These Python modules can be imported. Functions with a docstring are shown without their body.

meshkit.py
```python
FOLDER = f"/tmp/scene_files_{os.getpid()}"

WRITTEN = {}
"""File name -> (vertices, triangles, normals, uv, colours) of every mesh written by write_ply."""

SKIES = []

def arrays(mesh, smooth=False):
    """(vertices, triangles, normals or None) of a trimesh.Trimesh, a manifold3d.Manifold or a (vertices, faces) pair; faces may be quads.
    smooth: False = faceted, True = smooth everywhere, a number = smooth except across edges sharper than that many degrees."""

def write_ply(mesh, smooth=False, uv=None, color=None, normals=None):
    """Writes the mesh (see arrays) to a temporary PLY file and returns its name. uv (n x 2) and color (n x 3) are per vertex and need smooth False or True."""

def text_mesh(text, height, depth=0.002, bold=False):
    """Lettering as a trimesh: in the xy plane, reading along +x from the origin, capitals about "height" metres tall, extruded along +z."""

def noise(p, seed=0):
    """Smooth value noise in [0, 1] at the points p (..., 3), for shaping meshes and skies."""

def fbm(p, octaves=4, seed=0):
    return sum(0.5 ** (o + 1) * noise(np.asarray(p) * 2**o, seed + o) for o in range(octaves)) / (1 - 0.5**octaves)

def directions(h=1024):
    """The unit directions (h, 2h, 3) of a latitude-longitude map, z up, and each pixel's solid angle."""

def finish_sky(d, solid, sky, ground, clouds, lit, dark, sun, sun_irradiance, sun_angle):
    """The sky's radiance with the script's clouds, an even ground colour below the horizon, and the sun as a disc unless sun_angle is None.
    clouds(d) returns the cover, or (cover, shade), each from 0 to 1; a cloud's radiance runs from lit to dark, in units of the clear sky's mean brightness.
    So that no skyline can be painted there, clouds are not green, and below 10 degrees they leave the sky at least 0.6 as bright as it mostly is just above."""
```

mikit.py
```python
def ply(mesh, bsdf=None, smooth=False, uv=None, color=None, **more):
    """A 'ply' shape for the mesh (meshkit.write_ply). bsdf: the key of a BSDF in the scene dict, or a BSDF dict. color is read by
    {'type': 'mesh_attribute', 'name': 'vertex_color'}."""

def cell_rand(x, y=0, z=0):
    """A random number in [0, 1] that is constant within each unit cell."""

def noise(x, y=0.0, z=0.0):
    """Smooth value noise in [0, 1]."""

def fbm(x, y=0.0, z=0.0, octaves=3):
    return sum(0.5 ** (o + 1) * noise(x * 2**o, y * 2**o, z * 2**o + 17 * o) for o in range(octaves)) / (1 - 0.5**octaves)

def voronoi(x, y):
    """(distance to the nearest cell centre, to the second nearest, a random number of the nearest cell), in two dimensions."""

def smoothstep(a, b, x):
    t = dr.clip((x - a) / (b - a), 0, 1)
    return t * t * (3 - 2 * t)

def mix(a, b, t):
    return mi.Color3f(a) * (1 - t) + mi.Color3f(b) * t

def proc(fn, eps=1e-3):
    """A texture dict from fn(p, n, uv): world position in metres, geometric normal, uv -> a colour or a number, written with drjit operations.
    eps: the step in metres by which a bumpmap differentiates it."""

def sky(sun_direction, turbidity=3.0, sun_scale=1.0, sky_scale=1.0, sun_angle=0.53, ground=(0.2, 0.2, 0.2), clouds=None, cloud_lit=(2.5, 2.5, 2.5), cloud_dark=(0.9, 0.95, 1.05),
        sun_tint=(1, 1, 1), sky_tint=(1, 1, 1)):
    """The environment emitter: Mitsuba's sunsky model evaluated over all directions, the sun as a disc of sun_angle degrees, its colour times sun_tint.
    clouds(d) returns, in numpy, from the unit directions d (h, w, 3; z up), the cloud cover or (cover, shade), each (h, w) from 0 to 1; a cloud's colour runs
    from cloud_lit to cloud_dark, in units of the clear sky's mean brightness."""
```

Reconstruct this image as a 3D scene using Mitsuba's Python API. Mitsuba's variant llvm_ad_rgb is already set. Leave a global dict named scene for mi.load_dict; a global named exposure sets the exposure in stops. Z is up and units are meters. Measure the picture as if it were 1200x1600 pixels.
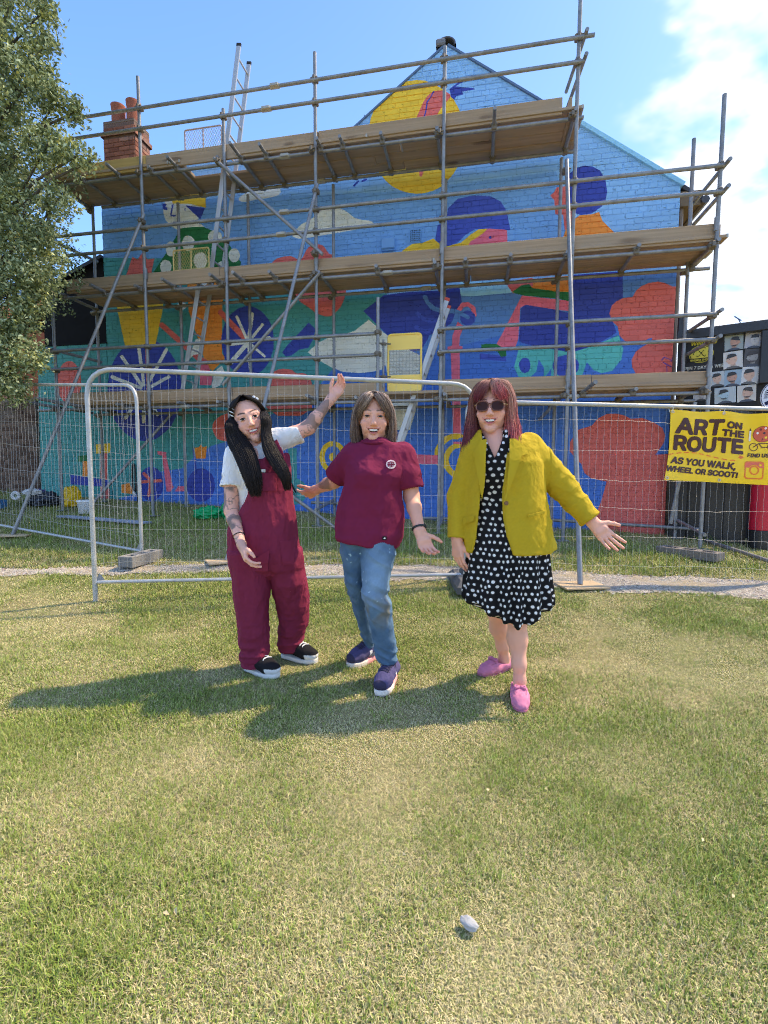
import math, numpy as np, trimesh, manifold3d, shapely, drjit as dr, mitsuba as mi, mikit, meshkit
from shapely.geometry import Polygon, LineString, box as sbox, Point
from shapely.strtree import STRtree
from shapely import affinity
from mikit import proc, ply
T = mi.ScalarTransform4f
scene, labels = {}, {}
# ---------------------------------------------------------------- camera, sky, exposure
PITCH, ROLL, CAMH = 0.0743, 0.0033, 1.15
_F = np.array([0, math.cos(PITCH), -math.sin(PITCH)]); _U0 = np.array([0, math.sin(PITCH), math.cos(PITCH)])
_U = _U0 * math.cos(ROLL) - np.array([1., 0, 0]) * math.sin(ROLL)
scene['camera'] = {'type': 'perspective', 'fov': 77.32, 'fov_axis': 'x', 'near_clip': 0.05, 'far_clip': 2000.0,
                   'to_world': T().look_at(origin=[0, 0, CAMH], target=[0, float(_F[1]), CAMH + float(_F[2])], up=_U.tolist())}
def sky_clouds(d):
    az = np.degrees(np.arctan2(d[..., 0], d[..., 1])); el = np.degrees(np.arcsin(np.clip(d[..., 2], -1, 1)))
    zz = np.maximum(d[..., 2], 0.05)
    q = np.stack([d[..., 0] / (zz + .25) * 2.2, d[..., 1] / (zz + .25) * 2.2, zz * 2], -1)
    big = meshkit.fbm(q * 1.1, 3, 5); fine = meshkit.fbm(q * np.array([5., 7., 5.]), 5, 11)
    wide = np.where(az < -100, az + 360, az); right = 1 / (1 + np.exp(-(wide - 25 - .16 * (el - 25)) / 3.0)) * (1 - .38 / (1 + np.exp(-(wide - 75) / 12))) * 1 / (1 + np.exp((wide - 280) / 12))  # cloud cover carried round behind the camera, added as fill light for the shaded wall
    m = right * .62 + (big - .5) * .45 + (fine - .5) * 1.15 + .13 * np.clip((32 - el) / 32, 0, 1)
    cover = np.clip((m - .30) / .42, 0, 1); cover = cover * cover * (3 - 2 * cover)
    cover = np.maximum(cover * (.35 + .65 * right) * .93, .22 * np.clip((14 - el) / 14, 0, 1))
    shade = np.clip((meshkit.fbm(q * 3.1, 4, 23) - .38) * 2.2, 0, .8)
    return cover, shade
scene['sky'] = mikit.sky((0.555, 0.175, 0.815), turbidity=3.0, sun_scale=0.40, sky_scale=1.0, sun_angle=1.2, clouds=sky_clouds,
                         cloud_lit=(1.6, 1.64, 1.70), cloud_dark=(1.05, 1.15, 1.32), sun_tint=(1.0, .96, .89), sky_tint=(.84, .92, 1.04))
exposure = 3.32
# ---------------------------------------------------------------- helpers
rng = np.random.default_rng(7)
_count = {}
def numbered(key):
    n = _count.get(key, -1) + 1; _count[key] = n
    return key if n == 0 else f'{key}_{n:03d}'
def add(key, mesh, bsdf, smooth=False, **kw):
    """ONE entry of the scene; a key that is taken gets the next number."""
    key = numbered(key)
    scene[key] = ply(mesh, bsdf, smooth, **kw)
    return key
def thing(name, label, cat, group=None):
    key = numbered(name); labels[key] = {'label': label, 'category': cat}
    if group: labels[key]['group'] = group
    return key
def tag(key, label, cat, group=None):
    labels[key] = {'label': label, 'category': cat}
    if group: labels[key]['group'] = group
def lin(*c):
    c = np.array(c, float) / 255
    return np.where(c < .04045, c / 12.92, ((c + .055) / 1.055) ** 2.4)
def TM(v, f): return trimesh.Trimesh(np.asarray(v, float), np.asarray(f, int), process=False)
def cat(ms): return trimesh.util.concatenate(ms) if len(ms) > 1 else ms[0]
def tube(pts, r, n=8, cap=True):
    p = np.asarray(pts, float); m = len(p); r = np.broadcast_to(np.asarray(r, float), (m,))
    t = np.gradient(p, axis=0) if m > 2 else np.repeat((p[1] - p[0])[None], 2, 0)
    t = t / (np.linalg.norm(t, axis=1, keepdims=True) + 1e-12)
    a = np.cross(t[0], [0, 0, 1.] if abs(t[0][2]) < .9 else [1., 0, 0]); a /= np.linalg.norm(a)
    A = [a]
    for i in range(1, m):
        a = A[-1] - t[i] * (A[-1] @ t[i]); A.append(a / (np.linalg.norm(a) + 1e-12))
    A = np.array(A); B = np.cross(t, A); th = np.arange(n) * 2 * np.pi / n
    v = p[:, None] + r[:, None, None] * (np.cos(th)[None, :, None] * A[:, None] + np.sin(th)[None, :, None] * B[:, None])
    i, j = np.meshgrid(np.arange(m - 1), np.arange(n), indexing='ij'); k = (j + 1) % n
    f = np.concatenate([np.stack([i * n + j, i * n + k, (i + 1) * n + k], -1).reshape(-1, 3), np.stack([i * n + j, (i + 1) * n + k, (i + 1) * n + j], -1).reshape(-1, 3)])
    v = v.reshape(-1, 3)
    if cap:
        c = len(v); v = np.vstack([v, p[0], p[-1]]); j = np.arange(n); k = (j + 1) % n; e = (m - 1) * n
        f = np.vstack([f, np.stack([k, j, j * 0 + c], 1), np.stack([e + j, e + k, j * 0 + c + 1], 1)])
    return TM(v, f)
def obox(c, ex, ey, ez, bev=0.0):
    """A box: centre and three half-axis vectors; bev chamfers its edges (metres)."""
    c, ex, ey, ez = (np.asarray(x, float) for x in (c, ex, ey, ez))
    if bev <= 0:
        m = trimesh.creation.box((2, 2, 2)); v = m.vertices @ np.array([ex, ey, ez]) + c; return TM(v, m.faces)
    L3 = np.array([np.linalg.norm(x) for x in (ex, ey, ez)]); b = np.minimum(bev, L3 * .45); pts = []
    for s in np.ndindex(2, 2, 2):
        s = np.array(s) * 2 - 1.
        for k in range(3):
            q = s * L3 - s * b; q[k] = s[k] * L3[k]; pts.append(q / L3)
    h = trimesh.convex.convex_hull(np.array(pts))
    return TM(h.vertices @ np.array([ex, ey, ez]) + c, h.faces)
def bend(pts, rad, n=5):
    """A polyline with its inner corners rounded."""
    pts = [np.asarray(p, float) for p in pts]; out = [pts[0]]
    for a, b, c in zip(pts, pts[1:], pts[2:]):
        u, w = (a - b) / np.linalg.norm(a - b), (c - b) / np.linalg.norm(c - b)
        p, q = b + u * rad, b + w * rad
        out += [(1 - t) ** 2 * p + 2 * t * (1 - t) * b + t * t * q for t in np.linspace(0, 1, n)]
    return np.array(out + [pts[-1]])
def polymesh(poly, z=0.0):
    v, f = trimesh.creation.triangulate_polygon(poly, engine='earcut')
    return np.c_[v, np.full(len(v), z)], np.asarray(f)[:, ::1]
# ---------------------------------------------------------------- the painted wall's frame: u to the left along it, w out towards the lawn, z up
WALL_A = 0.192
WO = np.array([4.1709, 7.0959, 0.0]); WL = np.array([-math.cos(WALL_A), math.sin(WALL_A), 0]); WN = np.array([-math.sin(WALL_A), -math.cos(WALL_A), 0])
UP = np.array([0, 0, 1.])
def W(u, w, z): return WO + WL * u + WN * w + np.array([0, 0, z])
def toW(v2, w=0.0):
    v2 = np.asarray(v2, float); return WO + v2[:, :1] * WL + v2[:, 1:2] * UP + np.broadcast_to(np.asarray(w, float), (len(v2),))[:, None] * WN
def ground_z(x, y):
    x = np.asarray(x, float); y = np.asarray(y, float)
    u = (x - WO[0]) * WL[0] + (y - WO[1]) * WL[1]; w = (x - WO[0]) * WN[0] + (y - WO[1]) * WN[1]
    return (.30 + .045 * np.clip(u, -3, 12)) * np.clip(1 - np.maximum(w, -.2) / 4.6, 0, 1)
def ground_uw(u, w):
    p = W(u, w, 0); return float(ground_z(p[0], p[1]))
def onG(x, y, dz=0.0): return np.array([x, y, float(ground_z(x, y)) + dz])
# ---------------------------------------------------------------- shared materials
VC = {'type': 'mesh_attribute', 'name': 'vertex_color'}
def pbr(color, rough=.7, spec=.3, metal=0., two=True, **k):
    c = color if isinstance(color, dict) else {'type': 'rgb', 'value': [float(x) for x in np.broadcast_to(color, 3)]}
    b = {'type': 'principled', 'base_color': c, 'roughness': rough, 'specular': spec, 'metallic': metal, **k}
    return {'type': 'twosided', 'bsdf': b} if two else b
def bumped(b, fn, scale, eps=1e-3):
    return {'type': 'twosided', 'bsdf': {'type': 'bumpmap', 'arbitrary': proc(fn, eps), 'scale': scale, 'bsdf': b}}
scene['vc_rough'] = pbr(VC, .85, .2)
scene['vc_gloss'] = pbr(VC, .35, .5)
scene['vc_shiny'] = pbr(VC, .12, .6)
def vcol(mesh, c): return np.tile(np.asarray(c, float), (len(mesh.vertices), 1))
def addc(key, mesh, c, bsdf='vc_rough', smooth=False):
    return add(key, mesh, bsdf, smooth, color=vcol(mesh, c))
def _steel(p, n, uv):
    a = mikit.fbm(p.x * 14, p.y * 14, p.z * 9); b = mikit.noise(p.x * 3.1 + 7, p.y * 3.1, p.z * 2.3); c = mikit.noise(p.x * 60, p.y * 60, p.z * 60)
    g = mikit.mix((.17, .175, .18), (.36, .36, .35), a) * (.85 + .3 * c)
    return mikit.mix(g, mi.Color3f(.24, .16, .10), mikit.smoothstep(.80, .92, b) * .35)
scene['galvanised_steel'] = pbr(proc(_steel), .48, .5, .35)
def _wood(p, n, uv):
    along = (p.x - WO[0]) * WL[0] + (p.y - WO[1]) * WL[1]; across = (p.x - WO[0]) * WN[0] + (p.y - WO[1]) * WN[1]
    g = mikit.fbm(along * 1.6, across * 38, p.z * 38, 4); k = mikit.noise(along * 2.2 + 3, across * 9, p.z * 7); s = mikit.fbm(along * .8, p.z * 3 + across * 4, 1.0)
    c = mikit.mix((.31, .205, .12), (.54, .40, .26), g) * (.72 + .5 * s)
    c = mikit.mix(c, mi.Color3f(.27, .225, .17), mikit.smoothstep(.45, .8, s) * .4)
    return mikit.mix(c, mi.Color3f(.16, .10, .06), mikit.smoothstep(.80, .87, k) * .7)
scene['scaffold_wood'] = pbr(proc(_wood), .8, .25)

# ---------------------------------------------------------------- the house with its painted gable wall
MURAL=[
(13,[10.96,6.07,4.27,5.61,1.68,5.63,1.37,4.41,4.26,4.15,11.06,4.5]),
(1,[11.3,5.19,9.32,5.02,8.18,4.92,6.68,4.42,4.9,4.09,4.22,4.06,3.84,3.03,4.68,1.61,7.77,-0.19,11.65,-0.32]),
(10,[4.36,3.96,3.13,3.96,2.9,3.93,2.28,3.94,1.36,3.95,-0.36,3.92,-0.41,2.85,4.26,3.05]),
(2,[11.65,-0.32,9.52,0.65,8.84,0.83,8.37,1.22,7.92,1.28,7.73,1.44,7.35,1.67,7.08,1.74,6.26,2.17,5.45,2.55,5.12,2.91,4.26,3.05,3.23,3.15,2.26,3.35,-0.39,3.38,-0.55,-0.02,0.31,-0.34,11.69,-0.83]),
(12,[3.13,4.02,3.05,4.16,2.28,4.12,2.26,3.95,2.42,3.94,2.9,3.93,2.97,3.94,3.13,3.96]),
(10,[0.72,4.1,-0.02,4.12,-0.03,3.88,0.47,3.71,0.7,3.72]),
(5,[3.01,6.28,3.02,6.14,3.05,6.0,3.11,5.88,3.18,5.77,3.27,5.68,3.37,5.6,3.49,5.55,3.62,5.53,3.75,5.53,3.88,5.56,4.01,5.61,4.13,5.68,4.24,5.78,4.34,5.9,4.42,6.03,4.48,6.17,4.51,6.32,4.52,6.47,4.51,6.61,4.48,6.75,4.42,6.87,4.34,6.98,4.25,7.07,4.14,7.14,4.02,7.18,3.89,7.2,3.76,7.2,3.63,7.17,3.51,7.11,3.39,7.03,3.28,6.94,3.19,6.83,3.12,6.7,3.06,6.56,3.03,6.42]),
(7,[3.75,6.68,3.72,6.74,3.69,6.8,3.66,6.86,3.63,6.9,3.6,6.94,3.56,6.97,3.53,6.99,3.47,7.0,3.41,7.0,3.35,6.99,3.29,6.95,3.25,6.92,3.25,6.88,3.28,6.84,3.35,6.79,3.39,6.73,3.42,6.69,3.47,6.62,3.54,6.52,3.58,6.39,3.61,6.2,3.63,6.03,3.64,5.87,3.67,5.78,3.7,5.78,3.72,5.87,3.75,6.04,3.76,6.26,3.77,6.51]),
(3,[3.26,7.0,3.06,7.11,3.04,7.08,3.17,7.02,2.9,6.96,2.88,6.94,3.07,6.93,3.05,6.89,3.15,6.88,3.19,6.83,3.24,6.88]),
(3,[3.54,6.94,3.61,6.86,3.61,6.85,3.62,6.76,3.65,6.66,3.65,6.66,3.68,6.35,3.68,6.35,3.67,6.34,3.67,6.34,3.66,6.34,3.66,6.34,3.66,6.35,3.63,6.65,3.6,6.76,3.6,6.76,3.59,6.85,3.53,6.93,3.53,6.93,3.49,6.99,3.49,6.99,3.49,7.0,3.49,7.0,3.5,7.0,3.5,7.0,3.51,7.0]),
(3,[4.67,5.81,4.67,5.82,4.67,5.82,4.67,5.83,4.68,5.83,4.68,5.84,4.69,5.83,4.77,5.77,4.77,5.77,4.77,5.76,4.77,5.75,4.76,5.75,4.75,5.75,4.74,5.75]),
(3,[4.55,5.82,4.54,5.83,4.54,5.83,4.54,5.84,4.55,5.85,4.55,5.85,4.56,5.85,4.62,5.83,4.63,5.82,4.63,5.82,4.63,5.81,4.63,5.8,4.62,5.8,4.61,5.8]),
(4,[5.8,5.12,5.72,5.19,5.63,5.26,5.51,5.3,5.41,5.36,5.31,5.44,5.21,5.47,5.11,5.47,5.01,5.45,4.93,5.41,4.84,5.35,4.75,5.27,4.64,5.23,4.52,5.21,4.45,5.18,4.43,5.15,4.45,5.12,4.51,5.11,4.68,5.09,4.96,5.07,5.24,5.05,5.51,5.03,5.7,5.03,5.79,5.07]),
(4,[6.74,5.77,6.69,5.81,6.6,5.84,6.48,5.87,6.32,5.88,6.11,5.88,6.0,5.85,5.99,5.79,6.03,5.75,6.15,5.73,6.27,5.72,6.41,5.72,6.52,5.71,6.61,5.7,6.69,5.71,6.74,5.74]),
(4,[7.45,5.64,7.46,5.56,7.5,5.49,7.56,5.43,7.63,5.39,7.71,5.37,7.81,5.36,7.9,5.38,7.98,5.42,8.05,5.48,8.11,5.55,8.14,5.63,8.15,5.71,8.14,5.79,8.1,5.87,8.04,5.93,7.96,5.97,7.88,5.99,7.79,5.99,7.7,5.97,7.61,5.93,7.54,5.87,7.49,5.8,7.46,5.73]),
(4,[7.57,5.47,7.44,5.42,7.38,5.37,7.39,5.33,7.42,5.3,7.48,5.3,7.53,5.3,7.58,5.32,7.61,5.37,7.62,5.45]),
(5,[8.05,6.01,7.33,5.97,7.35,5.68,7.62,5.77,7.96,5.81]),
(3,[7.73,5.76,7.6,5.73,7.36,5.68,7.45,5.5]),
(3,[8.16,5.83,8.09,5.82,8.11,5.71,8.16,5.75]),
(3,[8.02,5.63,8.02,5.62,8.02,5.62,8.01,5.61,7.92,5.59,7.92,5.59,7.91,5.6,7.91,5.6,7.91,5.61,7.91,5.62,7.92,5.62,7.99,5.63,7.95,5.79,7.95,5.79,7.95,5.8,7.96,5.8,7.97,5.8,7.97,5.8,7.98,5.79]),
(3,[8.07,5.74,8.07,5.73,8.07,5.72,8.07,5.72,8.08,5.71,8.08,5.71,8.09,5.71,8.09,5.71,8.1,5.72,8.1,5.72,8.11,5.73,8.11,5.73,8.11,5.74,8.11,5.75,8.1,5.75,8.1,5.76,8.1,5.76,8.09,5.77,8.09,5.77,8.08,5.76,8.08,5.76,8.07,5.76,8.07,5.75,8.07,5.74]),
(3,[7.72,5.69,7.72,5.68,7.72,5.68,7.72,5.67,7.73,5.67,7.73,5.67,7.74,5.67,7.74,5.67,7.75,5.67,7.75,5.68,7.75,5.68,7.75,5.69,7.75,5.7,7.75,5.7,7.75,5.71,7.75,5.71,7.74,5.72,7.74,5.72,7.73,5.72,7.73,5.72,7.72,5.72,7.72,5.71,7.72,5.71,7.72,5.7]),
(3,[7.89,5.48,7.88,5.48,7.88,5.48,7.88,5.48,7.88,5.49,7.88,5.49,7.88,5.5,7.95,5.51,7.95,5.51,7.96,5.51,7.96,5.51,7.96,5.5,7.96,5.5,7.95,5.49]),
(9,[8.4,4.67,8.19,4.92,7.98,5.18,7.83,5.39,7.61,5.39,7.39,5.37,7.22,5.29,7.02,5.14,6.89,4.99,6.72,4.74,6.75,4.47,8.4,4.54]),
(4,[7.57,5.12,7.58,5.09,7.59,5.06,7.61,5.03,7.63,5.02,7.66,5.01,7.69,5.0,7.73,5.01,7.76,5.03,7.78,5.05,7.8,5.08,7.81,5.11,7.81,5.14,7.81,5.17,7.79,5.2,7.77,5.23,7.75,5.25,7.72,5.26,7.69,5.26,7.66,5.25,7.63,5.24,7.6,5.21,7.58,5.19,7.57,5.15]),
(4,[7.34,4.82,7.35,4.78,7.36,4.75,7.38,4.72,7.41,4.7,7.44,4.69,7.47,4.69,7.51,4.7,7.54,4.71,7.56,4.74,7.58,4.77,7.59,4.8,7.6,4.84,7.59,4.87,7.58,4.9,7.56,4.93,7.53,4.95,7.5,4.96,7.47,4.96,7.43,4.96,7.4,4.94,7.38,4.92,7.36,4.89,7.35,4.85]),
(4,[7.06,5.17,7.06,5.14,7.07,5.11,7.1,5.09,7.12,5.08,7.15,5.07,7.19,5.07,7.22,5.07,7.25,5.09,7.28,5.11,7.3,5.13,7.31,5.16,7.32,5.19,7.31,5.22,7.3,5.25,7.28,5.27,7.25,5.29,7.22,5.3,7.18,5.3,7.15,5.29,7.12,5.27,7.09,5.25,7.07,5.23,7.06,5.2]),
(4,[6.73,4.85,6.74,4.82,6.75,4.8,6.77,4.77,6.79,4.76,6.81,4.75,6.84,4.75,6.87,4.75,6.89,4.77,6.92,4.79,6.93,4.81,6.94,4.84,6.94,4.87,6.94,4.9,6.93,4.92,6.91,4.95,6.89,4.96,6.86,4.97,6.84,4.97,6.81,4.97,6.78,4.95,6.76,4.93,6.75,4.91,6.74,4.88]),
(4,[7.93,5.06,7.93,5.02,7.94,4.99,7.96,4.97,7.98,4.95,8.0,4.94,8.03,4.94,8.05,4.94,8.08,4.96,8.1,4.98,8.11,5.01,8.12,5.04,8.12,5.07,8.12,5.1,8.11,5.13,8.09,5.16,8.07,5.18,8.05,5.19,8.02,5.19,7.99,5.18,7.97,5.17,7.95,5.15,7.94,5.12,7.93,5.09]),
(4,[8.02,4.76,8.03,4.73,8.04,4.71,8.06,4.68,8.08,4.67,8.11,4.66,8.14,4.65,8.17,4.66,8.19,4.67,8.22,4.69,8.23,4.72,8.24,4.75,8.25,4.78,8.24,4.81,8.23,4.84,8.21,4.86,8.19,4.88,8.16,4.89,8.13,4.89,8.1,4.88,8.07,4.87,8.05,4.85,8.03,4.82,8.02,4.79]),
(4,[7.02,4.73,7.02,4.71,7.03,4.7,7.04,4.69,7.05,4.69,7.06,4.68,7.08,4.68,7.09,4.68,7.11,4.69,7.12,4.7,7.13,4.71,7.13,4.72,7.14,4.74,7.13,4.75,7.13,4.76,7.12,4.77,7.11,4.78,7.09,4.78,7.08,4.79,7.06,4.78,7.05,4.78,7.03,4.77,7.03,4.76,7.02,4.74]),
(7,[8.92,4.69,8.84,4.88,8.78,4.99,8.68,4.94,8.59,5.04,8.54,5.06,8.5,4.93,8.35,4.93,8.43,4.65,8.43,4.55,8.91,4.58]),
(5,[9.13,4.43,8.18,4.45,8.22,4.04,8.39,3.43,8.99,3.44,9.12,4.07]),
(3,[7.89,2.66,7.9,2.52,7.93,2.39,7.98,2.26,8.05,2.14,8.12,2.03,8.22,1.94,8.32,1.87,8.43,1.81,8.54,1.78,8.66,1.77,8.78,1.78,8.9,1.82,9.0,1.88,9.1,1.95,9.19,2.05,9.27,2.16,9.32,2.29,9.36,2.42,9.39,2.56,9.39,2.71,9.37,2.85,9.34,2.99,9.29,3.12,9.22,3.24,9.14,3.34,9.04,3.43,8.94,3.5,8.83,3.54,8.71,3.57,8.59,3.58,8.48,3.56,8.37,3.52,8.26,3.46,8.17,3.39,8.08,3.29,8.01,3.18,7.96,3.06,7.92,2.93,7.89,2.8]),
(6,[7.73,4.52,6.99,4.53,7.08,4.04,7.1,3.25,7.04,3.17,7.29,2.96,7.41,3.07,7.54,3.49,7.72,4.01]),
(5,[9.14,4.26,8.2,4.2,8.22,4.04,8.39,3.43,8.99,3.44,9.12,4.07]),
(4,[7.76,4.09,7.76,4.07,7.77,4.06,7.79,4.04,7.8,4.04,7.82,4.03,7.85,4.03,7.87,4.03,7.89,4.04,7.91,4.05,7.92,4.07,7.93,4.08,7.93,4.1,7.93,4.12,7.92,4.13,7.9,4.14,7.89,4.15,7.87,4.16,7.84,4.16,7.82,4.15,7.8,4.15,7.78,4.14,7.77,4.12,7.76,4.11]),
(4,[7.33,4.47,7.34,4.45,7.35,4.44,7.36,4.42,7.38,4.41,7.4,4.41,7.42,4.41,7.44,4.41,7.46,4.42,7.48,4.43,7.49,4.45,7.5,4.46,7.5,4.48,7.5,4.5,7.49,4.51,7.48,4.52,7.46,4.53,7.44,4.54,7.42,4.54,7.4,4.53,7.38,4.53,7.36,4.51,7.35,4.5,7.34,4.48]),
(8,[7.53,3.08,7.37,3.07,7.29,2.85,7.32,2.72,7.54,2.73]),
(7,[7.58,3.15,7.57,3.15,7.46,3.08,7.44,3.07,7.41,3.07,7.39,3.09,7.38,3.11,7.38,3.14,7.4,3.16,7.5,3.22,8.2,3.82,8.23,3.84,8.26,3.84,8.28,3.83,8.3,3.8,8.3,3.78,8.28,3.76]),
(4,[7.6,3.51,7.51,3.53,7.53,3.26,7.64,3.25,7.72,3.19,7.7,3.29]),
(4,[7.25,2.96,7.11,3.05,7.04,2.89,7.15,2.71,7.3,2.65,7.31,2.72]),
(3,[6.15,3.41,6.15,3.31,6.18,3.22,6.21,3.12,6.26,3.04,6.32,2.97,6.39,2.92,6.47,2.88,6.55,2.85,6.63,2.85,6.72,2.86,6.8,2.89,6.87,2.94,6.94,3.0,7.0,3.07,7.05,3.16,7.08,3.26,7.1,3.36,7.11,3.46,7.1,3.56,7.07,3.66,7.04,3.75,6.98,3.83,6.92,3.9,6.85,3.95,6.78,3.99,6.69,4.01,6.61,4.02,6.53,4.0,6.45,3.97,6.37,3.92,6.31,3.86,6.25,3.79,6.2,3.7,6.17,3.61,6.15,3.51]),
(7,[7.01,3.76,7.01,3.76,6.66,3.4,6.64,3.39,6.61,3.39,6.59,3.4,6.57,3.42,6.57,3.44,6.58,3.47,6.93,3.82,7.07,3.97,7.09,3.99,7.12,3.99,7.14,3.98,7.16,3.96,7.16,3.93,7.15,3.91]),
(4,[9.04,3.3,9.06,3.31,9.07,3.31,9.09,3.31,9.1,3.3,9.11,3.28,9.1,3.27,8.71,2.74,8.7,2.73,8.68,2.73,8.66,2.73,8.65,2.74,8.65,2.76,8.65,2.77]),
(4,[8.68,3.41,8.69,3.42,8.7,3.43,8.72,3.43,8.73,3.43,8.75,3.42,8.75,3.4,8.67,2.77,8.66,2.75,8.65,2.74,8.63,2.74,8.62,2.75,8.61,2.76,8.61,2.77]),
(4,[8.14,3.35,8.14,3.37,8.14,3.38,8.15,3.39,8.17,3.4,8.18,3.39,8.2,3.38,8.6,2.78,8.6,2.77,8.6,2.75,8.59,2.74,8.57,2.74,8.56,2.74,8.54,2.75]),
(4,[9.27,2.96,9.29,2.96,9.31,2.95,9.32,2.94,9.32,2.93,9.31,2.91,9.3,2.9,8.72,2.69,8.7,2.68,8.69,2.69,8.68,2.7,8.67,2.72,8.68,2.73,8.69,2.74]),
(4,[8.12,2.87,8.11,2.87,8.1,2.89,8.11,2.9,8.12,2.91,8.13,2.92,8.15,2.92,8.58,2.73,8.59,2.72,8.6,2.71,8.6,2.7,8.59,2.68,8.57,2.68,8.55,2.68]),
(4,[9.07,2.21,9.07,2.19,9.07,2.18,9.06,2.17,9.04,2.16,9.03,2.17,9.01,2.17,8.65,2.61,8.64,2.62,8.65,2.64,8.66,2.65,8.67,2.65,8.69,2.65,8.7,2.64]),
(4,[8.71,2.12,8.7,2.1,8.69,2.09,8.68,2.09,8.66,2.09,8.65,2.1,8.64,2.11,8.6,2.61,8.6,2.63,8.61,2.64,8.63,2.64,8.65,2.64,8.66,2.63,8.67,2.62]),
(4,[8.41,2.22,8.4,2.21,8.39,2.21,8.37,2.21,8.36,2.22,8.35,2.23,8.36,2.25,8.57,2.64,8.58,2.65,8.6,2.66,8.61,2.65,8.62,2.64,8.63,2.63,8.63,2.62]),
(4,[9.17,2.48,9.19,2.47,9.19,2.46,9.19,2.45,9.18,2.43,9.16,2.43,9.15,2.43,8.68,2.63,8.66,2.64,8.66,2.65,8.66,2.67,8.67,2.68,8.69,2.68,8.7,2.68]),
(4,[8.11,2.43,8.1,2.43,8.08,2.43,8.07,2.44,8.07,2.46,8.07,2.47,8.08,2.48,8.55,2.68,8.57,2.68,8.58,2.68,8.59,2.67,8.6,2.65,8.59,2.64,8.58,2.63]),
(7,[8.59,2.69,8.59,2.68,8.58,2.67,8.56,2.66,8.55,2.67,8.53,2.68,8.53,2.69,8.53,3.4,8.53,3.41,8.55,3.42,8.56,3.43,8.58,3.42,8.59,3.41,8.59,3.4]),
(4,[6.79,3.86,6.8,3.87,6.81,3.87,6.82,3.87,6.83,3.86,6.84,3.85,6.84,3.84,6.63,3.4,6.63,3.39,6.61,3.39,6.6,3.39,6.59,3.4,6.58,3.41,6.59,3.42]),
(4,[6.5,3.87,6.5,3.89,6.51,3.9,6.53,3.91,6.54,3.91,6.56,3.9,6.57,3.88,6.64,3.42,6.64,3.4,6.63,3.39,6.62,3.38,6.6,3.38,6.58,3.39,6.58,3.41]),
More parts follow.
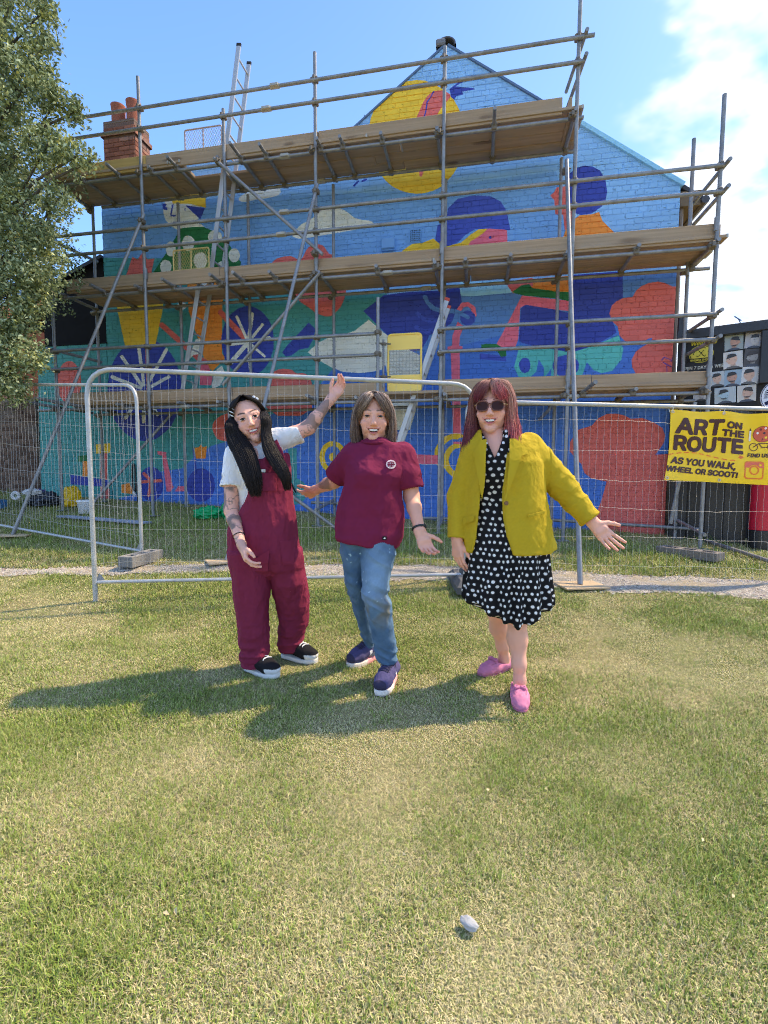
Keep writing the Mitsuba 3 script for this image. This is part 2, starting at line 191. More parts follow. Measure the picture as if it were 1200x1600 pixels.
(4,[6.33,3.68,6.32,3.69,6.32,3.7,6.33,3.71,6.34,3.72,6.36,3.72,6.37,3.71,6.63,3.43,6.64,3.42,6.63,3.41,6.63,3.4,6.61,3.39,6.6,3.39,6.59,3.4]),
(4,[6.22,3.46,6.21,3.46,6.2,3.47,6.2,3.48,6.21,3.49,6.22,3.5,6.23,3.5,6.62,3.43,6.63,3.43,6.63,3.42,6.63,3.41,6.63,3.4,6.62,3.39,6.61,3.39]),
(4,[6.34,3.16,6.33,3.15,6.31,3.15,6.3,3.16,6.3,3.17,6.3,3.18,6.31,3.19,6.59,3.43,6.61,3.44,6.62,3.44,6.63,3.43,6.64,3.42,6.64,3.41,6.63,3.4]),
(4,[6.61,2.97,6.6,2.96,6.59,2.96,6.58,2.95,6.57,2.96,6.56,2.96,6.56,2.98,6.59,3.41,6.59,3.42,6.6,3.43,6.61,3.43,6.62,3.43,6.63,3.42,6.63,3.41]),
(4,[7.0,3.09,7.01,3.07,7.01,3.05,7.0,3.04,6.98,3.03,6.96,3.03,6.94,3.04,6.58,3.39,6.57,3.4,6.57,3.42,6.58,3.44,6.6,3.45,6.62,3.45,6.64,3.44]),
(4,[6.97,3.41,6.98,3.41,6.99,3.4,6.99,3.39,6.98,3.38,6.98,3.37,6.96,3.37,6.61,3.39,6.6,3.4,6.59,3.4,6.59,3.42,6.59,3.43,6.6,3.43,6.61,3.43]),
(3,[5.53,3.68,5.41,3.57,5.45,3.41,5.54,3.27,5.7,3.25,5.84,3.16,5.94,3.15,6.0,3.22,5.93,3.31]),
(7,[6.3,2.31,6.27,2.58,6.23,2.76,6.2,2.85,6.15,2.91,6.08,2.94,6.0,2.95,5.89,2.94,5.82,2.92,5.78,2.88,5.73,2.86,5.65,2.87,5.59,2.85,5.53,2.81,5.5,2.75,5.48,2.69,5.48,2.53,5.48,2.28,5.68,2.16,6.1,2.17]),
(7,[6.16,4.69,6.12,4.72,6.07,4.75,6.01,4.76,5.93,4.77,5.84,4.77,5.78,4.75,5.74,4.72,5.7,4.71,5.66,4.7,5.62,4.73,5.6,4.77,5.57,4.83,5.52,4.88,5.46,4.91,5.39,4.92,5.33,4.91,5.28,4.89,5.24,4.85,5.21,4.8,5.17,4.75,5.12,4.73,5.06,4.66,4.99,4.55,4.93,4.43,4.9,4.31,4.89,4.2,4.89,4.11,4.91,4.04,4.94,3.97,4.98,3.9,5.04,3.84,5.1,3.79,5.16,3.76,5.23,3.76,5.32,3.79,5.42,3.84,5.52,3.92,5.61,3.98,5.67,4.02,5.75,4.12,5.84,4.28,5.96,4.44,6.1,4.59]),
(3,[4.6,3.81,4.26,4.04,3.85,4.06,3.34,4.05,3.07,4.08,3.03,3.86,3.12,3.7,3.19,3.54,3.34,3.44,3.52,3.38,3.64,3.17,3.84,3.11,4.19,3.4]),
(10,[3.59,3.87,3.59,3.87,3.51,3.77,3.49,3.76,3.37,3.71,3.36,3.7,3.17,3.69,3.07,3.66,2.95,3.59,2.93,3.58,2.92,3.59,2.9,3.6,2.9,3.61,2.91,3.63,2.92,3.64,3.05,3.72,3.05,3.72,3.15,3.75,3.16,3.76,3.35,3.77,3.46,3.82,3.54,3.9,3.57,3.98,3.59,3.99,3.6,4.0,3.62,4.0,3.63,3.99,3.64,3.97,3.63,3.95]),
(15,[3.64,3.61,3.63,3.6,3.53,3.57,3.52,3.57,3.34,3.56,3.33,3.56,3.18,3.57,3.17,3.57,3.16,3.59,3.16,3.6,3.16,3.62,3.18,3.63,3.19,3.63,3.34,3.62,3.51,3.63,3.61,3.66,3.7,3.74,3.72,3.75,3.74,3.75,3.75,3.74,3.76,3.73,3.75,3.71,3.74,3.69]),
(15,[3.68,3.43,3.67,3.43,3.59,3.4,3.57,3.4,3.49,3.42,3.47,3.43,3.47,3.44,3.47,3.46,3.47,3.47,3.49,3.48,3.51,3.48,3.58,3.47,3.65,3.49,3.72,3.54,3.74,3.54,3.76,3.54,3.77,3.53,3.77,3.51,3.77,3.5,3.76,3.49]),
(4,[5.55,3.2,5.37,3.35,5.17,3.43,4.95,3.45,4.74,3.51,4.51,3.67,4.26,3.45,3.92,3.2,3.67,3.07,3.67,2.62,3.73,2.22,3.83,1.9,4.13,1.9,4.25,2.23,4.29,2.87,4.47,2.84,4.68,2.83,4.95,2.86,5.14,2.94,5.37,3.07]),
(2,[4.29,2.9,4.23,2.94,4.18,2.64,4.23,2.23,4.3,2.23]),
(8,[2.67,4.92,2.37,4.89,2.36,4.67,2.35,4.49,3.1,4.55,3.11,4.71,2.91,4.77]),
(5,[3.97,4.7,3.81,4.79,3.65,4.79,3.48,4.84,3.39,4.76,3.25,4.71,3.06,4.74,2.91,4.85,2.77,4.93,2.66,4.91,2.75,4.83,2.91,4.75,2.98,4.63,3.06,4.54,3.97,4.62]),
(15,[3.45,4.82,3.42,5.03,3.29,5.07,3.26,5.27,3.12,5.39,2.88,5.42,2.64,5.39,2.47,5.29,2.38,5.14,2.32,4.86,2.63,4.91,2.85,4.92,2.99,4.85,3.11,4.74,3.25,4.71,3.37,4.74]),
(3,[2.6,4.78,2.6,4.77,2.6,4.77,2.6,4.76,2.61,4.76,2.61,4.76,2.62,4.76,2.62,4.76,2.63,4.76,2.63,4.76,2.63,4.77,2.64,4.78,2.64,4.78,2.64,4.79,2.63,4.79,2.63,4.8,2.63,4.8,2.62,4.8,2.62,4.8,2.61,4.8,2.61,4.8,2.6,4.8,2.6,4.79,2.6,4.78]),
(6,[1.56,4.68,1.51,4.86,1.34,4.98,1.17,4.98,1.07,5.0,1.02,4.87,0.85,4.69,0.77,4.36,1.55,4.38]),
(7,[1.54,4.79,1.57,5.01,1.68,5.03,1.7,5.23,1.76,5.3,1.7,5.35,1.67,5.41,1.49,5.41,1.43,4.99,1.47,4.85]),
(3,[1.52,5.42,1.5,5.58,1.41,5.65,1.3,5.67,1.19,5.65,1.08,5.58,1.0,5.45,0.97,5.27,0.99,5.14,1.04,5.07,1.17,4.99,1.32,4.98,1.43,5.03,1.48,5.19]),
(6,[2.05,4.12,1.4,4.13,1.4,3.87,1.65,3.92,1.98,3.98]),
(7,[2.37,4.11,1.98,4.14,1.97,4.02,2.14,3.98,2.26,3.93,2.34,4.04]),
(3,[1.42,4.14,0.72,4.14,0.7,3.72,0.87,3.55,0.77,3.27,1.06,3.1,1.37,3.0,1.62,3.04,2.12,3.19,2.16,3.24,2.14,3.7,2.08,3.76,1.8,3.7,1.6,3.64,1.39,3.58]),
(8,[2.13,3.89,1.39,3.76,1.39,3.61,1.62,3.65,2.07,3.75,2.15,3.71,2.17,3.24,2.22,3.1,2.38,3.11,2.49,3.19,2.43,3.3]),
(15,[2.74,3.06,2.35,3.0,2.34,2.92,2.74,2.97]),
(9,[2.72,3.19,2.64,3.2,2.49,3.19,2.35,3.1,2.34,3.0,2.42,2.99,2.47,3.07,2.72,3.13]),
(9,[2.28,3.95,2.14,4.04,2.03,4.05,1.98,3.99,1.65,3.92,1.4,3.89,1.4,3.75,1.61,3.81,2.12,3.89]),
(11,[2.15,3.15,1.83,3.11,1.39,3.01,1.04,3.11,0.74,3.23,0.67,3.03,0.69,2.88,0.81,2.72,0.96,2.69,1.07,2.74,1.17,2.86,1.22,2.69,1.27,2.62,1.68,2.63,1.67,2.79,1.78,2.64,1.78,2.8,1.86,2.93,1.89,2.75,2.01,2.64,2.15,2.68,2.22,2.83,2.18,3.0]),
(15,[1.98,2.84,1.98,2.81,1.99,2.79,2.0,2.76,2.02,2.75,2.04,2.74,2.06,2.73,2.08,2.74,2.1,2.75,2.12,2.77,2.13,2.79,2.14,2.82,2.15,2.85,2.15,2.88,2.14,2.91,2.12,2.93,2.11,2.95,2.09,2.96,2.07,2.96,2.04,2.96,2.02,2.95,2.0,2.93,1.99,2.9,1.98,2.87]),
(15,[1.28,2.81,1.28,2.77,1.3,2.73,1.33,2.7,1.37,2.67,1.41,2.66,1.46,2.65,1.51,2.66,1.56,2.68,1.6,2.71,1.63,2.74,1.65,2.78,1.66,2.82,1.65,2.86,1.64,2.9,1.61,2.93,1.57,2.96,1.52,2.97,1.47,2.98,1.42,2.97,1.37,2.95,1.33,2.92,1.3,2.89,1.28,2.85]),
(8,[3.0,3.77,2.94,3.78,2.89,3.74,2.87,3.64,2.86,3.63,2.85,3.61,2.83,3.61,2.81,3.62,2.8,3.63,2.8,3.65,2.82,3.76,2.84,3.78,2.92,3.84,2.93,3.85,2.94,3.85,3.03,3.84,3.05,3.82,3.11,3.74,3.12,3.72,3.11,3.71,3.1,3.69,3.08,3.69,3.07,3.69,3.05,3.7]),
(8,[3.09,3.56,2.99,3.48,3.05,3.34,3.06,3.19,3.01,3.18,3.01,3.1,3.05,3.08,3.04,2.68,3.0,1.68,3.13,1.68,3.17,2.68,3.19,3.09,3.24,3.1,3.24,3.18,3.17,3.2,3.17,3.34]),
(15,[2.82,3.6,2.82,3.57,2.83,3.54,2.85,3.52,2.87,3.5,2.9,3.49,2.93,3.49,2.96,3.49,2.99,3.51,3.02,3.53,3.03,3.55,3.05,3.58,3.05,3.61,3.05,3.64,3.04,3.67,3.02,3.69,2.99,3.71,2.97,3.72,2.93,3.72,2.9,3.71,2.88,3.7,2.85,3.68,2.83,3.66,2.82,3.63]),
(10,[3.07,3.66,2.95,3.59,2.93,3.58,2.92,3.59,2.9,3.6,2.9,3.61,2.91,3.63,2.92,3.64,3.05,3.72,3.05,3.72,3.13,3.75,3.15,3.75,3.16,3.75,3.17,3.74,3.17,3.72,3.17,3.7,3.15,3.69]),
(7,[0.88,3.55,0.85,3.66,0.79,3.72,0.7,3.76,0.57,3.77,0.53,3.85,0.46,3.91,0.36,3.95,0.24,3.96,0.14,3.93,0.05,3.88,-0.36,3.81,-0.43,2.39,0.42,2.39,0.48,2.66,0.54,2.77,0.55,2.87,0.5,2.98,0.43,3.04,0.31,3.1,0.28,3.17,0.34,3.16,0.39,3.12,0.59,3.13,0.67,3.15,0.73,3.23,0.76,3.36,0.83,3.43]),
(7,[1.37,1.54,1.37,1.68,1.26,1.86,1.07,1.92,0.98,2.03,0.86,2.09,0.72,2.09,0.61,2.06,0.53,2.01,0.37,2.02,0.23,1.96,0.09,1.87,0.05,1.75,0.07,1.64,0.17,1.48,0.03,1.49,-0.39,1.5,-0.47,-0.11,0.95,-0.17,0.95,0.62,0.89,0.81,0.83,1.08,1.05,1.13,1.15,1.21,1.2,1.35,1.25,1.39]),
(14,[0.11,2.88,0.04,2.85,0.01,2.82,0.01,2.82,0.0,2.82,0.0,2.83,0.0,2.83,0.0,2.83,0.0,2.83,0.04,2.86,0.04,2.86,0.11,2.89,0.11,2.9,0.12,2.89,0.15,2.85,0.15,2.85,0.15,2.84,0.15,2.84,0.14,2.84,0.14,2.84,0.14,2.84]),
(14,[-0.01,2.9,-0.01,2.9,-0.01,2.91,-0.01,2.91,-0.01,2.91,-0.0,2.91,-0.0,2.9,0.02,2.83,0.02,2.83,0.02,2.83,0.02,2.82,0.01,2.82,0.01,2.82,0.01,2.83]),
(14,[0.05,2.76,0.05,2.76,-0.03,2.72,-0.03,2.72,-0.04,2.72,-0.04,2.72,-0.04,2.73,-0.04,2.73,-0.03,2.73,0.04,2.77,0.12,2.82,0.13,2.82,0.13,2.82,0.13,2.82,0.13,2.82,0.13,2.81,0.13,2.81]),
(14,[0.07,2.66,0.07,2.66,0.07,2.65,0.07,2.65,0.06,2.65,0.06,2.66,0.06,2.66,0.07,2.77,0.07,2.77,0.07,2.77,0.07,2.78,0.08,2.77,0.08,2.77,0.08,2.77]),
(5,[4.89,1.47,4.9,1.4,4.92,1.34,4.96,1.28,5.01,1.24,5.07,1.21,5.13,1.2,5.19,1.21,5.24,1.24,5.29,1.28,5.33,1.34,5.35,1.4,5.36,1.47,5.35,1.54,5.33,1.6,5.29,1.66,5.24,1.7,5.18,1.73,5.12,1.73,5.06,1.72,5.01,1.7,4.96,1.66,4.92,1.6,4.9,1.54]),
(2,[4.98,1.47,4.99,1.42,5.0,1.38,5.02,1.34,5.05,1.31,5.09,1.29,5.13,1.29,5.16,1.29,5.2,1.31,5.23,1.34,5.25,1.38,5.26,1.42,5.27,1.47,5.26,1.52,5.25,1.56,5.23,1.6,5.2,1.63,5.16,1.64,5.12,1.65,5.09,1.64,5.05,1.63,5.02,1.6,5.0,1.56,4.98,1.52]),
(5,[5.06,1.47,5.06,1.45,5.07,1.43,5.08,1.42,5.09,1.4,5.11,1.4,5.12,1.39,5.14,1.4,5.16,1.4,5.17,1.42,5.18,1.43,5.19,1.45,5.19,1.47,5.19,1.49,5.18,1.51,5.17,1.52,5.16,1.53,5.14,1.54,5.12,1.54,5.11,1.54,5.09,1.53,5.08,1.52,5.07,1.51,5.06,1.49]),
(5,[2.76,1.5,2.77,1.41,2.8,1.33,2.85,1.26,2.92,1.21,3.0,1.18,3.09,1.17,3.17,1.18,3.25,1.21,3.32,1.26,3.38,1.33,3.41,1.42,3.43,1.5,3.42,1.59,3.38,1.67,3.33,1.74,3.26,1.79,3.18,1.82,3.09,1.83,3.01,1.82,2.93,1.79,2.86,1.73,2.81,1.66,2.77,1.58]),
(2,[2.85,1.5,2.86,1.44,2.88,1.38,2.92,1.33,2.97,1.29,3.02,1.27,3.09,1.26,3.15,1.27,3.21,1.29,3.26,1.33,3.3,1.38,3.32,1.44,3.33,1.5,3.33,1.57,3.3,1.62,3.26,1.67,3.21,1.71,3.16,1.74,3.09,1.74,3.03,1.73,2.97,1.71,2.92,1.67,2.88,1.62,2.86,1.56]),
(2,[3.05,1.75,2.52,1.9,2.5,1.0,3.2,0.99,3.31,1.18]),
(5,[2.69,1.41,2.7,1.33,2.73,1.26,2.77,1.2,2.83,1.16,2.91,1.13,2.98,1.12,3.06,1.12,3.14,1.15,3.2,1.2,3.25,1.26,3.28,1.33,3.29,1.41,3.28,1.49,3.25,1.56,3.2,1.62,3.14,1.66,3.07,1.69,2.99,1.7,2.91,1.69,2.84,1.66,2.78,1.61,2.73,1.55,2.7,1.48]),
(2,[2.78,1.41,2.78,1.36,2.8,1.31,2.84,1.27,2.88,1.23,2.93,1.21,2.98,1.21,3.04,1.21,3.09,1.23,3.14,1.27,3.17,1.31,3.19,1.36,3.2,1.41,3.19,1.46,3.17,1.51,3.14,1.55,3.1,1.59,3.05,1.6,2.99,1.61,2.94,1.6,2.89,1.58,2.84,1.55,2.81,1.51,2.79,1.46]),
(5,[2.92,1.41,2.92,1.39,2.93,1.37,2.94,1.36,2.95,1.35,2.97,1.34,2.99,1.34,3.01,1.34,3.02,1.35,3.04,1.36,3.05,1.37,3.06,1.39,3.06,1.41,3.06,1.43,3.05,1.44,3.04,1.46,3.02,1.47,3.01,1.48,2.99,1.48,2.97,1.48,2.95,1.47,2.94,1.46,2.93,1.44,2.92,1.43]),
(8,[3.93,1.51,3.33,1.49,3.33,1.35,3.93,1.35]),
(8,[3.13,1.7,3.0,1.7,3.0,1.66,3.13,1.67]),
(1,[5.92,1.62,5.76,1.62,5.76,1.06,5.92,1.08]),
(1,[5.58,0.89,5.59,0.83,5.61,0.77,5.66,0.72,5.71,0.69,5.77,0.66,5.84,0.65,5.9,0.66,5.96,0.68,6.02,0.72,6.06,0.77,6.08,0.82,6.09,0.88,6.08,0.94,6.05,1.0,6.01,1.05,5.96,1.08,5.9,1.11,5.83,1.11,5.76,1.11,5.7,1.08,5.65,1.05,5.61,1.0,5.59,0.95]),
(10,[5.74,1.56,5.68,1.56,5.68,1.44,5.75,1.44]),
(8,[8.41,1.59,8.23,1.57,8.23,1.53,8.24,1.52,8.12,0.96,7.88,0.96,7.88,0.87,8.25,0.86,8.32,1.51,8.41,1.53]),
(10,[8.0,0.98,8.0,0.99,8.0,1.0,8.01,1.01,8.03,1.02,8.04,1.02,8.06,1.01,8.19,0.83,8.2,0.82,8.19,0.8,8.18,0.79,8.17,0.79,8.15,0.79,8.14,0.8]),
(3,[8.3,1.0,8.31,0.93,8.33,0.87,8.36,0.81,8.41,0.76,8.46,0.72,8.51,0.69,8.57,0.68,8.63,0.69,8.68,0.71,8.73,0.75,8.77,0.8,8.8,0.86,8.82,0.93,8.82,1.0,8.81,1.07,8.79,1.13,8.76,1.19,8.71,1.24,8.66,1.28,8.61,1.3,8.55,1.31,8.49,1.3,8.44,1.28,8.39,1.24,8.35,1.19,8.32,1.14,8.3,1.07]),
(7,[8.67,1.2,8.69,1.21,8.7,1.21,8.72,1.21,8.73,1.19,8.73,1.18,8.72,1.16,8.58,1.03,8.57,1.02,8.55,1.02,8.54,1.02,8.53,1.04,8.53,1.05,8.53,1.07]),
(7,[8.36,1.03,8.35,1.03,8.33,1.05,8.33,1.06,8.34,1.07,8.35,1.08,8.36,1.09,8.56,1.07,8.58,1.07,8.59,1.06,8.59,1.04,8.59,1.03,8.57,1.02,8.56,1.02]),
(7,[8.81,1.06,8.83,1.06,8.84,1.05,8.84,1.03,8.84,1.02,8.82,1.01,8.81,1.0,8.56,1.02,8.54,1.02,8.53,1.03,8.53,1.05,8.53,1.06,8.54,1.07,8.56,1.07]),
(7,[8.65,0.79,8.65,0.78,8.64,0.77,8.63,0.76,8.61,0.76,8.6,0.77,8.59,0.78,8.53,1.04,8.53,1.06,8.54,1.07,8.55,1.07,8.57,1.07,8.58,1.06,8.59,1.05]),
(3,[7.29,0.98,7.3,0.92,7.32,0.86,7.35,0.8,7.4,0.75,7.45,0.72,7.51,0.69,7.57,0.69,7.63,0.69,7.69,0.71,7.74,0.75,7.79,0.8,7.82,0.85,7.84,0.91,7.84,0.98,7.83,1.05,7.81,1.11,7.77,1.17,7.73,1.21,7.68,1.25,7.62,1.27,7.56,1.28,7.49,1.27,7.44,1.25,7.39,1.21,7.34,1.17,7.31,1.11,7.3,1.05]),
(3,[7.67,1.27,7.67,1.27,7.66,1.26,7.65,1.26,7.64,1.26,7.64,1.27,7.64,1.28,7.68,1.62,7.68,1.63,7.69,1.63,7.7,1.63,7.71,1.63,7.71,1.62,7.71,1.61]),
(6,[7.67,1.64,7.59,1.65,7.54,1.7,7.51,1.65,7.43,1.67,7.46,1.45,7.65,1.45]),
(7,[7.31,2.04,7.27,2.11,7.21,2.16,7.13,2.2,7.03,2.23,6.93,2.24,6.82,2.2,6.72,2.11,6.67,1.99,6.68,1.84,6.76,1.76,6.93,1.75,7.07,1.75,7.17,1.77,7.24,1.8,7.27,1.85,7.3,1.91,7.32,1.97]),
(5,[9.68,1.72,9.37,1.74,9.39,1.56,9.69,1.55]),
(7,[9.59,1.56,9.45,1.56,9.49,0.71,9.63,0.71]),
(9,[10.07,1.51,9.81,1.53,9.82,1.41,10.08,1.4]),
(6,[9.98,1.41,9.87,1.41,9.89,1.13,10.0,1.13]),
(3,[10.26,1.16,9.44,1.06,9.44,0.93,10.27,0.98]),
(7,[9.55,0.91,9.43,0.91,9.44,0.69,9.56,0.68]),
(6,[9.18,0.98,9.0,1.01,8.95,0.91,8.95,0.81,9.18,0.83]),
(7,[9.94,2.86,9.95,2.76,9.98,2.67,10.03,2.59,10.08,2.53,10.15,2.5,10.22,2.49,10.29,2.5,10.35,2.54,10.4,2.6,10.44,2.68,10.46,2.78,10.46,2.88,10.45,2.98,10.42,3.07,10.37,3.15,10.31,3.21,10.25,3.24,10.18,3.25,10.11,3.24,10.05,3.2,10.0,3.13,9.96,3.05,9.94,2.96]),
]

PAL = np.array([lin(*c) for c in [(128,178,228),(66,146,150),(66,114,202),(50,66,162),(212,214,208),(232,186,34),(226,136,42),(206,100,94),(218,104,130),(36,112,62),(82,128,198),(86,184,182),(140,198,238),(106,158,220),(92,60,146),(60,80,182)]]) * np.array([1.12, 1.1, 1.0])
PAL = PAL * .96 + PAL.mean(1, keepdims=True) * .04; PAL = np.minimum(PAL * 1.06 + .004, .86)
def _paint(p, n, uv):
    i = mi.UInt32(mi.Int32(uv.x + .5)); tab = mi.Float(PAL.astype(np.float32).ravel())
    c = mi.Color3f(*(dr.gather(mi.Float, tab, i * 3 + k) for k in range(3)))
    a = mikit.fbm(p.x * 5, p.y * 5, p.z * 7, 4); d = mikit.noise(p.x * 55, p.y * 55, p.z * 70)
    pit = mikit.smoothstep(.80, .88, mikit.noise(p.x * 34 + 9, p.y * 34, p.z * 40))
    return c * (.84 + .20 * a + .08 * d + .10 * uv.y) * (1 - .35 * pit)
def _brickbump(p, n, uv): return mikit.fbm(p.x * 45, p.y * 45, p.z * 60, 3)
scene['mural_paint'] = bumped({'type': 'principled', 'base_color': proc(_paint), 'roughness': .6, 'specular': .3}, _brickbump, .006, 2e-3)
outline = Polygon([(0, -.3), (0, 5.25), (3.32, 7.62), (5.05, 6.42), (9.37, 6.42), (9.37, -.3)])
lean = Polygon([(9.38, -.3), (9.38, 3.54), (10.86, 3.54), (10.90, 2.0), (10.95, -.3)])
def disjoint(region):
    rest, out = region, []
    for c, pts in reversed(MURAL):
        g = Polygon(np.array(pts).reshape(-1, 2)).buffer(0)
        piece = g.intersection(rest)
        if piece.area > 1e-4:
            out.append((c, piece)); rest = rest.difference(g)
    return out + [(0, rest)]
def flat(g): return [x for x in getattr(g, 'geoms', [g]) if x.geom_type == 'Polygon' and x.area > 2e-6]
CH, BL, JT = .0785, .237, .0098
def courses(region):
    x0, y0, x1, y1 = region.bounds; r = np.random.default_rng(3)
    for k in range(int(np.floor(y0 / CH)), int(np.ceil(y1 / CH))):
        head = k % 4 == 3; bl = BL / 2 if head else BL; u = math.floor(x0 / BL) * BL - (BL / 2 if k % 2 else 0) - (BL / 4 if head else 0)
        while u < x1:
            w = bl * (1 if r.random() > .12 or head else .5)
            yield sbox(u + JT / 2, k * CH + JT / 2 + r.normal(0, .0008), u + w - JT / 2, (k + 1) * CH - JT / 2), r.random(), r.normal(0, .0017)
            u += w
def slab(poly, w0, w1, bev=.004):
    """A polygon of the wall's plane raised from depth w0 to w1 with a small chamfer, as (vertices 2D, depth, faces)."""
    ring = np.array(poly.exterior.coords)[:-1]
    if poly.exterior.is_ccw is False: ring = ring[::-1]
    inn = poly.buffer(-bev, join_style=2)
    if inn.geom_type == 'Polygon' and not inn.is_empty and len(inn.exterior.coords) - 1 == len(ring) and not poly.interiors:
        top = np.array(inn.exterior.coords)[:-1]
        if not inn.exterior.is_ccw: top = top[::-1]
        s = np.argmin(((top - ring[0]) ** 2).sum(1)); top = np.roll(top, -s, 0)
    else: top = ring
    n = len(ring); v = np.vstack([ring, ring, top]); d = np.r_[np.full(n, w0), np.full(n, w1 - bev * .7), np.full(n, w1)]
    i = np.arange(n); j = (i + 1) % n
    f = [np.stack([i, j, j + n], 1), np.stack([i, j + n, i + n], 1), np.stack([i + n, j + n, j + 2 * n], 1), np.stack([i + n, j + 2 * n, i + 2 * n], 1)]
    if n == 4: f.append(np.array([[2 * n, 2 * n + 1, 2 * n + 2], [2 * n, 2 * n + 2, 2 * n + 3]]))
    else:
        P = Polygon(top)
        if P.is_valid:
            tv, tf = trimesh.creation.triangulate_polygon(P, engine='earcut'); f.append(np.asarray(tf) + 3 * n); v = np.vstack([v, tv]); d = np.r_[d, np.full(len(tv), w1)]
    return v, d, np.vstack(f)
def painted_bricks(region, holder, many):
    pieces = [(c, p) for c, g in disjoint(region) for p in flat(g)]
    tree = STRtree([p for _, p in pieces]); prep = [shapely.prepared.prep(p) for _, p in pieces]
    V, F, UV, n = [], [], [], 0; single = []
    inner = region.buffer(-.004)
    for b, rnd, dw in courses(region):
        if not region.intersects(b): continue
        bb = b if region.contains(b) else b.intersection(region)
        parts = []
        for i in tree.query(bb):
            if prep[i].contains(bb): parts = [(pieces[i][0], bb)]; break
            parts += [(pieces[i][0], q) for q in flat(bb.intersection(pieces[i][1])) if q.area > 6e-6]
        vs, fs, us, m = [], [], [], 0
        for c, q in parts:
            v, d, f = slab(q.simplify(.0008), -.012, dw, .0035 if len(parts) == 1 else .0)
            vs.append(toW(v, d)); fs.append(f + m); us.append(np.c_[np.full(len(v), c), np.full(len(v), rnd)]); m += len(v)
        if not vs: continue
        v, f, uv = np.vstack(vs), np.vstack(fs), np.vstack(us)
        c0 = b.centroid; near = c0.x + .35 * abs(c0.y - 2.6)
        single.append((near, v, f, uv))
    single.sort(key=lambda s: s[0])
    for near, v, f, uv in single[:many]: add(holder + '__brick', TM(v, f), 'mural_paint', uv=uv)
    rest = single[many:]; off = np.cumsum([0] + [len(s[1]) for s in rest])
    key = add(holder + '__brickwork', TM(np.vstack([s[1] for s in rest]), np.vstack([s[2] + o for s, o in zip(rest, off)])), 'mural_paint', uv=np.vstack([s[3] for s in rest]))
    labels[key] = {'kind': 'stuff'}
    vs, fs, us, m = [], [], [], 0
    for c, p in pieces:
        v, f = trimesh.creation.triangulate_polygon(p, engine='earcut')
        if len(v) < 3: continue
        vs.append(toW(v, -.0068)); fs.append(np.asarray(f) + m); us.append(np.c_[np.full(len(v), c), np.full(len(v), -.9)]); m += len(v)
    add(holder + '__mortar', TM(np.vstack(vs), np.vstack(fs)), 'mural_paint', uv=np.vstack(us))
house = thing('house', 'end terrace house whose brick gable wall carries a colourful painted mural', 'house')
gw = house + '__gable_wall'
core = Polygon([(0.003, -.3), (0.003, 5.24), (3.32, 7.60), (5.05, 6.40), (9.365, 6.40), (9.365, -.3)])
def prism(poly, w0, w1):
    v, f = trimesh.creation.triangulate_polygon(poly, engine='earcut'); m = trimesh.creation.extrude_triangulation(v, f, abs(w1 - w0))
    return TM(toW(m.vertices[:, :2], min(w0, w1) + m.vertices[:, 2]), m.faces[:, ::-1])
BRICKRED = lin(140, 78, 58)
def _brick(p, n, uv):
    a = mikit.fbm(p.x * 9, p.y * 9, p.z * 12); r = mikit.cell_rand(uv.x * 97, uv.y * 13)
    c = mikit.mix((.20, .075, .045), (.36, .15, .09), r) * (.65 + .6 * a)
    return mikit.mix(c, mi.Color3f(.30, .24, .20), mikit.smoothstep(.6, .8, mikit.noise(p.x * 3, p.y * 3, p.z * 4)) * .4)
scene['red_brick'] = bumped({'type': 'principled', 'base_color': proc(_brick), 'roughness': .85, 'specular': .2}, _brickbump, .006, 2e-3)
addc(gw, prism(core, -.013, -.28), lin(120, 130, 150))
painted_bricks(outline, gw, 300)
# side (right) return wall of the house and its roofs
def quadm(a, b, c, d): return TM([a, b, c, d], [[0, 1, 2], [0, 2, 3]])
addc(house + '__side_wall', obox(W(.12, -4.3, 2.5), WL * .12, WN * 4.0, UP * 2.72), lin(120, 92, 70))
def roof_slab(u0, z0, u1, z1, w0, w1, th=.05):
    d = np.array([u1 - u0, z1 - z0]); l = np.linalg.norm(d); d /= l; nn = np.array([-d[1], d[0]]);
    if nn[1] < 0: nn = -nn
    c = np.array([(u0 + u1) / 2, (z0 + z1) / 2]) + nn * (th / 2)
    return obox(W(c[0], (w0 + w1) / 2, c[1]), (WL * d[0] + UP * d[1]) * l / 2, WN * (w1 - w0) / 2, (WL * nn[0] + UP * nn[1]) * th / 2)
SLATE = lin(74, 76, 82)
addc(house + '__roof', cat([roof_slab(-.28, 5.06, 3.32, 7.625, -8.6, -.03), roof_slab(3.32, 7.625, 5.3, 6.25, -8.6, -.03)]), SLATE)
addc(house + '__roof', obox(W(7.2, -2.3, 6.44), WL * 2.2, WN * 2.0, UP * .02), SLATE)
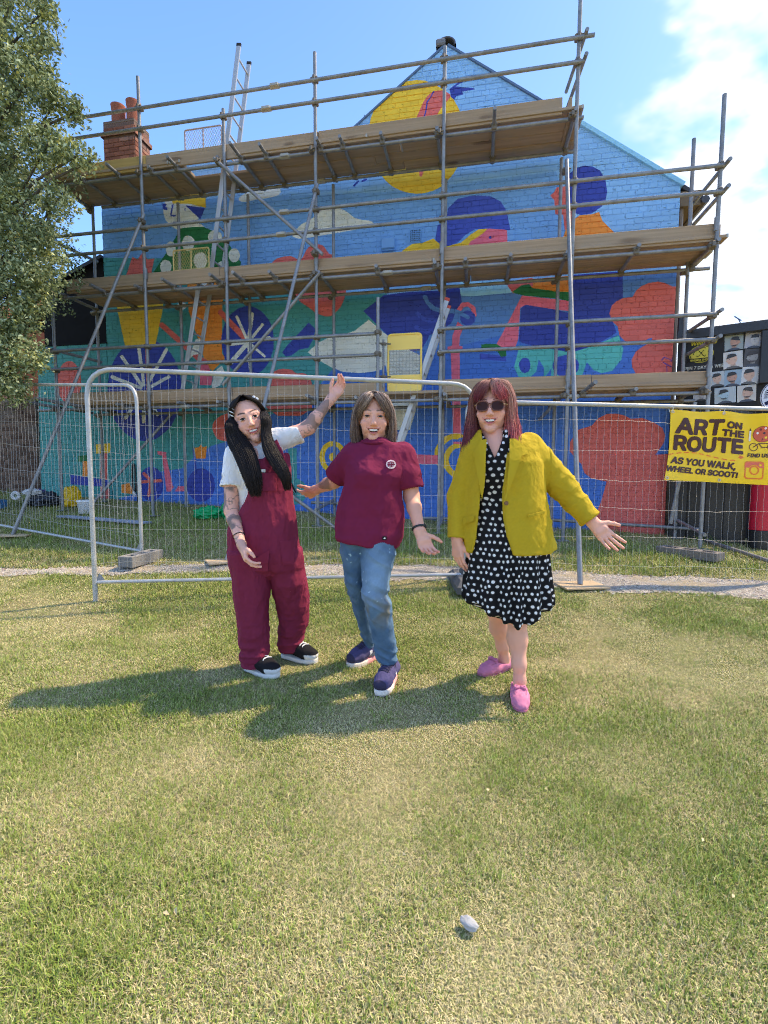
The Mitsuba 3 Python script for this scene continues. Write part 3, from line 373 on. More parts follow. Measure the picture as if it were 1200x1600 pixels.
# painted verge strips that follow the slopes, ridge tile, soffit box at the right eaves
sky_c = np.minimum(PAL[12] * 1.0, .8)
addc(house + '__verge', cat([roof_slab(-.02, 5.235, 1.72, 6.477, -.05, .035, .055)]), PAL[12])
addc(house + '__verge', cat([roof_slab(1.74, 6.492, 3.30, 7.605, -.05, .025, .028), roof_slab(3.34, 7.605, 5.05, 6.405, -.05, .022, .026)]), lin(96, 120, 150))
for k in range(5):
    th = np.linspace(0, np.pi, 9); w0 = -.0 - k * .46; ring = np.stack([np.cos(th) * .15, np.sin(th) * .13], 1)
    v = np.vstack([toW(ring * s + [3.32, 7.60 + z], w) for s, w, z in ((1, w0 + .03, 0), (1, w0 - .42, 0), (.86, w0 - .42, 0), (.86, w0 + .03, 0))])
    i = np.arange(8); f = np.vstack([np.stack([a * 9 + i, a * 9 + i + 1, b * 9 + i + 1], 1) if q else np.stack([a * 9 + i, b * 9 + i + 1, b * 9 + i], 1) for a, b in ((0, 1), (1, 2), (2, 3), (3, 0)) for q in (0, 1)])
    addc(house + '__ridge_tile', TM(v, f), lin(96, 98, 104))
addc(house + '__mortar_cap', obox(W(3.40, .02, 7.66), WL * .07, WN * .03, UP * .045, .02), lin(120, 124, 130))
addc(house + '__soffit_box', cat([obox(W(-.15, -.9, 5.03), WL * .14, WN * .86, UP * .015), obox(W(-.14, -.06, 5.09), WL * .15, WN * .02, UP * .10)]), lin(120, 104, 84))
addc(house + '__gutter', tube([W(-.33, .0, 5.04), W(-.33, -6, 5.04)], .055, 8), lin(70, 66, 62), 'vc_gloss')
addc(house + '__drainpipe', tube([W(-.06, -.12, 5.0), W(-.06, -.12, .2)], .035, 8), lin(130, 112, 92), 'vc_gloss')
# air brick grille and the small cover box, painted over with the wall
gk = house + '__air_brick'
bars = [obox(W(3.68 + .168 * k / 6, .006, 4.905), WL * .005, WN * .006, UP * .09) for k in range(7)] + [obox(W(3.764, .006, 4.815 + .18 * k / 6), WL * .086, WN * .006, UP * .005) for k in range(7)]
addc(gk, cat(bars), PAL[13]); addc(house + '__air_brick_back', obox(W(3.764, .0015, 4.905), WL * .082, WN * .002, UP * .086), (.02, .025, .04))
addc(house + '__cover_box', cat([obox(W(4.19, .035, 4.81), WL * .105, WN * .03, UP * .085, .012), obox(W(4.19, .02, 4.715), WL * .10, WN * .02, UP * .012, .006)]), PAL[13] * .92, 'vc_gloss')
# chimney: stepped brick stack and two sloping pots
ck = house + '__chimney'
addc(ck, obox(W(9.22, -.52, 6.95), WL * .315, WN * .205, UP * .60), lin(120, 96, 84))
r2 = np.random.default_rng(12)
def brick_box(key, cu, cw, hu, hw, z0, z1, bsdf='red_brick', ch=.078, bl=.22, proud=.012):
    """A ring of real bricks round a rectangular stack."""
    k = 0; z = z0
    while z + ch <= z1 + 1e-6:
        for side in range(4):
            L = 2 * (hu if side % 2 == 0 else hw); nb = max(1, round(L / bl)); l = L / nb
            for i in range(nb + (k % 2)):
                a = -L / 2 + l * (i - .5 * (k % 2)); b = min(a + l, L / 2); a = max(a, -L / 2)
                if b - a < .03: continue
                m = (a + b) / 2; h = (b - a) / 2 - .005; pr = proud + r2.normal(0, .002)
                if side == 0: c, ex, ey = W(cu + m, cw + hw + pr / 2, z + ch / 2), WL * h, WN * (pr / 2)
                elif side == 2: c, ex, ey = W(cu + m, cw - hw - pr / 2, z + ch / 2), WL * h, WN * (pr / 2)
                elif side == 1: c, ex, ey = W(cu + hu + pr / 2, cw + m, z + ch / 2), WL * (pr / 2), WN * h
                else: c, ex, ey = W(cu - hu - pr / 2, cw + m, z + ch / 2), WL * (pr / 2), WN * h
                mm = obox(c, ex, ey, UP * (ch / 2 - .005), .004); q = r2.random(2) * 9
                add(key + '__brick', mm, bsdf, uv=np.tile(q, (len(mm.vertices), 1)))
        z += ch; k += 1
brick_box(ck, 9.22, -.52, .315, .205, 6.46, 7.27)
brick_box(ck, 9.22, -.52, .345, .235, 7.27, 7.355); brick_box(ck, 9.22, -.52, .315, .205, 7.355, 7.50)
addc(ck + '__cap', obox(W(9.22, -.52, 7.335), WL * .35, WN * .24, UP * .006), lin(110, 100, 92)); addc(ck + '__cap', obox(W(9.22, -.52, 7.515), WL * .32, WN * .21, UP * .015, .01), lin(128, 112, 98))
def pot(cu, z0, h):
    n, rows = 18, [(0, .128), (.02, .138), (.08, .124), (.75, .116), (.9, .124), (1.0, .130)]; th = np.arange(n) * 2 * np.pi / n; v = []
    for s, r in rows + [(1.0, .112), (.75, .10)]:
        for t in th:
            du, dw = r * math.cos(t), r * math.sin(t); zz = z0 + h * s * 1.0; v.append(W(cu + du, -.52 + dw, zz))
    m = len(rows) + 2; i, j = np.meshgrid(np.arange(m - 1), np.arange(n), indexing='ij'); k = (j + 1) % n
    f = np.vstack([np.stack([i * n + j, i * n + k, (i + 1) * n + k], -1).reshape(-1, 3), np.stack([i * n + j, (i + 1) * n + k, (i + 1) * n + j], -1).reshape(-1, 3)])
    addc(ck + '__pot', TM(v, f), lin(158, 96, 74), smooth=True)
pot(9.375, 7.52, .42); pot(9.06, 7.52, .45)
addc(house + '__aerial', cat([tube([W(4.62, -.5, 6.5), W(4.62, -.5, 7.12)], .008, 5)] + [tube([W(4.62 + s, -.5 - .12, 7.0 + .04 * k), W(4.62 + s, -.5 + .12, 7.0 + .04 * k)], .005, 4) for k, s in enumerate((-.04, 0.02, .06))]), lin(90, 96, 110))
# ---------------------------------------------------------------- lean-to at the left with the end of the mural, black upper part
leanto = thing('lean_to', 'low painted extension with a black upper wall left of the mural gable', 'extension')
lw = leanto + '__wall'
addc(lw, prism(Polygon([(9.385, -.3), (9.385, 3.53), (10.855, 3.53), (10.94, -.3)]), -.013, -.26), lin(90, 120, 120))
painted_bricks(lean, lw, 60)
BLACK = (.012, .012, .014)
addc(leanto + '__black_wall', prism(Polygon([(9.39, 3.55), (9.39, 5.02), (10.75, 4.52), (10.75, 3.55)]), -.06, -.3), BLACK, 'vc_rough')
addc(leanto + '__fascia', roof_slab(9.385, 5.02, 10.95, 4.45, -.4, .03, .06), BLACK, 'vc_gloss')
addc(leanto + '__roof', roof_slab(9.385, 5.06, 11.0, 4.48, -4.0, -.4, .05), lin(40, 40, 44))
addc(leanto + '__ledge', obox(W(10.1, -.05, 3.545), WL * .74, WN * .06, UP * .012), BLACK)
# plain brick garden wall that carries on to the left
def _oldbrick(p, n, uv):
    a = mikit.fbm(p.x * 9, p.y * 9, p.z * 12); r = mikit.cell_rand(uv.x * 97, uv.y * 13)
    c = mikit.mix((.10, .062, .046), (.21, .145, .11), r) * (.6 + .7 * a)
    return mikit.mix(c, mi.Color3f(.22, .21, .19), mikit.smoothstep(.55, .8, mikit.noise(p.x * 2, p.y * 2, p.z * 3)) * .5)
scene['old_brick'] = bumped({'type': 'principled', 'base_color': proc(_oldbrick), 'roughness': .9, 'specular': .15}, _brickbump, .008, 2e-3)
def plain_bricks(key, frame, u0, u1, z0, z1, bsdf, many, ch=.0785, bl=.237, sortkey=None, dep=.014):
    """Individual bricks on a rectangle; frame(u, w, z) -> point, its axes taken by difference."""
    o = frame(0, 0, 0); ax, ay = frame(1, 0, 0) - o, frame(0, 1, 0) - o; r = np.random.default_rng(5); rest, ru = [], []; out = []
    for k in range(int((z1 - z0) / ch)):
        head = k % 4 == 3; l = bl / 2 if head else bl; u = u0 - (l / 2 if k % 2 else 0)
        while u < u1:
            a, b = max(u, u0), min(u + l, u1)
            if b - a > .04:
                d = dep + r.normal(0, .0025); m = obox(frame((a + b) / 2, d / 2, z0 + (k + .5) * ch), ax * ((b - a) / 2 - .0055), ay * d / 2, UP * (ch / 2 - .0055), .004)
                out.append(((a + b) / 2, m, r.random(2) * 9))
            u += l
    if sortkey: out.sort(key=lambda q: sortkey(q[0]))
    for uu, m, q in out[:many]: add(key + '__brick', m, bsdf, uv=np.tile(q, (len(m.vertices), 1)))
    if out[many:]:
        m = cat([q[1] for q in out[many:]]); kk = add(key + '__brickwork', m, bsdf, uv=np.vstack([np.tile(q[2], (len(q[1].vertices), 1)) for q in out[many:]])); labels[kk] = {'kind': 'stuff'}
gwall = addc('garden_wall', obox(W(13.4, -.13, 1.45), WL * 2.44, WN * .12, UP * 1.15), lin(118, 108, 98))
tag(gwall, 'unpainted dark brick wall at the far left behind the wire fence', 'wall')
plain_bricks(gwall, lambda u, w, z: W(u, w - .012, z), 10.96, 15.8, .5, 2.6, 'old_brick', 200, sortkey=lambda u: u)

# ---------------------------------------------------------------- ground, path, grass
def graded(a, b, lo, hi, step, far):
    mid = np.arange(lo, hi + 1e-6, step); k = np.geomspace(step, far, 26)
    left = lo - np.cumsum(k); right = hi + np.cumsum(k)
    return np.r_[left[::-1], mid, right]
gx = graded(0, 0, -8, 7, .09, 60); gy = graded(0, 0, 0.3, 9.5, .09, 60)
X, Y = np.meshgrid(gx, gy, indexing='ij'); Z = ground_z(X, Y)
Z = Z + (meshkit.fbm(np.stack([X * 1.3, Y * 1.3, X * 0], -1), 4, 3) - .5) * .03 * np.exp(-((Y - 4) / 12) ** 2) - .012
n1, n2 = X.shape; i, j = np.meshgrid(np.arange(n1 - 1), np.arange(n2 - 1), indexing='ij'); q = i * n2 + j
gf = np.vstack([np.stack([q, q + n2, q + n2 + 1], -1).reshape(-1, 3), np.stack([q, q + n2 + 1, q + 1], -1).reshape(-1, 3)])
def lushness(x, y):
    """0 = dry straw, 1 = green; a property of the turf itself."""
    p = np.stack([np.asarray(x, float) * .9, np.asarray(y, float) * .9, np.zeros_like(x)], -1)
    a = meshkit.fbm(p * 1.2, 4, 21); b = meshkit.fbm(p * 4.2, 3, 31)
    u = (x - WO[0]) * WL[0] + (y - WO[1]) * WL[1]; w = (x - WO[0]) * WN[0] + (y - WO[1]) * WN[1]
    g = .5 + (a - .5) * 1.9 + (b - .5) * 1.3 - .10 + .16 * np.clip(-x / 1.5, -1, 1) * (y < 3)
    g = g + .55 * np.exp(-((w - 1.7) / .8) ** 2) + .40 * np.exp(-((w - 3.75) / .28) ** 2) * (u < 7)
    return np.clip(g, 0, 1)
def _soil(p, n, uv):
    a = mikit.fbm(p.x * 30, p.y * 30, 0, 4); b = mikit.fbm(p.x * 2.2, p.y * 2.2, 5, 3)
    return mikit.mix(mikit.mix((.16, .14, .06), (.34, .30, .14), a), mi.Color3f(.18, .20, .065), mikit.smoothstep(.4, .65, b) * .6)
scene['turf_soil'] = pbr(proc(_soil), .95, .1)
add('lawn', TM(np.stack([X, Y, Z], -1).reshape(-1, 3), gf), 'turf_soil', True); labels['lawn'] = {'kind': 'structure'}
# gravel path between lawn and house
def path_edges(u):
    lo = np.interp(u, [-4, 0, 2, 3.7, 5.5, 7.6, 9, 14], [3.05, 3.08, 3.12, 3.18, 3.30, 3.78, 4.15, 4.6])
    hi = np.interp(u, [-4, 0, 2, 3.7, 5.5, 7.6, 9, 14], [2.34, 2.40, 2.58, 2.70, 2.98, 3.52, 3.93, 4.42])
    return lo, hi
us = np.arange(-5, 14, .06); lo, hi = path_edges(us)
lo = lo + (meshkit.fbm(np.stack([us * 3, us * 0, us * 0], -1), 3, 8) - .5) * .22; hi = hi + (meshkit.fbm(np.stack([us * 3, us * 0 + 9, us * 0], -1), 3, 9) - .5) * .22
rows = np.linspace(0, 1, 9); pu = np.repeat(us[:, None], 9, 1); pw = hi[:, None] + (lo - hi)[:, None] * rows
pp = WO[:2] + pu[..., None] * WL[:2] + pw[..., None] * WN[:2]
pz = ground_z(pp[..., 0], pp[..., 1]) + (meshkit.fbm(np.stack([pp[..., 0] * 1.3, pp[..., 1] * 1.3, pp[..., 0] * 0], -1), 4, 3) - .5) * .03 - .012 + .006 + .012 * np.sin(np.pi * rows)
a_, b_ = pz.shape; i, j = np.meshgrid(np.arange(a_ - 1), np.arange(b_ - 1), indexing='ij'); q = i * b_ + j
pf = np.vstack([np.stack([q, q + b_, q + b_ + 1], -1).reshape(-1, 3), np.stack([q, q + b_ + 1, q + 1], -1).reshape(-1, 3)])
def _gravel(p, n, uv):
    d1, d2, r = mikit.voronoi(p.x * 55, p.y * 55); a = mikit.fbm(p.x * 4, p.y * 4, 0, 3)
    c = mikit.mix((.26, .23, .19), (.52, .47, .39), r) * mikit.smoothstep(-.05, .25, d2 - d1)
    return mikit.mix(c, mi.Color3f(.33, .27, .17), mikit.smoothstep(.45, .65, a) * .7)
scene['gravel_floor'] = pbr(proc(_gravel), .95, .1)
add('path', TM(np.concatenate([pp, pz[..., None]], -1).reshape(-1, 3), pf), 'gravel_floor', True); labels['path'] = {'kind': 'structure'}
def in_path(x, y):
    u = (x - WO[0]) * WL[0] + (y - WO[1]) * WL[1]; w = (x - WO[0]) * WN[0] + (y - WO[1]) * WN[1]
    a, b = np.interp(u, us, lo), np.interp(u, us, hi)
    return (w < a - .01) & (w > b + .01), w, u
def bumpz(x, y):
    return ground_z(x, y) + (meshkit.fbm(np.stack([x * 1.3, y * 1.3, x * 0], -1), 4, 3) - .5) * .03 * np.exp(-((y - 4) / 12) ** 2) - .012
# pebbles
N = 7000; r = np.random.default_rng(4); pu_ = r.uniform(-1, 9, N); a, b = np.interp(pu_, us, lo), np.interp(pu_, us, hi); pw_ = b + (a - b) * np.clip(r.normal(.5, .27, N), -.1, 1.1)
px = WO[0] + pu_ * WL[0] + pw_ * WN[0]; py = WO[1] + pu_ * WL[1] + pw_ * WN[1]; s = r.uniform(.006, .017, N)
oct_ = np.array([[1, 0, 0], [-1, 0, 0], [0, 1, 0], [0, -1, 0], [0, 0, 1], [0, 0, -1.]]); of = np.array([[0, 2, 4], [2, 1, 4], [1, 3, 4], [3, 0, 4], [2, 0, 5], [1, 2, 5], [3, 1, 5], [0, 3, 5]])
V = oct_[None] * s[:, None, None] * r.uniform(.6, 1.25, (N, 6, 1)) * np.array([1, 1, .7]); an = r.uniform(0, 6.28, N); V = np.stack([V[..., 0] * np.cos(an)[:, None] - V[..., 1] * np.sin(an)[:, None], V[..., 0] * np.sin(an)[:, None] + V[..., 1] * np.cos(an)[:, None], V[..., 2]], -1)
V = V + np.stack([px, py, bumpz(px, py) + .012], -1)[:, None]
col = np.repeat((np.array([.45, .41, .34]) * r.uniform(.55, 1.3, (N, 1)) * np.array([1, 1, 1]) + r.normal(0, .02, (N, 3)))[:, None], 6, 1)
add('gravel', TM(V.reshape(-1, 3), (of[None] + np.arange(N)[:, None, None] * 6).reshape(-1, 3)), 'vc_rough', color=np.clip(col, .05, .8).reshape(-1, 3)); labels['gravel'] = {'kind': 'stuff', 'label': 'pale gravel of the path between lawn and scaffolding', 'category': 'gravel'}
# grass blades: each a bent strip of its own
def blades(n, y0, y1, hw, length, seed, wid, dens_pow=1.0):
    r = np.random.default_rng(seed); y = y0 + (y1 - y0) * r.random(n) ** dens_pow
    x = (r.random(n) * 2 - 1) * (hw(y)); ip, w, u = in_path(x, y)
    keep = (~ip | (r.random(n) < .05)) & (w > -.02) & ((w > .03))
    x, y, w = x[keep], y[keep], w[keep]; n = len(x)
    # tufts: pull towards clump centres
    g = lushness(x, y); cl = meshkit.noise(np.stack([x * 9, y * 9, x * 0], -1), 77)
    green = r.random(n) < np.clip(.08 + .74 * g, 0, .96)
    L = length * r.uniform(.5, 1.35, n) * (.75 + .7 * g) * (.7 + .6 * cl) * np.where(green, 1.08, .9)
    L = L * (1 + .9 * np.exp(-(w / .35) ** 2) + .35 * np.exp(-((w - 1.6) / .9) ** 2))
    az = r.uniform(0, 2 * np.pi, n); lean = np.where(green, r.uniform(.2, 1.3, n), r.uniform(.7, 1.6, n))
    d = np.stack([np.cos(az), np.sin(az)], 1); up0 = np.cos(lean * .6); out0 = np.sin(lean * .6); up1 = np.cos(lean * 1.25); out1 = np.sin(lean * 1.25)
    base = np.stack([x, y, bumpz(x, y) - .002], 1); side = np.stack([-d[:, 1], d[:, 0], np.zeros(n)], 1) * (wid * r.uniform(.7, 1.4, n))[:, None]
    m = base + np.c_[d * (out0 * L * .55)[:, None], up0 * L * .55]; t = m + np.c_[d * (out1 * L * .5)[:, None], up1 * L * .5]
    t[:, 2] = np.maximum(t[:, 2], base[:, 2] + .003)
    v = np.stack([base - side, base + side, m - side * .8, m + side * .8, t], 1).reshape(-1, 3)
    f = (np.array([[0, 1, 3], [0, 3, 2], [2, 3, 4]])[None] + np.arange(n)[:, None, None] * 5).reshape(-1, 3)
    cg = np.array([.195, .285, .052]) * r.uniform(.5, 1.5, (n, 1)) + np.array([.08, .05, .01]) * r.random((n, 1))
    cs = np.array([.64, .56, .285]) * r.uniform(.45, 1.35, (n, 1)) + np.array([.0, .0, .04]) * r.random((n, 1))
    c = np.where(green[:, None], cg, cs); mid = r.random(n) < .25; c[mid] = .5 * (cg + cs)[mid]
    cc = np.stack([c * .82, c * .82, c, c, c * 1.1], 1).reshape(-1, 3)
    return v, f, np.clip(cc, 0, .9)
parts = [blades(230000, .92, 2.1, lambda y: .12 + .84 * y, .021, 1, .0011), blades(190000, 2.1, 3.3, lambda y: .1 + .83 * y, .023, 2, .0014), blades(170000, 3.3, 4.9, lambda y: .1 + .83 * y, .026, 3, .0017), blades(130000, 4.9, 9.3, lambda y: .1 + .83 * y, .040, 5, .0024, 1.15)]
off = np.cumsum([0] + [len(p[0]) for p in parts])
scene['grass_blade'] = {'type': 'twosided', 'bsdf': {'type': 'principled', 'base_color': VC, 'roughness': .7, 'specular': .25}}
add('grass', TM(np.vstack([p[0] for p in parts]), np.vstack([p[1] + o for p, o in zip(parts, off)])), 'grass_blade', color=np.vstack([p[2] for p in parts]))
labels['grass'] = {'kind': 'stuff', 'label': 'short patchy lawn grass, part green and part straw dry', 'category': 'grass'}

# ---------------------------------------------------------------- neighbour's house at the far left
nb = thing('brick_house', 'red brick house with an orange tiled roof far left behind the tree', 'house')
def NB(u, w, z): return np.array([-11.8 + u * .95, 13.2 - u * .31, z]) + np.array([.31, .95, 0]) * (-w)
addc(nb + '__wall', obox(NB(-.2, -1.5, 2.7), (NB(1, 0, 0) - NB(0, 0, 0)) * 2.6, (NB(0, 1, 0) - NB(0, 0, 0)) * 1.5, UP * 2.3), lin(84, 52, 44))
plain_bricks(nb + '__wall', lambda u, w, z: NB(u, w, z), -2.8, 2.4, 3.0, 4.98, 'red_brick', 120, sortkey=lambda u: -u)
addc(nb + '__gutter', tube([NB(-3, .12, 5.0), NB(2.5, .12, 5.0)], .06, 8), lin(150, 150, 150), 'vc_gloss')
tv = []
for r_ in range(7):
    for c_ in range(26):
        u = -2.9 + c_ * .21 + (.1 if r_ % 2 else 0); w = .12 - r_ * .24; z = 5.08 + r_ * .16
        tv.append((u, w, z))
tcol = lin(176, 104, 82)
for k, (u, w, z) in enumerate(sorted(tv, key=lambda q: -q[0])):
    m = obox(NB(u, w - .12, z + .08), (NB(1, 0, 0) - NB(0, 0, 0)) * .1, (NB(0, -1, 0) - NB(0, 0, 0)) * .15 + UP * .085, UP * .014 + (NB(0, 1, 0) - NB(0, 0, 0)) * .004, .006)
    addc(nb + '__roof__tile', m, tcol * rng.uniform(.7, 1.15))
addc(nb + '__roof', TM([NB(-3, .1, 5.06), NB(2.55, .1, 5.06), NB(2.55, -1.6, 6.2), NB(-3, -1.6, 6.2), NB(2.55, -3.2, 5.06), NB(-3, -3.2, 5.06)], [[0, 1, 2], [0, 2, 3], [3, 2, 4], [3, 4, 5]]), tcol * .6)
# ---------------------------------------------------------------- tree at the left
tree = thing('tree', 'big leafy tree with small silvery green leaves at the left edge', 'tree')
tb = onG(-6.35, 6.9, -.1)
r = np.random.default_rng(21)
blobs = []   # (x, y, z, radius)
def B(x, y, z, rad): blobs.append((x, y, z, rad))
spec = [(-5.4, 6.4, 8.7, 1.0), (-4.95, 6.2, 7.7, .80), (-4.75, 6.2, 6.95, .72), (-4.62, 6.15, 6.3, .66), (-4.42, 6.1, 5.75, .58), (-4.85, 6.2, 5.2, .60), (-4.80, 6.15, 4.7, .50), (-4.45, 6.1, 4.2, .55), (-4.50, 6.1, 3.75, .52), (-4.65, 6.1, 3.3, .48), (-4.85, 6.1, 2.9, .42),
        (-5.9, 6.5, 7.8, 1.0), (-5.9, 6.4, 6.9, 1.0), (-5.55, 6.3, 6.2, .85), (-5.4, 6.2, 5.5, .8), (-5.4, 6.2, 4.7, .8), (-5.3, 6.1, 4.0, .7), (-5.45, 6.1, 3.4, .5), (-6.6, 6.6, 5.6, 1.1), (-6.7, 6.6, 4.4, 1.0), (-6.6, 6.5, 3.4, .7), (-5.5, 7.2, 5.6, 1.0), (-5.4, 7.2, 4.2, .9), (-6.9, 7.3, 7.2, 1.3), (-7.4, 7.0, 5.5, 1.2),
        (-5.0, 5.9, 2.42, .36), (-4.65, 5.95, 2.28, .32), (-5.4, 5.9, 2.25, .34), (-4.9, 6.0, 2.65, .40), (-5.2, 6.0, 2.75, .45), (-4.45, 6.05, 2.62, .28)]
for s_ in spec: B(*s_)
spray = [(-4.28, 6.1, 7.0, .20), (-4.05, 6.1, 6.62, .15), (-4.12, 6.1, 6.3, .15), (-4.2, 6.1, 5.9, .2), (-3.95, 6.1, 5.62, .22), (-3.72, 6.1, 5.5, .15), (-4.3, 6.1, 7.55, .18), (-4.55, 6.1, 7.3, .22), (-4.7, 6.15, 7.9, .3), (-4.0, 5.95, 4.98, .26), (-3.62, 5.9, 4.86, .17), (-3.9, 6.0, 4.45, .18), (-4.2, 6.0, 4.0, .2), (-4.3, 6, 3.55, .22), (-4.42, 6.1, 3.25, .2), (-4.62, 6.1, 2.95, .2), (-3.42, 5.85, 4.78, .10)]
for s_ in spray: B(*s_)
lx, lc = [], []
def leaves(n, c, rad, seed):
    r = np.random.default_rng(seed); d = r.normal(size=(n, 3)); d /= np.linalg.norm(d, axis=1, keepdims=True)
    rr = rad * (r.random(n) ** .38) * (1 + .22 * (meshkit.noise(d * 2.3 + 9, seed) - .5)); p = np.asarray(c) + d * rr[:, None] * np.array([1, 1, .92])
    # gather into twig clusters
    k = max(3, n // 15); ctr = p[r.integers(0, n, k)]; a = r.integers(0, k, n); p = ctr[a] + (p - ctr[a]) * .0 + r.normal(0, .045, (n, 3)) * np.array([1, 1, .8])
    sun = np.array([.5, -.1, .75]); nrm = r.normal(size=(n, 3)) * .8 + sun * .5 + d * .3; nrm /= np.linalg.norm(nrm, axis=1, keepdims=True)
    ax = np.cross(nrm, r.normal(size=(n, 3))); ax /= np.linalg.norm(ax, axis=1, keepdims=True); ay = np.cross(nrm, ax)
    L = r.uniform(.017, .033, n)[:, None]; Wd = L * r.uniform(.42, .6, n)[:, None]
    v = np.stack([p - ax * L, p + ay * Wd + nrm * L * .12, p + ax * L, p - ay * Wd + nrm * L * .12], 1)
    base = np.array([.225, .28, .135]); t = r.random((n, 1)); cl = r.random(k)[a][:, None]
    c = base * (.6 + .8 * t) + np.array([.26, .26, .20]) * (t > .72) + np.array([.16, .13, .0]) * (cl > .86)
    return v, c
for q, (x, y, z, rad) in enumerate(blobs):
    n = int(4200 * rad ** 2.2 / .45) if rad > .35 else int(1700 * (rad / .3) ** 2)
    v, c = leaves(min(n, 9500), (x, y, z), rad, 100 + q); lx.append(v); lc.append(c)
V = np.concatenate(lx); C = np.concatenate(lc); nl = len(V)
scene['tree_leaf'] = {'type': 'principledthin', 'base_color': VC, 'roughness': .45, 'diff_trans': .5, 'spec_trans': 0.0, 'eta': 1.5}
add(tree + '__crown', TM(V.reshape(-1, 3), (np.array([[0, 1, 2], [0, 2, 3]])[None] + np.arange(nl)[:, None, None] * 4).reshape(-1, 3)), 'tree_leaf', color=np.repeat(C[:, None], 4, 1).reshape(-1, 3))
def _bark(p, n, uv):
    a = mikit.fbm(p.x * 20, p.y * 20, p.z * 4, 4); return mikit.mix((.05, .042, .034), (.17, .15, .125), a)
scene['bark'] = pbr(proc(_bark), .95, .1)
trunk_pts = [tb, tb + [.05, 0, 1.2], tb + [.15, -.05, 2.6], tb + [.25, -.05, 4.2], tb + [.4, 0, 6.2], tb + [.5, 0, 8.2]]
add(tree + '__trunk', tube(trunk_pts, [.30, .24, .21, .16, .10, .04], 12), 'bark', True)
for q, (x, y, z, rad) in enumerate(blobs):
    s0 = np.clip((z - 1.6) * .72, .9, 6.5); k = np.array(trunk_pts); zz = tb[2] + s0; bx = np.array([np.interp(zz, k[:, 2], k[:, i]) for i in range(3)])
    e = np.array([x, y, z]); mid = (bx + e) / 2 + [0, 0, .18 * np.linalg.norm(e - bx)] ; mid2 = mid * .45 + e * .55 + r.normal(0, .05, 3)
    add(tree + '__limb', tube([bx, mid, mid2, e, e + (e - bx) / np.linalg.norm(e - bx) * rad * .6], [.035 + .02 * rad, .025, .016, .009, .004], 6), 'bark', True)
    if rad > .3:
        for _ in range(5):
            d = r.normal(size=3); d /= np.linalg.norm(d); add(tree + '__twig', tube([e - d * .05, e + d * rad * .5 + [0, 0, .06], e + d * rad * .95], [.010, .007, .003], 4, False), 'bark')

# ---------------------------------------------------------------- scaffolding (one thing; every tube, board and fitting a part)
sc_ = thing('scaffolding', 'three lift tube and board scaffolding standing along the painted gable wall', 'scaffolding')
R_T = .0242; WOUT, WIN = 1.0, .25; LEV = [2.215, 3.98, 5.70]
def st(key, a, b, r=R_T): return add(sc_ + '__' + key, tube([a, b], r, 10), 'galvanised_steel', 40)
def fit(u, w, z, axis='h'):
    """A coupler: two clamped collars and a bolt."""
    c = W(u, w, z); m = [obox(c, WL * .045, WN * .042, UP * .034, .012), obox(c + WN * .05, WL * .018, WN * .02, UP * .03, .006), tube([c + WN * .05 - WL * .055, c + WN * .05 + WL * .05], .007, 6)]
    add(sc_ + '__coupler', cat(m), 'coupler_metal')
scene['coupler_metal'] = pbr((.20, .17, .13), .55, .5, .5)
outer = [(-.07, -.02, 5.72), (1.60, -.02, 7.45), (3.27, -.02, 6.78), (5.05, .0, 6.98), (6.44, .0, 6.43), (7.79, .04, 7.07), (9.47, .04, 5.95)]
for u, lean_, top in outer:
    z0 = ground_uw(u, WOUT) - .03
    st('standard', W(u, WOUT, z0), W(u + lean_ * .5, WOUT, top))
    add(sc_ + '__base_plate', obox(W(u, WOUT, z0 + .035), WL * .075, WN * .075, UP * .004), 'galvanised_steel')
    for k, z in enumerate(LEV):
        if z < top - .1: fit(u + .045, WOUT, z)
        for dz in (.62, .92):
            if top > z + dz: fit(u, WOUT + .0, z + dz)
    for z in (4.15, 2.4): add(sc_ + '__sleeve', tube([W(u, WOUT, z), W(u, WOUT, z + .16)], R_T * 1.28, 10), 'galvanised_steel', 40)
inner_ = [(-.05, 5.68), (1.65, 5.66), (3.28, 5.55), (5.02, 5.66), (6.45, 5.66), (7.70, 5.66), (9.33, 6.35)]
for u, top in inner_:
    z0 = ground_uw(u, WIN) - .03
    st('standard', W(u, WIN, z0), W(u, WIN, top))
    add(sc_ + '__base_plate', obox(W(u, WIN, z0 + .035), WL * .075, WN * .075, UP * .004), 'galvanised_steel')
    for z in LEV:
        if z < top - .1: fit(u + .045, WIN, z - .01)
# the inner standard at the right end runs on above the platform
st('standard', W(-.03, .30, 3.9), W(-.03, .30, 5.68))
def run(key, u0, u1, w, z, r=R_T, joint=None):
    if joint:
        st(key, W(u0, w, z), W(joint, w, z), r); st(key, W(joint, w, z), W(u1, w, z), r)
        m = [tube([W(joint - .07, w, z), W(joint + .07, w, z)], R_T * 1.35, 8), obox(W(joint, w + .03, z), WL * .06, WN * .02, UP * .02, .006)]
        add(sc_ + '__sleeve', cat(m), 'sleeve_metal')
    else: st(key, W(u0, w, z), W(u1, w, z), r)
scene['sleeve_metal'] = pbr((.42, .40, .34), .5, .5, .3)
dw = 2 * R_T
for z, ul, ur, j in ((LEV[0], 9.9, 4.06, 7.2), (LEV[1], 9.35, -.12, 4.02), (LEV[2], 9.42, 1.50, 5.52)): run('ledger', ul, ur, WOUT - dw, z, joint=j)
run('ledger', 4.4, -.12, WOUT - dw, LEV[0] - .003, joint=1.52)
run('ledger', 9.4, 3.3, WIN + dw, LEV[0]); run('ledger', 3.2, -.2, WIN + dw, LEV[0] - .004)
run('ledger', 9.4, -.3, WIN + dw, LEV[1], joint=3.55); run('ledger', 9.1, 1.5, WIN + dw, LEV[2], joint=5.2)
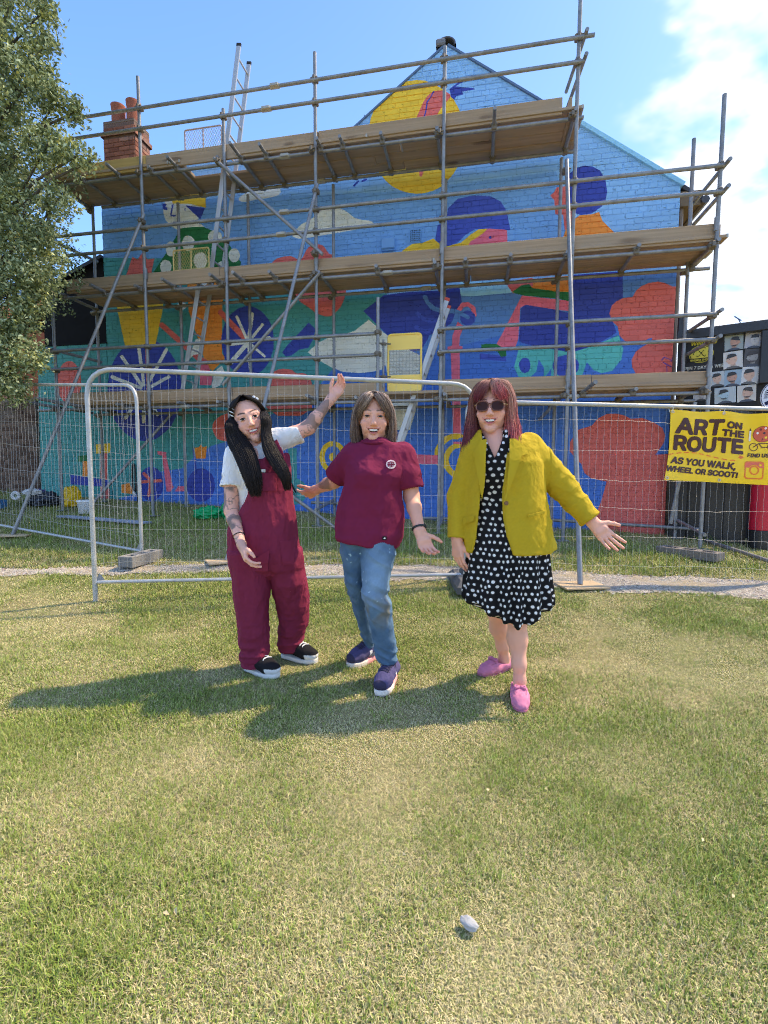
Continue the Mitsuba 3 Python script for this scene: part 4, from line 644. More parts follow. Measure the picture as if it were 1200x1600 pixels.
run('guard_rail', 8.95, 1.42, WOUT + dw, 6.585, joint=5.62); run('guard_rail', 9.40, 1.53, WOUT + dw, 6.30, joint=5.75)
run('guard_rail', 9.5, -.10, WOUT + dw, 4.885, joint=5.5); run('guard_rail', 9.2, -.12, WOUT + dw, 4.585, joint=5.55)
run('guard_rail', 9.62, 4.12, WOUT + dw, 3.135); run('guard_rail', 9.5, 4.12, WOUT + dw, 2.845)
run('guard_rail', 3.30, -.10, WOUT + dw, 3.15); run('guard_rail', 3.30, -.12, WOUT + dw, 2.845)
st('standard', W(4.13, WOUT + .1, 2.06), W(4.13, WOUT + .1, 3.60)); fit(4.13, WOUT + .08, 3.135); fit(4.13, WOUT + .08, 2.845); fit(4.13, WOUT + .08, 2.22)
st('standard', W(4.07, WOUT + .0, 2.40), W(4.07, WOUT + .0, 3.06), .016)
for z in (2.55, 3.0): add(sc_ + '__gate_hinge', cat([tube([W(4.17, WOUT + .06, z), W(3.97, WOUT - .02, z)], .012, 6), obox(W(4.07, WOUT, z), WL * .03, WN * .025, UP * .02, .005)]), 'coupler_metal')
# end guard rails
for z in (6.60, 6.32): st('end_rail', W(1.52, WOUT + .12, z + .01), W(1.60, WIN - .1, z + .01))
for z in (4.90, 4.60): st('end_rail', W(-.12, WOUT + .14, z), W(-.10, WIN - .10, z))
for z in (3.17, 2.86): st('end_rail', W(-.12, WOUT + .14, z), W(-.10, WIN - .12, z))
for z in (4.90, 3.17): st('end_rail', W(9.53, WOUT + .1, z), W(9.38, WIN - .12, z - .0))
# transoms with their ends poking out past the toe boards
TR = {0: [(9.06, 1.80), (9.55, 1.42), (8.3, 1.1), (7.23, 1.10), (6.6, 1.06), (5.08, 1.36), (4.45, 1.1), (3.2, 1.14), (2.3, 1.06), (1.40, 1.66), (.79, 1.10), (-.02, 1.1)],
      1: [(9.3, 1.1), (8.55, 1.25), (7.9, 1.1), (7.34, 1.25), (6.56, 1.26), (6.2, 1.27), (5.68, 1.2), (5.0, 1.05), (4.16, 1.10), (3.36, 1.07), (2.95, 1.09), (2.37, 1.10), (1.66, 1.05), (.82, 1.08), (-.08, 1.06)],
      2: [(9.38, 1.06), (8.85, 1.2), (8.22, 1.22), (7.65, 1.05), (7.23, 1.2), (6.52, 1.06), (6.19, 1.30), (5.8, 1.2), (4.98, 1.16), (4.66, 1.14), (4.10, 1.10), (3.35, 1.05), (2.61, 1.26), (1.61, 1.06)]}
for l, tl in TR.items():
    for u, w1 in tl:
        z = LEV[l] + 2 * R_T; st('transom', W(u, WIN - .07, z), W(u, w1, z))
        for w in (WOUT - dw, WIN + dw): add(sc_ + '__coupler', cat([obox(W(u, w, z - R_T), WL * .036, WN * .036, UP * .045, .01), tube([W(u - .05, w + .03, z - .01), W(u + .05, w + .03, z - .01)], .007, 6)]), 'coupler_metal')
# boards: four wide, butted; a ladder hatch left open in the upper two lifts and at the lowest
def board(u0, u1, w, z, sag=0.0, wd=.2):
    r = rng; m = obox(W((u0 + u1) / 2, w, z + r.normal(0, .003)), WL * ((u1 - u0) / 2 - .004), WN * (wd / 2 - .003), UP * .019, .004)
    add(sc_ + '__board', m, 'scaffold_wood')
    for e in (u0 + .02, u1 - .02):
        if rng.random() < .7: add(sc_ + '__end_band', obox(W(e, w, z), WL * .012, WN * (wd / 2 + .001), UP * .0205), 'sleeve_metal')
bw = [.885, .685, .485, .285]
def deck(l, splits, hatch):
    z = LEV[l] + 4 * R_T + .022 - .002
    for k, w in enumerate(bw):
        sp = splits[k % len(splits)]
        for a, b in zip(sp, sp[1:]):
            segs = [(a, b)]
            for (h0, h1, rows) in hatch:
                if k in rows: segs = [s for x0, x1 in segs for s in ((x0, min(x1, h0)), (max(x0, h1), x1)) if s[1] - s[0] > .05]
            for x0, x1 in segs: board(x0, x1, w, z)
deck(2, [[1.5, 4.3, 7.35, 9.5], [1.48, 3.9, 7.5, 9.52]], [(6.28, 7.16, (0, 1))])
deck(1, [[-.22, 3.4, 6.2, 9.2], [-.20, 2.9, 6.5, 9.22]], [(6.72, 7.42, (0, 1))])
deck(0, [[-.12, 1.6, 3.26, 4.1, 6.9, 9.6], [-.1, 3.28, 4.08, 7.6, 9.5]], [])
def toe(u0, u1, l, h=.205, w=.965 - .02, tilt=0):
    z = LEV[l] + .08 + h / 2 - .012; add(sc_ + '__toe_board', obox(W((u0 + u1) / 2, w, z), WL * ((u1 - u0) / 2 - .003), WN * .017, UP * (h / 2), .004), 'scaffold_wood')
toe(5.02, 7.75, 2); toe(1.76, 5.02, 2, .208); toe(8.35, 9.53, 2)
toe(6.58, 9.25, 1, .21); toe(3.3, 6.58, 1, .20); toe(-.09, 3.3, 1, .21)
toe(6.4, 9.3, 0, .20); toe(4.06, 6.4, 0, .20); toe(1.3, 3.25, 0, .205); toe(-.06, 1.3, 0, .20)
# the newer, yellower board at the left end of the top lift
scene['new_wood'] = pbr(proc(lambda p, n, uv: mikit.mix((.46, .30, .09), (.60, .42, .16), mikit.fbm(((p.x - WO[0]) * WL[0] + (p.y - WO[1]) * WL[1]) * 1.5, p.z * 36, 2.0, 3))), .75, .25)
k_ = add(sc_ + '__toe_board', obox(W(8.35 - .0, .945, LEV[2] + .17), WL * .6, WN * .019, UP * .104, .004), 'new_wood'); labels[k_] = {'label': 'newer yellow toe board at the left end of the top lift'}
def end_toe(u, l): add(sc_ + '__toe_board', obox(W(u, .62, LEV[l] + .17), WL * .017, WN * .33, UP * .10, .004), 'scaffold_wood')
end_toe(1.66, 2); end_toe(-.12, 1); end_toe(-.08, 0)
# diagonal braces
st('brace', W(6.56, WOUT + .075, 5.72), W(4.93, WOUT + .075, 4.25)); st('brace', W(4.98, WOUT + .075, 4.0), W(6.5, WOUT + .075, 2.50))
st('brace', W(.25, WOUT - .1, ground_uw(.25, 1) + .3), W(.05, .95, 2.1))
fit(5.05, WOUT + .05, 4.28); fit(5.05, WOUT + .05, 4.0); fit(6.5, WOUT + .05, 5.68)
st('brace', W(9.0, .9, ground_uw(9, .9) + .1), W(7.9, .3, 2.2))
# foot ties near the ground
st('foot_tie', W(1.9, WIN + .05, .52), W(-.35, WIN + .05, .42)); st('foot_tie', W(-.07, WIN - .1, .55), W(-.10, 1.05, .42)); st('foot_tie', W(3.6, WIN + .05, .50), W(3.0, WIN + .05, .50)); st('foot_tie', W(3.27, WIN, .52), W(3.27, 1.1, .45))
st('foot_tie', W(5.4, WIN + .05, .72), W(4.4, WIN + .05, .70)); st('foot_tie', W(5.05, .2, .76), W(5.05, 1.1, .66))
st('brace', W(1.55, 1.08, 2.34), W(1.85, .2, 2.0))
# raking shores out to the lawn, each with its foot
RK = [((7.79, 1.06, 4.98), (8.86, 2.42), .024), ((5.03, 1.06, 5.12), (5.45, 2.93), .023), ((1.71, 1.12, 5.02), (1.78, 3.06), .0245)]
for (u, w, z), (ub, wb), rr in RK:
    a = W(u, w, z); b = W(ub, wb, ground_uw(ub, wb) + .02); b = b; a = a + (a - b) / np.linalg.norm(a - b) * .12
    st('raker', a, b, rr); fit(u, WOUT + .04, z)
st('foot_tie', W(5.62, 2.2, 1.35), W(4.62, 1.55, .45))
fit(5.15, 1.85, .92)
for ub, wb, ang, lab in ((8.86, 2.42, .3, 'square plywood pad under the raking tube at the far left'), (5.45, 2.93, .5, 'plywood pad half hidden behind the woman in dungarees'), (1.78, 3.06, .12, 'pale plywood pad under the raking tube behind the woman in yellow')):
    p = W(ub, wb, ground_uw(ub, wb)); c, s = math.cos(ang), math.sin(ang)
    tag(addc('plywood_pad', obox(p + [0, 0, .012], np.array([c, s, 0]) * .21, np.array([-s, c, 0]) * .15, UP * .008, .002), (.50, .37, .22)), lab, 'plywood pad')
# ---------------------------------------------------------------- ladders
scene['aluminium'] = pbr((.50, .50, .49), .42, .5, .55)
def ladder(label, top, bot, wn, wf, n, hooks=False):
    """Stiles at depths wn and wf, leaning along the wall; top and bot are (u, z)."""
    k = thing('ladder', label, 'ladder', 'ladders of the scaffolding')
    (u0, z0), (u1, z1) = top, bot; d = np.array([u1 - u0, z1 - z0]); d /= np.linalg.norm(d); nrm = WL * -d[1] + UP * d[0]
    for w in (wn, wf): add(k + '__stile', obox(W((u0 + u1) / 2, w, (z0 + z1) / 2), (WL * (u1 - u0) + UP * (z1 - z0)) / 2, WN * .013, nrm * .034, .004), 'aluminium')
    for i in range(n):
        t = (i + .6) / n; p = lambda w: W(u0 + (u1 - u0) * t, w, z0 + (z1 - z0) * t)
        add(k + '__rung', tube([p(wn + .012), p(wf - .012)], .014, 8), 'aluminium', 40)
    for w in (wn, wf):
        addc(k + '__end_cap', obox(W(u0, w, z0), (WL * d[0] + UP * d[1]) * .022, WN * .0145, nrm * .036, .003), lin(200, 96, 84) if hooks else lin(60, 60, 60))
    return k
ladder('tall aluminium ladder rising through the top platform beside the sky', (6.30, 7.47), (6.86, 4.09), .76, .44, 13)
ladder('short ladder between the lowest and middle platforms at the left', (7.02, 4.28), (7.42, 2.33), .74, .42, 8)
ladder('aluminium ladder with red tipped stiles leaning from lawn to lowest lift', (3.20, 3.60), (4.30, ground_uw(4.3, .7)), .86, .56, 12, True)
# ---------------------------------------------------------------- ladder gates
def mesh_gate(label, u0, u1, z0, z1, w, col, lean=0.0):
    k = thing('hatch_gate', label, 'mesh gate')
    P = lambda u, z: W(u, w + lean * (z - z0), z)
    addc(k + '__frame', cat([tube(bend([P(u0, z0), P(u0, z1), P(u1, z1), P(u1, z0)], .03), .011, 6), tube([P((u0 + u1) / 2, z0), P((u0 + u1) / 2, z1)], .011, 6)]), col, 'vc_gloss', True)
    m = []; n = 15; H = z1 - z0; Wd = u1 - u0
    for i in range(-6, n):
        for sgn in (1, -1):
            a = u0 + Wd * i / n; b = a + H * .62; z_a, z_b = z0, z1
            if a < u0: z_a = z0 + (u0 - a) / .62; a = u0
            if b > u1: z_b = z1 - (b - u1) / .62; b = u1
            if a >= u1 or z_a >= z_b: continue
            if sgn < 0: a, b = u0 + u1 - a, u0 + u1 - b
            m.append(tube([P(a, z_a), P(b, z_b)], .0028, 4, False))
    kk = addc(k + '__wire_mesh', cat(m), col * .9); labels[kk] = {'kind': 'stuff'}
    addc(k + '__base_bar', cat([obox(P((u0 + u1) / 2, z0 - .025), WL * ((u1 - u0) / 2), WN * .012, UP * .03, .004)] + [obox(P(u0 + (u1 - u0) * t, z0 - .05) + WN * .03, WL * .018, WN * .03, UP * .03, .005) for t in (.22, .78)]), col * 1.05, 'vc_gloss')
mesh_gate('raised mesh hatch gate on the top platform, seen against the sky', 6.66, 7.28, 6.03, 6.47, .66, lin(190, 170, 160))
mesh_gate('cream yellow mesh hatch gate on the middle platform', 6.80, 7.40, 4.30, 4.60, .86, lin(214, 190, 120))
yg = thing('ladder_gate', 'yellow sheet and mesh ladder gate at the opening of the lowest lift', 'gate')
P = lambda u, z, w=.90: W(u, w, z)
YEL = lin(246, 210, 96); u0, u1, z0, z1 = 3.55, 4.02, 2.35, 3.15
addc(yg + '__frame', tube(bend([P(u0 + .2, z0), P(u0, z0), P(u0, z1), P(u1, z1), P(u1, z0), P(u0 + .2, z0)], .05), .015, 8), YEL, 'vc_gloss', True)
addc(yg + '__panel', obox(P(3.785, 3.035), WL * .225, WN * .004, UP * .10), YEL, 'vc_gloss'); addc(yg + '__panel', obox(P(3.785, 2.47), WL * .225, WN * .004, UP * .115), YEL, 'vc_gloss')
for i in range(10): addc(yg + '__wire', tube([P(u0 + .047 * (i + .5), 2.58), P(u0 + .047 * (i + .5), 2.94)], .0025, 4), lin(150, 150, 140))
for i in range(8): addc(yg + '__wire', tube([P(u0, 2.60 + .045 * i), P(u1, 2.60 + .045 * i)], .0025, 4), lin(150, 150, 140))

# ---------------------------------------------------------------- mesh fence panels
scene['fence_steel'] = pbr(proc(lambda p, n, uv: _steel(p, n, uv) * 1.0 + mi.Color3f(.20, .205, .19)), .45, .5, .3)
scene['fence_wire'] = pbr((.44, .45, .44), .5, .5, .2)
def panel(label, A, B, z0, zr, zt, zb0=None, feet=True, nv=50, nh=6, corner=.16, extra=0, dent=0, wirr=.0009, seed=0):
    """A, B: ground points of the two posts; z0, zr, zt: heights of post foot, lower rail and top rail at A and B."""
    k = thing('wire_fence', label, 'fence', 'temporary mesh fences across the lawn')
    A, B = np.array(A, float), np.array(B, float); r = np.random.default_rng(seed)
    def Q(s, t):   # s along, t from lower rail (0) to top rail (1)
        p = A + (B - A) * s; zl = zr[0] + (zr[1] - zr[0]) * s; zh = zt[0] + (zt[1] - zt[0]) * s
        return np.array([p[0], p[1], zl + (zh - zl) * t])
    fA, fB = np.array([A[0], A[1], z0[0]]), np.array([B[0], B[1], z0[1]])
    add(k + '__frame', tube(bend([fA, Q(0, 1), Q(1, 1), fB], corner, 7), .0205, 10), 'fence_steel', True)
    add(k + '__lower_rail', tube([Q(0, 0), Q(1, 0)], .0165, 8), 'fence_steel', 40)
    for e, s in ((0, .012), (1, .988)): addc(k + '__corner_plate', TM([Q(e, 0), Q(s, 0.045), Q(abs(e - .028), 0)], [[0, 1, 2]]), (.3, .3, .3))
    off = np.array([-(B - A)[1], (B - A)[0]]) / np.linalg.norm(B - A) * .012
    for i in range(nv):
        s = (i + .7) / (nv + .4) * .985 + .008; w = .0
        pts = []
        edge = min(s, 1 - s) * np.linalg.norm(B - A); top = 1 - (max(0, corner - edge) / corner) ** 2 * corner / (zt[0] - zr[0])
        for t in np.linspace(0, 1, 7 if dent else 2):
            p = Q(s + (dent * .006 * math.sin(t * 9 + i * 1.7) * r.uniform(.4, 1) if 0 < t < 1 else 0), t * top); pts.append(p + np.r_[off * (1 + (dent * .8 * math.sin(t * 6 + i) if dent else 0)), 0])
        add(k + '__wire', tube(pts, wirr, 4, False), 'fence_wire')
    for j in range(nh):
        t = (j + .55) / (nh + .1); pts = [Q(.004 + .992 * s, t + (.006 * math.sin(s * 11 + j * 2) + .004 * math.sin(s * 31 + j))) + np.r_[-off * .3, 0] for s in np.linspace(0, 1, 12)]
        add(k + '__wire', tube(pts, wirr * 1.08, 4, False), 'fence_wire')
    return k, Q
pA, QA = panel('mesh fence panel at the left that slants back towards the garden wall', (-2.81, 5.52), (-5.97, 6.90), (.24, .40), (.275, .505), (2.17, 2.426), seed=1, dent=.7, nv=48, wirr=.0016, corner=.20)
pB, QB = panel('long mesh fence panel directly behind the three women', (-2.535, 4.155), (.835, 4.46), (.04, .13), (.215, .235), (2.055, 1.99), seed=2, dent=.25, corner=.24)
pC, QC = panel('mesh fence panel at the right that carries the yellow banner', (.80, 4.70), (4.20, 4.70), (.09, .02), (.165, .075), (1.875, 1.80), seed=3, dent=.12, corner=.12)
add(pA + '__clamp', obox(QA(.62, 1) + [0, 0, -.07], np.array([.02, 0, 0]), np.array([0, .02, 0]), UP * .11, .008), 'fence_steel')
# hooped ends poke out below the lower rail of panel B: rusty stain is in the steel itself
def block(label, c, ang, L=.36, Wd=.115, H=.075, col=(.34, .33, .31)):
    """A fence foot with three open sockets."""
    k = thing('ballast_block', label, 'block'); ca, sa = math.cos(ang), math.sin(ang); ex, ey = np.array([ca, sa, 0]), np.array([-sa, ca, 0]); c = np.array(c)
    m = [obox(c + ey * s * (Wd - .02) + UP * H, ex * L, ey * .02, UP * H, .006) for s in (1, -1)]
    for t in (-1, -.33, .33, 1): m.append(obox(c + ex * t * (L - .03) + UP * (H + .002), ex * .03, ey * (Wd - .039), UP * (H - .004), .004))
    addc(k + '__body', cat(m), col); addc(k + '__core', obox(c + UP * .03, ex * (L - .05), ey * (Wd - .045), UP * .03), (.05, .05, .05))
g = onG(-2.66, 5.22); block('grey block foot holding the end of the left fence panel', g, 1.42, .27, .085, .06, (.22, .215, .20))
g = onG(3.60, 5.62); block('weathered fence foot lying in the grass at the right', g, -1.02, .34, .10, .05, (.20, .18, .16))
g = onG(.72, 4.44); k = thing('ballast_block', 'dark rubber fence foot behind the woman in the yellow blazer', 'block')
addc(k + '__body', trimesh.convex.convex_hull(np.vstack([obox(g + [0.02, 0, .03], np.array([.10, 0, 0]), np.array([0, .33, 0]), UP * .03).vertices, obox(g + [.02, 0, .09], np.array([.06, 0, 0]), np.array([0, .26, 0]), UP * .02).vertices])), (.10, .10, .10)); addc(k + '__socket', tube([g + [.02, .02, .1], g + [.02, .02, .17]], .03, 10), (.12, .12, .12))
tag(add('scaffold_tube', tube([onG(4.42, 6.55, .03), onG(4.28, 5.05, .05)], .024, 10), 'galvanised_steel', 40), 'loose scaffold tube lying on the grass at the lower right', 'scaffold tube')
# ---------------------------------------------------------------- yellow banner cable-tied to the right panel
bn = thing('banner', 'yellow ART ON THE ROUTE banner tied to the fence', 'banner')
BY = 4.665
def bpt(s, t):
    """s, t from 0 to 1 over the banner (left-right, top-bottom)."""
    s = np.asarray(s, float); t = np.asarray(t, float)
    x = 2.745 + 1.52 * s - .012 * t - .055 * np.clip((t - .55) / .45, 0, 1) ** 1.5 * np.exp(-s * 9)
    z = 1.797 - .045 * s - t * (.672 + .03 * s) - .014 * np.sin(s * np.pi * 3) ** 2 * (1 - t)
    y = BY - .012 * np.sin(s * 9.5 + t * 2) - .010 * np.sin(s * 23 - t * 3) * (1 - t) - .05 * t * t * np.exp(-s * 8) - .008 * np.sin(t * 7 + s * 4)
    return np.stack([x, y, z], -1)
S_, T_ = np.meshgrid(np.linspace(0, 1, 61), np.linspace(0, 1, 31), indexing='ij'); bv = bpt(S_, T_).reshape(-1, 3)
i, j = np.meshgrid(np.arange(60), np.arange(30), indexing='ij'); q = i * 31 + j
bf = np.vstack([np.stack([q, q + 1, q + 32], -1).reshape(-1, 3), np.stack([q, q + 32, q + 31], -1).reshape(-1, 3)])
addc(bn + '__sheet', TM(bv, bf), lin(252, 205, 16), 'vc_banner', True)
scene['vc_banner'] = pbr(VC, .38, .4)
def on_banner(m, s0, t0, sx, rot=0., skew=0., up=.0035):
    """A flat mesh (x right, y up, in banner widths of 1.52 m) laid on the sheet."""
    v = m.vertices.copy(); x, y = v[:, 0], v[:, 1]; c, s = math.cos(rot), math.sin(rot); x, y = c * x - s * y + skew * y, s * x + c * y
    S2, T2 = s0 + x / 1.52, t0 - y / .70
    p = bpt(S2, T2); p[:, 1] -= up; return TM(p, m.faces)
def words(text, h, s0, t0, rot=0., skew=0., wide=1.0, col=lin(78, 40, 34), fat=0, bend_=0.0):
    m = meshkit.text_mesh(text, h, .001, True); poly = None
    v, f = m.vertices.copy(), m.faces
    keep = v[:, 2] > .0005; top = np.all(keep[f], 1); f = f[top]
    v[:, 0] -= v[:, 0].min(); v[:, 0] *= (wide[1] - wide[0]) * 1.52 / v[:, 0].max(); v[:, 1] += bend_ * np.sin(v[:, 0] * 5)
    mm = TM(v, f)
    ms = [mm] + ([TM(v + [dx, dy, 0], f) for dx, dy in ((fat, 0), (-fat, 0), (0, fat), (0, -fat), (fat * .7, fat * .7), (-fat * .7, -fat * .7), (fat * .7, -fat * .7), (-fat * .7, fat * .7))] if fat else [])
    out = [on_banner(q_, s0, t0, 1, rot, skew, .0030 + .00025 * z_) for z_, q_ in enumerate(ms)]
    addc(bn + '__lettering', cat(out), col, 'vc_banner')
#BANNER
def flatpoly(pts): 
    P_ = Polygon(pts); v, f = trimesh.creation.triangulate_polygon(P_, engine='earcut'); return TM(np.c_[v, np.zeros(len(v))], np.asarray(f))
def blob(cx, cy, rx, ry, n=20): t = np.arange(n) * 2 * np.pi / n; return flatpoly(np.c_[cx + rx * np.cos(t), cy + ry * np.sin(t)])
def stroke(pts, w): 
    g = LineString(pts).buffer(w / 2, quad_segs=3); v, f = trimesh.creation.triangulate_polygon(g, engine='earcut'); return TM(np.c_[v, np.zeros(len(v))], np.asarray(f))
def deco(m, col, s0, t0, up=.0035): addc(bn + '__print', on_banner(m, s0, t0, 1, up=up), col, 'vc_banner')
words('ART', .141, .033, .318, -.012, .02, (.033, .338), fat=.006); words('ON', .057, .364, .222, 0, 0, (.364, .466), fat=.004); words('THE', .060, .338, .338, 0, 0, (.338, .483), fat=.004)
words('ROUTE', .132, .030, .555, -.012, 0, (.030, .478), fat=.007)
words('AS YOU WALK,', .060, .020, .752, -.055, .12, (.020, .434), fat=.003); words('WHEEL OR SCOOT!', .050, -.004, .868, -.052, .10, (-.002, .450), fat=.003)
words('FIND US', .034, .508, .612, -.01, .15, (.508, .632), fat=.0015)
ORG = lin(238, 120, 40)
for a in range(9):
    x0 = .015 + a * .050; yy = lambda x: .030 * math.sin((x - .03) * 12)
    deco(stroke([(x0 * 1.52 - .02, yy(x0)), (x0 * 1.52 + .022, yy(x0 + .03))], .009), ORG, 0, .63)
deco(stroke([(.69, .002), (.70, .006)], .009), ORG, 0, .63); deco(flatpoly([(.695, .028), (.74, .008), (.70, -.016)]), ORG, 0, .63)
def rrect(cx, cy, hx, hy, rad): return sbox(cx - hx + rad, cy - hy + rad, cx + hx - rad, cy + hy - rad).buffer(rad, quad_segs=4)
def shp(g):
    out = []
    for q_ in flat(g) if g.geom_type != 'Polygon' else [g]:
        v, f = trimesh.creation.triangulate_polygon(q_, engine='earcut'); out.append(TM(np.c_[v, np.zeros(len(v))], np.asarray(f)))
    return cat(out)
ig = rrect(.835, 0, .090, .088, .024); deco(shp(ig.difference(rrect(.835, 0, .078, .076, .017))), ORG, 0, .80)
deco(shp(sbox(.745, .025, .925, .086).intersection(ig).difference(Point(.835, 0).buffer(.052)).difference(rrect(.892, .052, .012, .012, .003))), lin(236, 110, 74), 0, .80, .0030)
deco(shp(Point(.835, 0).buffer(.046).difference(Point(.835, 0).buffer(.034))), ORG, 0, .80)
pal = Point(0, 0).buffer(.085).difference(Point(.075, .02).buffer(.030)); pal = affinity.scale(pal, .95, .88); deco(shp(pal.buffer(.004)), lin(120, 40, 34), .595, .29, .0030); deco(shp(pal), lin(214, 92, 56), .595, .29, .0038)
for cx, cy, c_ in ((-.045, .012, (250, 236, 226)), (-.022, .046, (130, 40, 40)), (.02, .056, (250, 226, 216)), (.012, .010, (90, 50, 60)), (-.03, -.035, (236, 176, 150)), (.028, -.034, (252, 210, 60)), (-.004, -.05, (130, 60, 40))): deco(blob(cx, cy, .0115, .0115, 10), lin(*c_), .595, .29, .0046)
for cx in (-.075, .085): deco(shp(Point(cx, 0).buffer(.040).difference(Point(cx, 0).buffer(.033))), lin(110, 60, 30), .595, .47)
deco(stroke([(-.075, 0), (-.03, .035), (.05, .035), (.085, 0), (.0, -.005), (-.03, .035)], .008), lin(110, 60, 30), .595, .47, .0042)
deco(stroke([(-.0, -.06), (0, .035)], .018), lin(236, 226, 200), .522, .29); deco(flatpoly([(-.009, .035), (.009, .035), (0, .066)]), lin(70, 50, 40), .522, .29, .004); deco(stroke([(0, -.02), (0, 0)], .019), lin(200, 150, 120), .522, .29, .0042)
for s in (0.0, .318, .64, .97):
    p = bpt(s + .006, .0); addc(bn + '__cable_tie', tube([p + [0, -.004, -.03], p + [0, -.03, .02], p + [0, .05, .03], p + [0, .03, -.02]], .0035, 5), (.75, .75, .72))
for s, t in ((.012, .03), (.33, .03), (.65, .03), (.012, .97), (.34, .965), (.68, .965)):
    th = np.arange(12) * 2 * np.pi / 12; p = bpt(s, t) + [0, -.004, 0]; addc(bn + '__eyelet', tube([p + [.011 * math.cos(a), 0, .011 * math.sin(a)] for a in np.r_[th, 0]], .004, 5), (.6, .58, .5))

# ---------------------------------------------------------------- barber's shop at the right
bs = thing('barber_shop', 'black barber shop front with portrait posters at the right edge', 'shop')
_ba = math.radians(31); BA, BD, BNm = np.array([4.13, 6.95, 0]), np.array([math.cos(_ba), -math.sin(_ba), 0]), np.array([-math.sin(_ba), -math.cos(_ba), 0])
def SP(s, z, w=0.0): return BA + BD * s + BNm * w + np.array([0, 0, z])
BK = (.018, .019, .021)
addc(bs + '__wall', obox(SP(.46, 1.14, -.6), BD * .46, BNm * .55, UP * 1.0), BK, 'vc_gloss')
for q in range(4): addc(bs + '__wall_board', obox(SP(.115 + .215 * q, 1.1, -.04), BD * .102, BNm * .012, UP * .98, .004), np.array(BK) * rng.uniform(.9, 1.5), 'vc_gloss')
addc(bs + '__wall', obox(SP(1.35, 1.4, -1.2), BD * .6, BNm * .3, UP * 1.25), (.03, .032, .036))
addc(bs + '__fascia', obox(SP(.555, 3.125, .03), BD * .555, BNm * .05, UP * .065, .008), BK, 'vc_gloss')
addc(bs + '__fascia', obox(SP(.06, 3.26, .03), BD * .06, BNm * .05, UP * .155, .02), BK, 'vc_gloss')
addc(bs + '__upright', obox(SP(1.03, 2.72, .03), BD * .082, BNm * .045, UP * .34, .008), BK, 'vc_gloss')
addc(bs + '__sign_back', obox(SP(.52, 2.55, -.06), BD * .50, BNm * .03, UP * .52), (.035, .037, .04))
def on_sign(m, s0, z0, up=.0): return TM(SP(0, 0) + (m.vertices[:, :1] + s0) * BD + (m.vertices[:, 1:2] + z0) * UP + (m.vertices[:, 2:3] + up - .028) * BNm, m.faces)
def bword(text, h, s0, z0, col, wide=1.0, skew=0.0):
    m = meshkit.text_mesh(text, h, .002, True); v = m.vertices.copy(); v[:, 0] = v[:, 0] * wide + skew * v[:, 1]; addc(bs + '__lettering', on_sign(TM(v, m.faces), s0, z0), col)
bword('Welcome', .052, .17, 2.985, lin(206, 190, 60), .95, .2)
bword('OPEN 7 DAYS A WEEK', .042, .07, 2.655, lin(200, 200, 190), .86)
em = cat([TM(np.c_[m.vertices[:, :2], m.vertices[:, 2] + .001 * q_], m.faces) for q_, m in enumerate([shp(affinity.scale(Point(0, 0).buffer(.125, quad_segs=8), 1.15, .95))])]); addc(bs + '__emblem', on_sign(em, .30, 2.86, .003), lin(214, 200, 84))
addc(bs + '__emblem', cat([on_sign(shp(affinity.scale(Point(0, 0).buffer(.118, quad_segs=8).difference(Point(0, 0).buffer(.110, quad_segs=8)), 1.15, .95)), .30, 2.86, .005), on_sign(shp(sbox(-.16, -.098, .16, -.055)), .30, 2.86, .005)] + [on_sign(stroke(l, .008), .30, 2.86, .006) for l in ([(-.03, .05), (.03, -.03)], [(.03, .05), (-.03, -.03)], [(-.05, .075), (-.02, .085), (0, .075), (.02, .085), (.05, .075)], [(-.09, .0), (-.08, .03)], [(.09, 0), (.08, .03)], [(-.055, -.02), (-.04, -.035)], [(.055, -.02), (.04, -.035)])]), (.02, .02, .02))
addc(bs + '__emblem', cat([on_sign(TM(m.vertices + [-.125, -.092, 0], m.faces), .30, 2.86, .007) for m in [meshkit.text_mesh('BARBER SHOP', .024, .002, True)]]), lin(214, 200, 84))
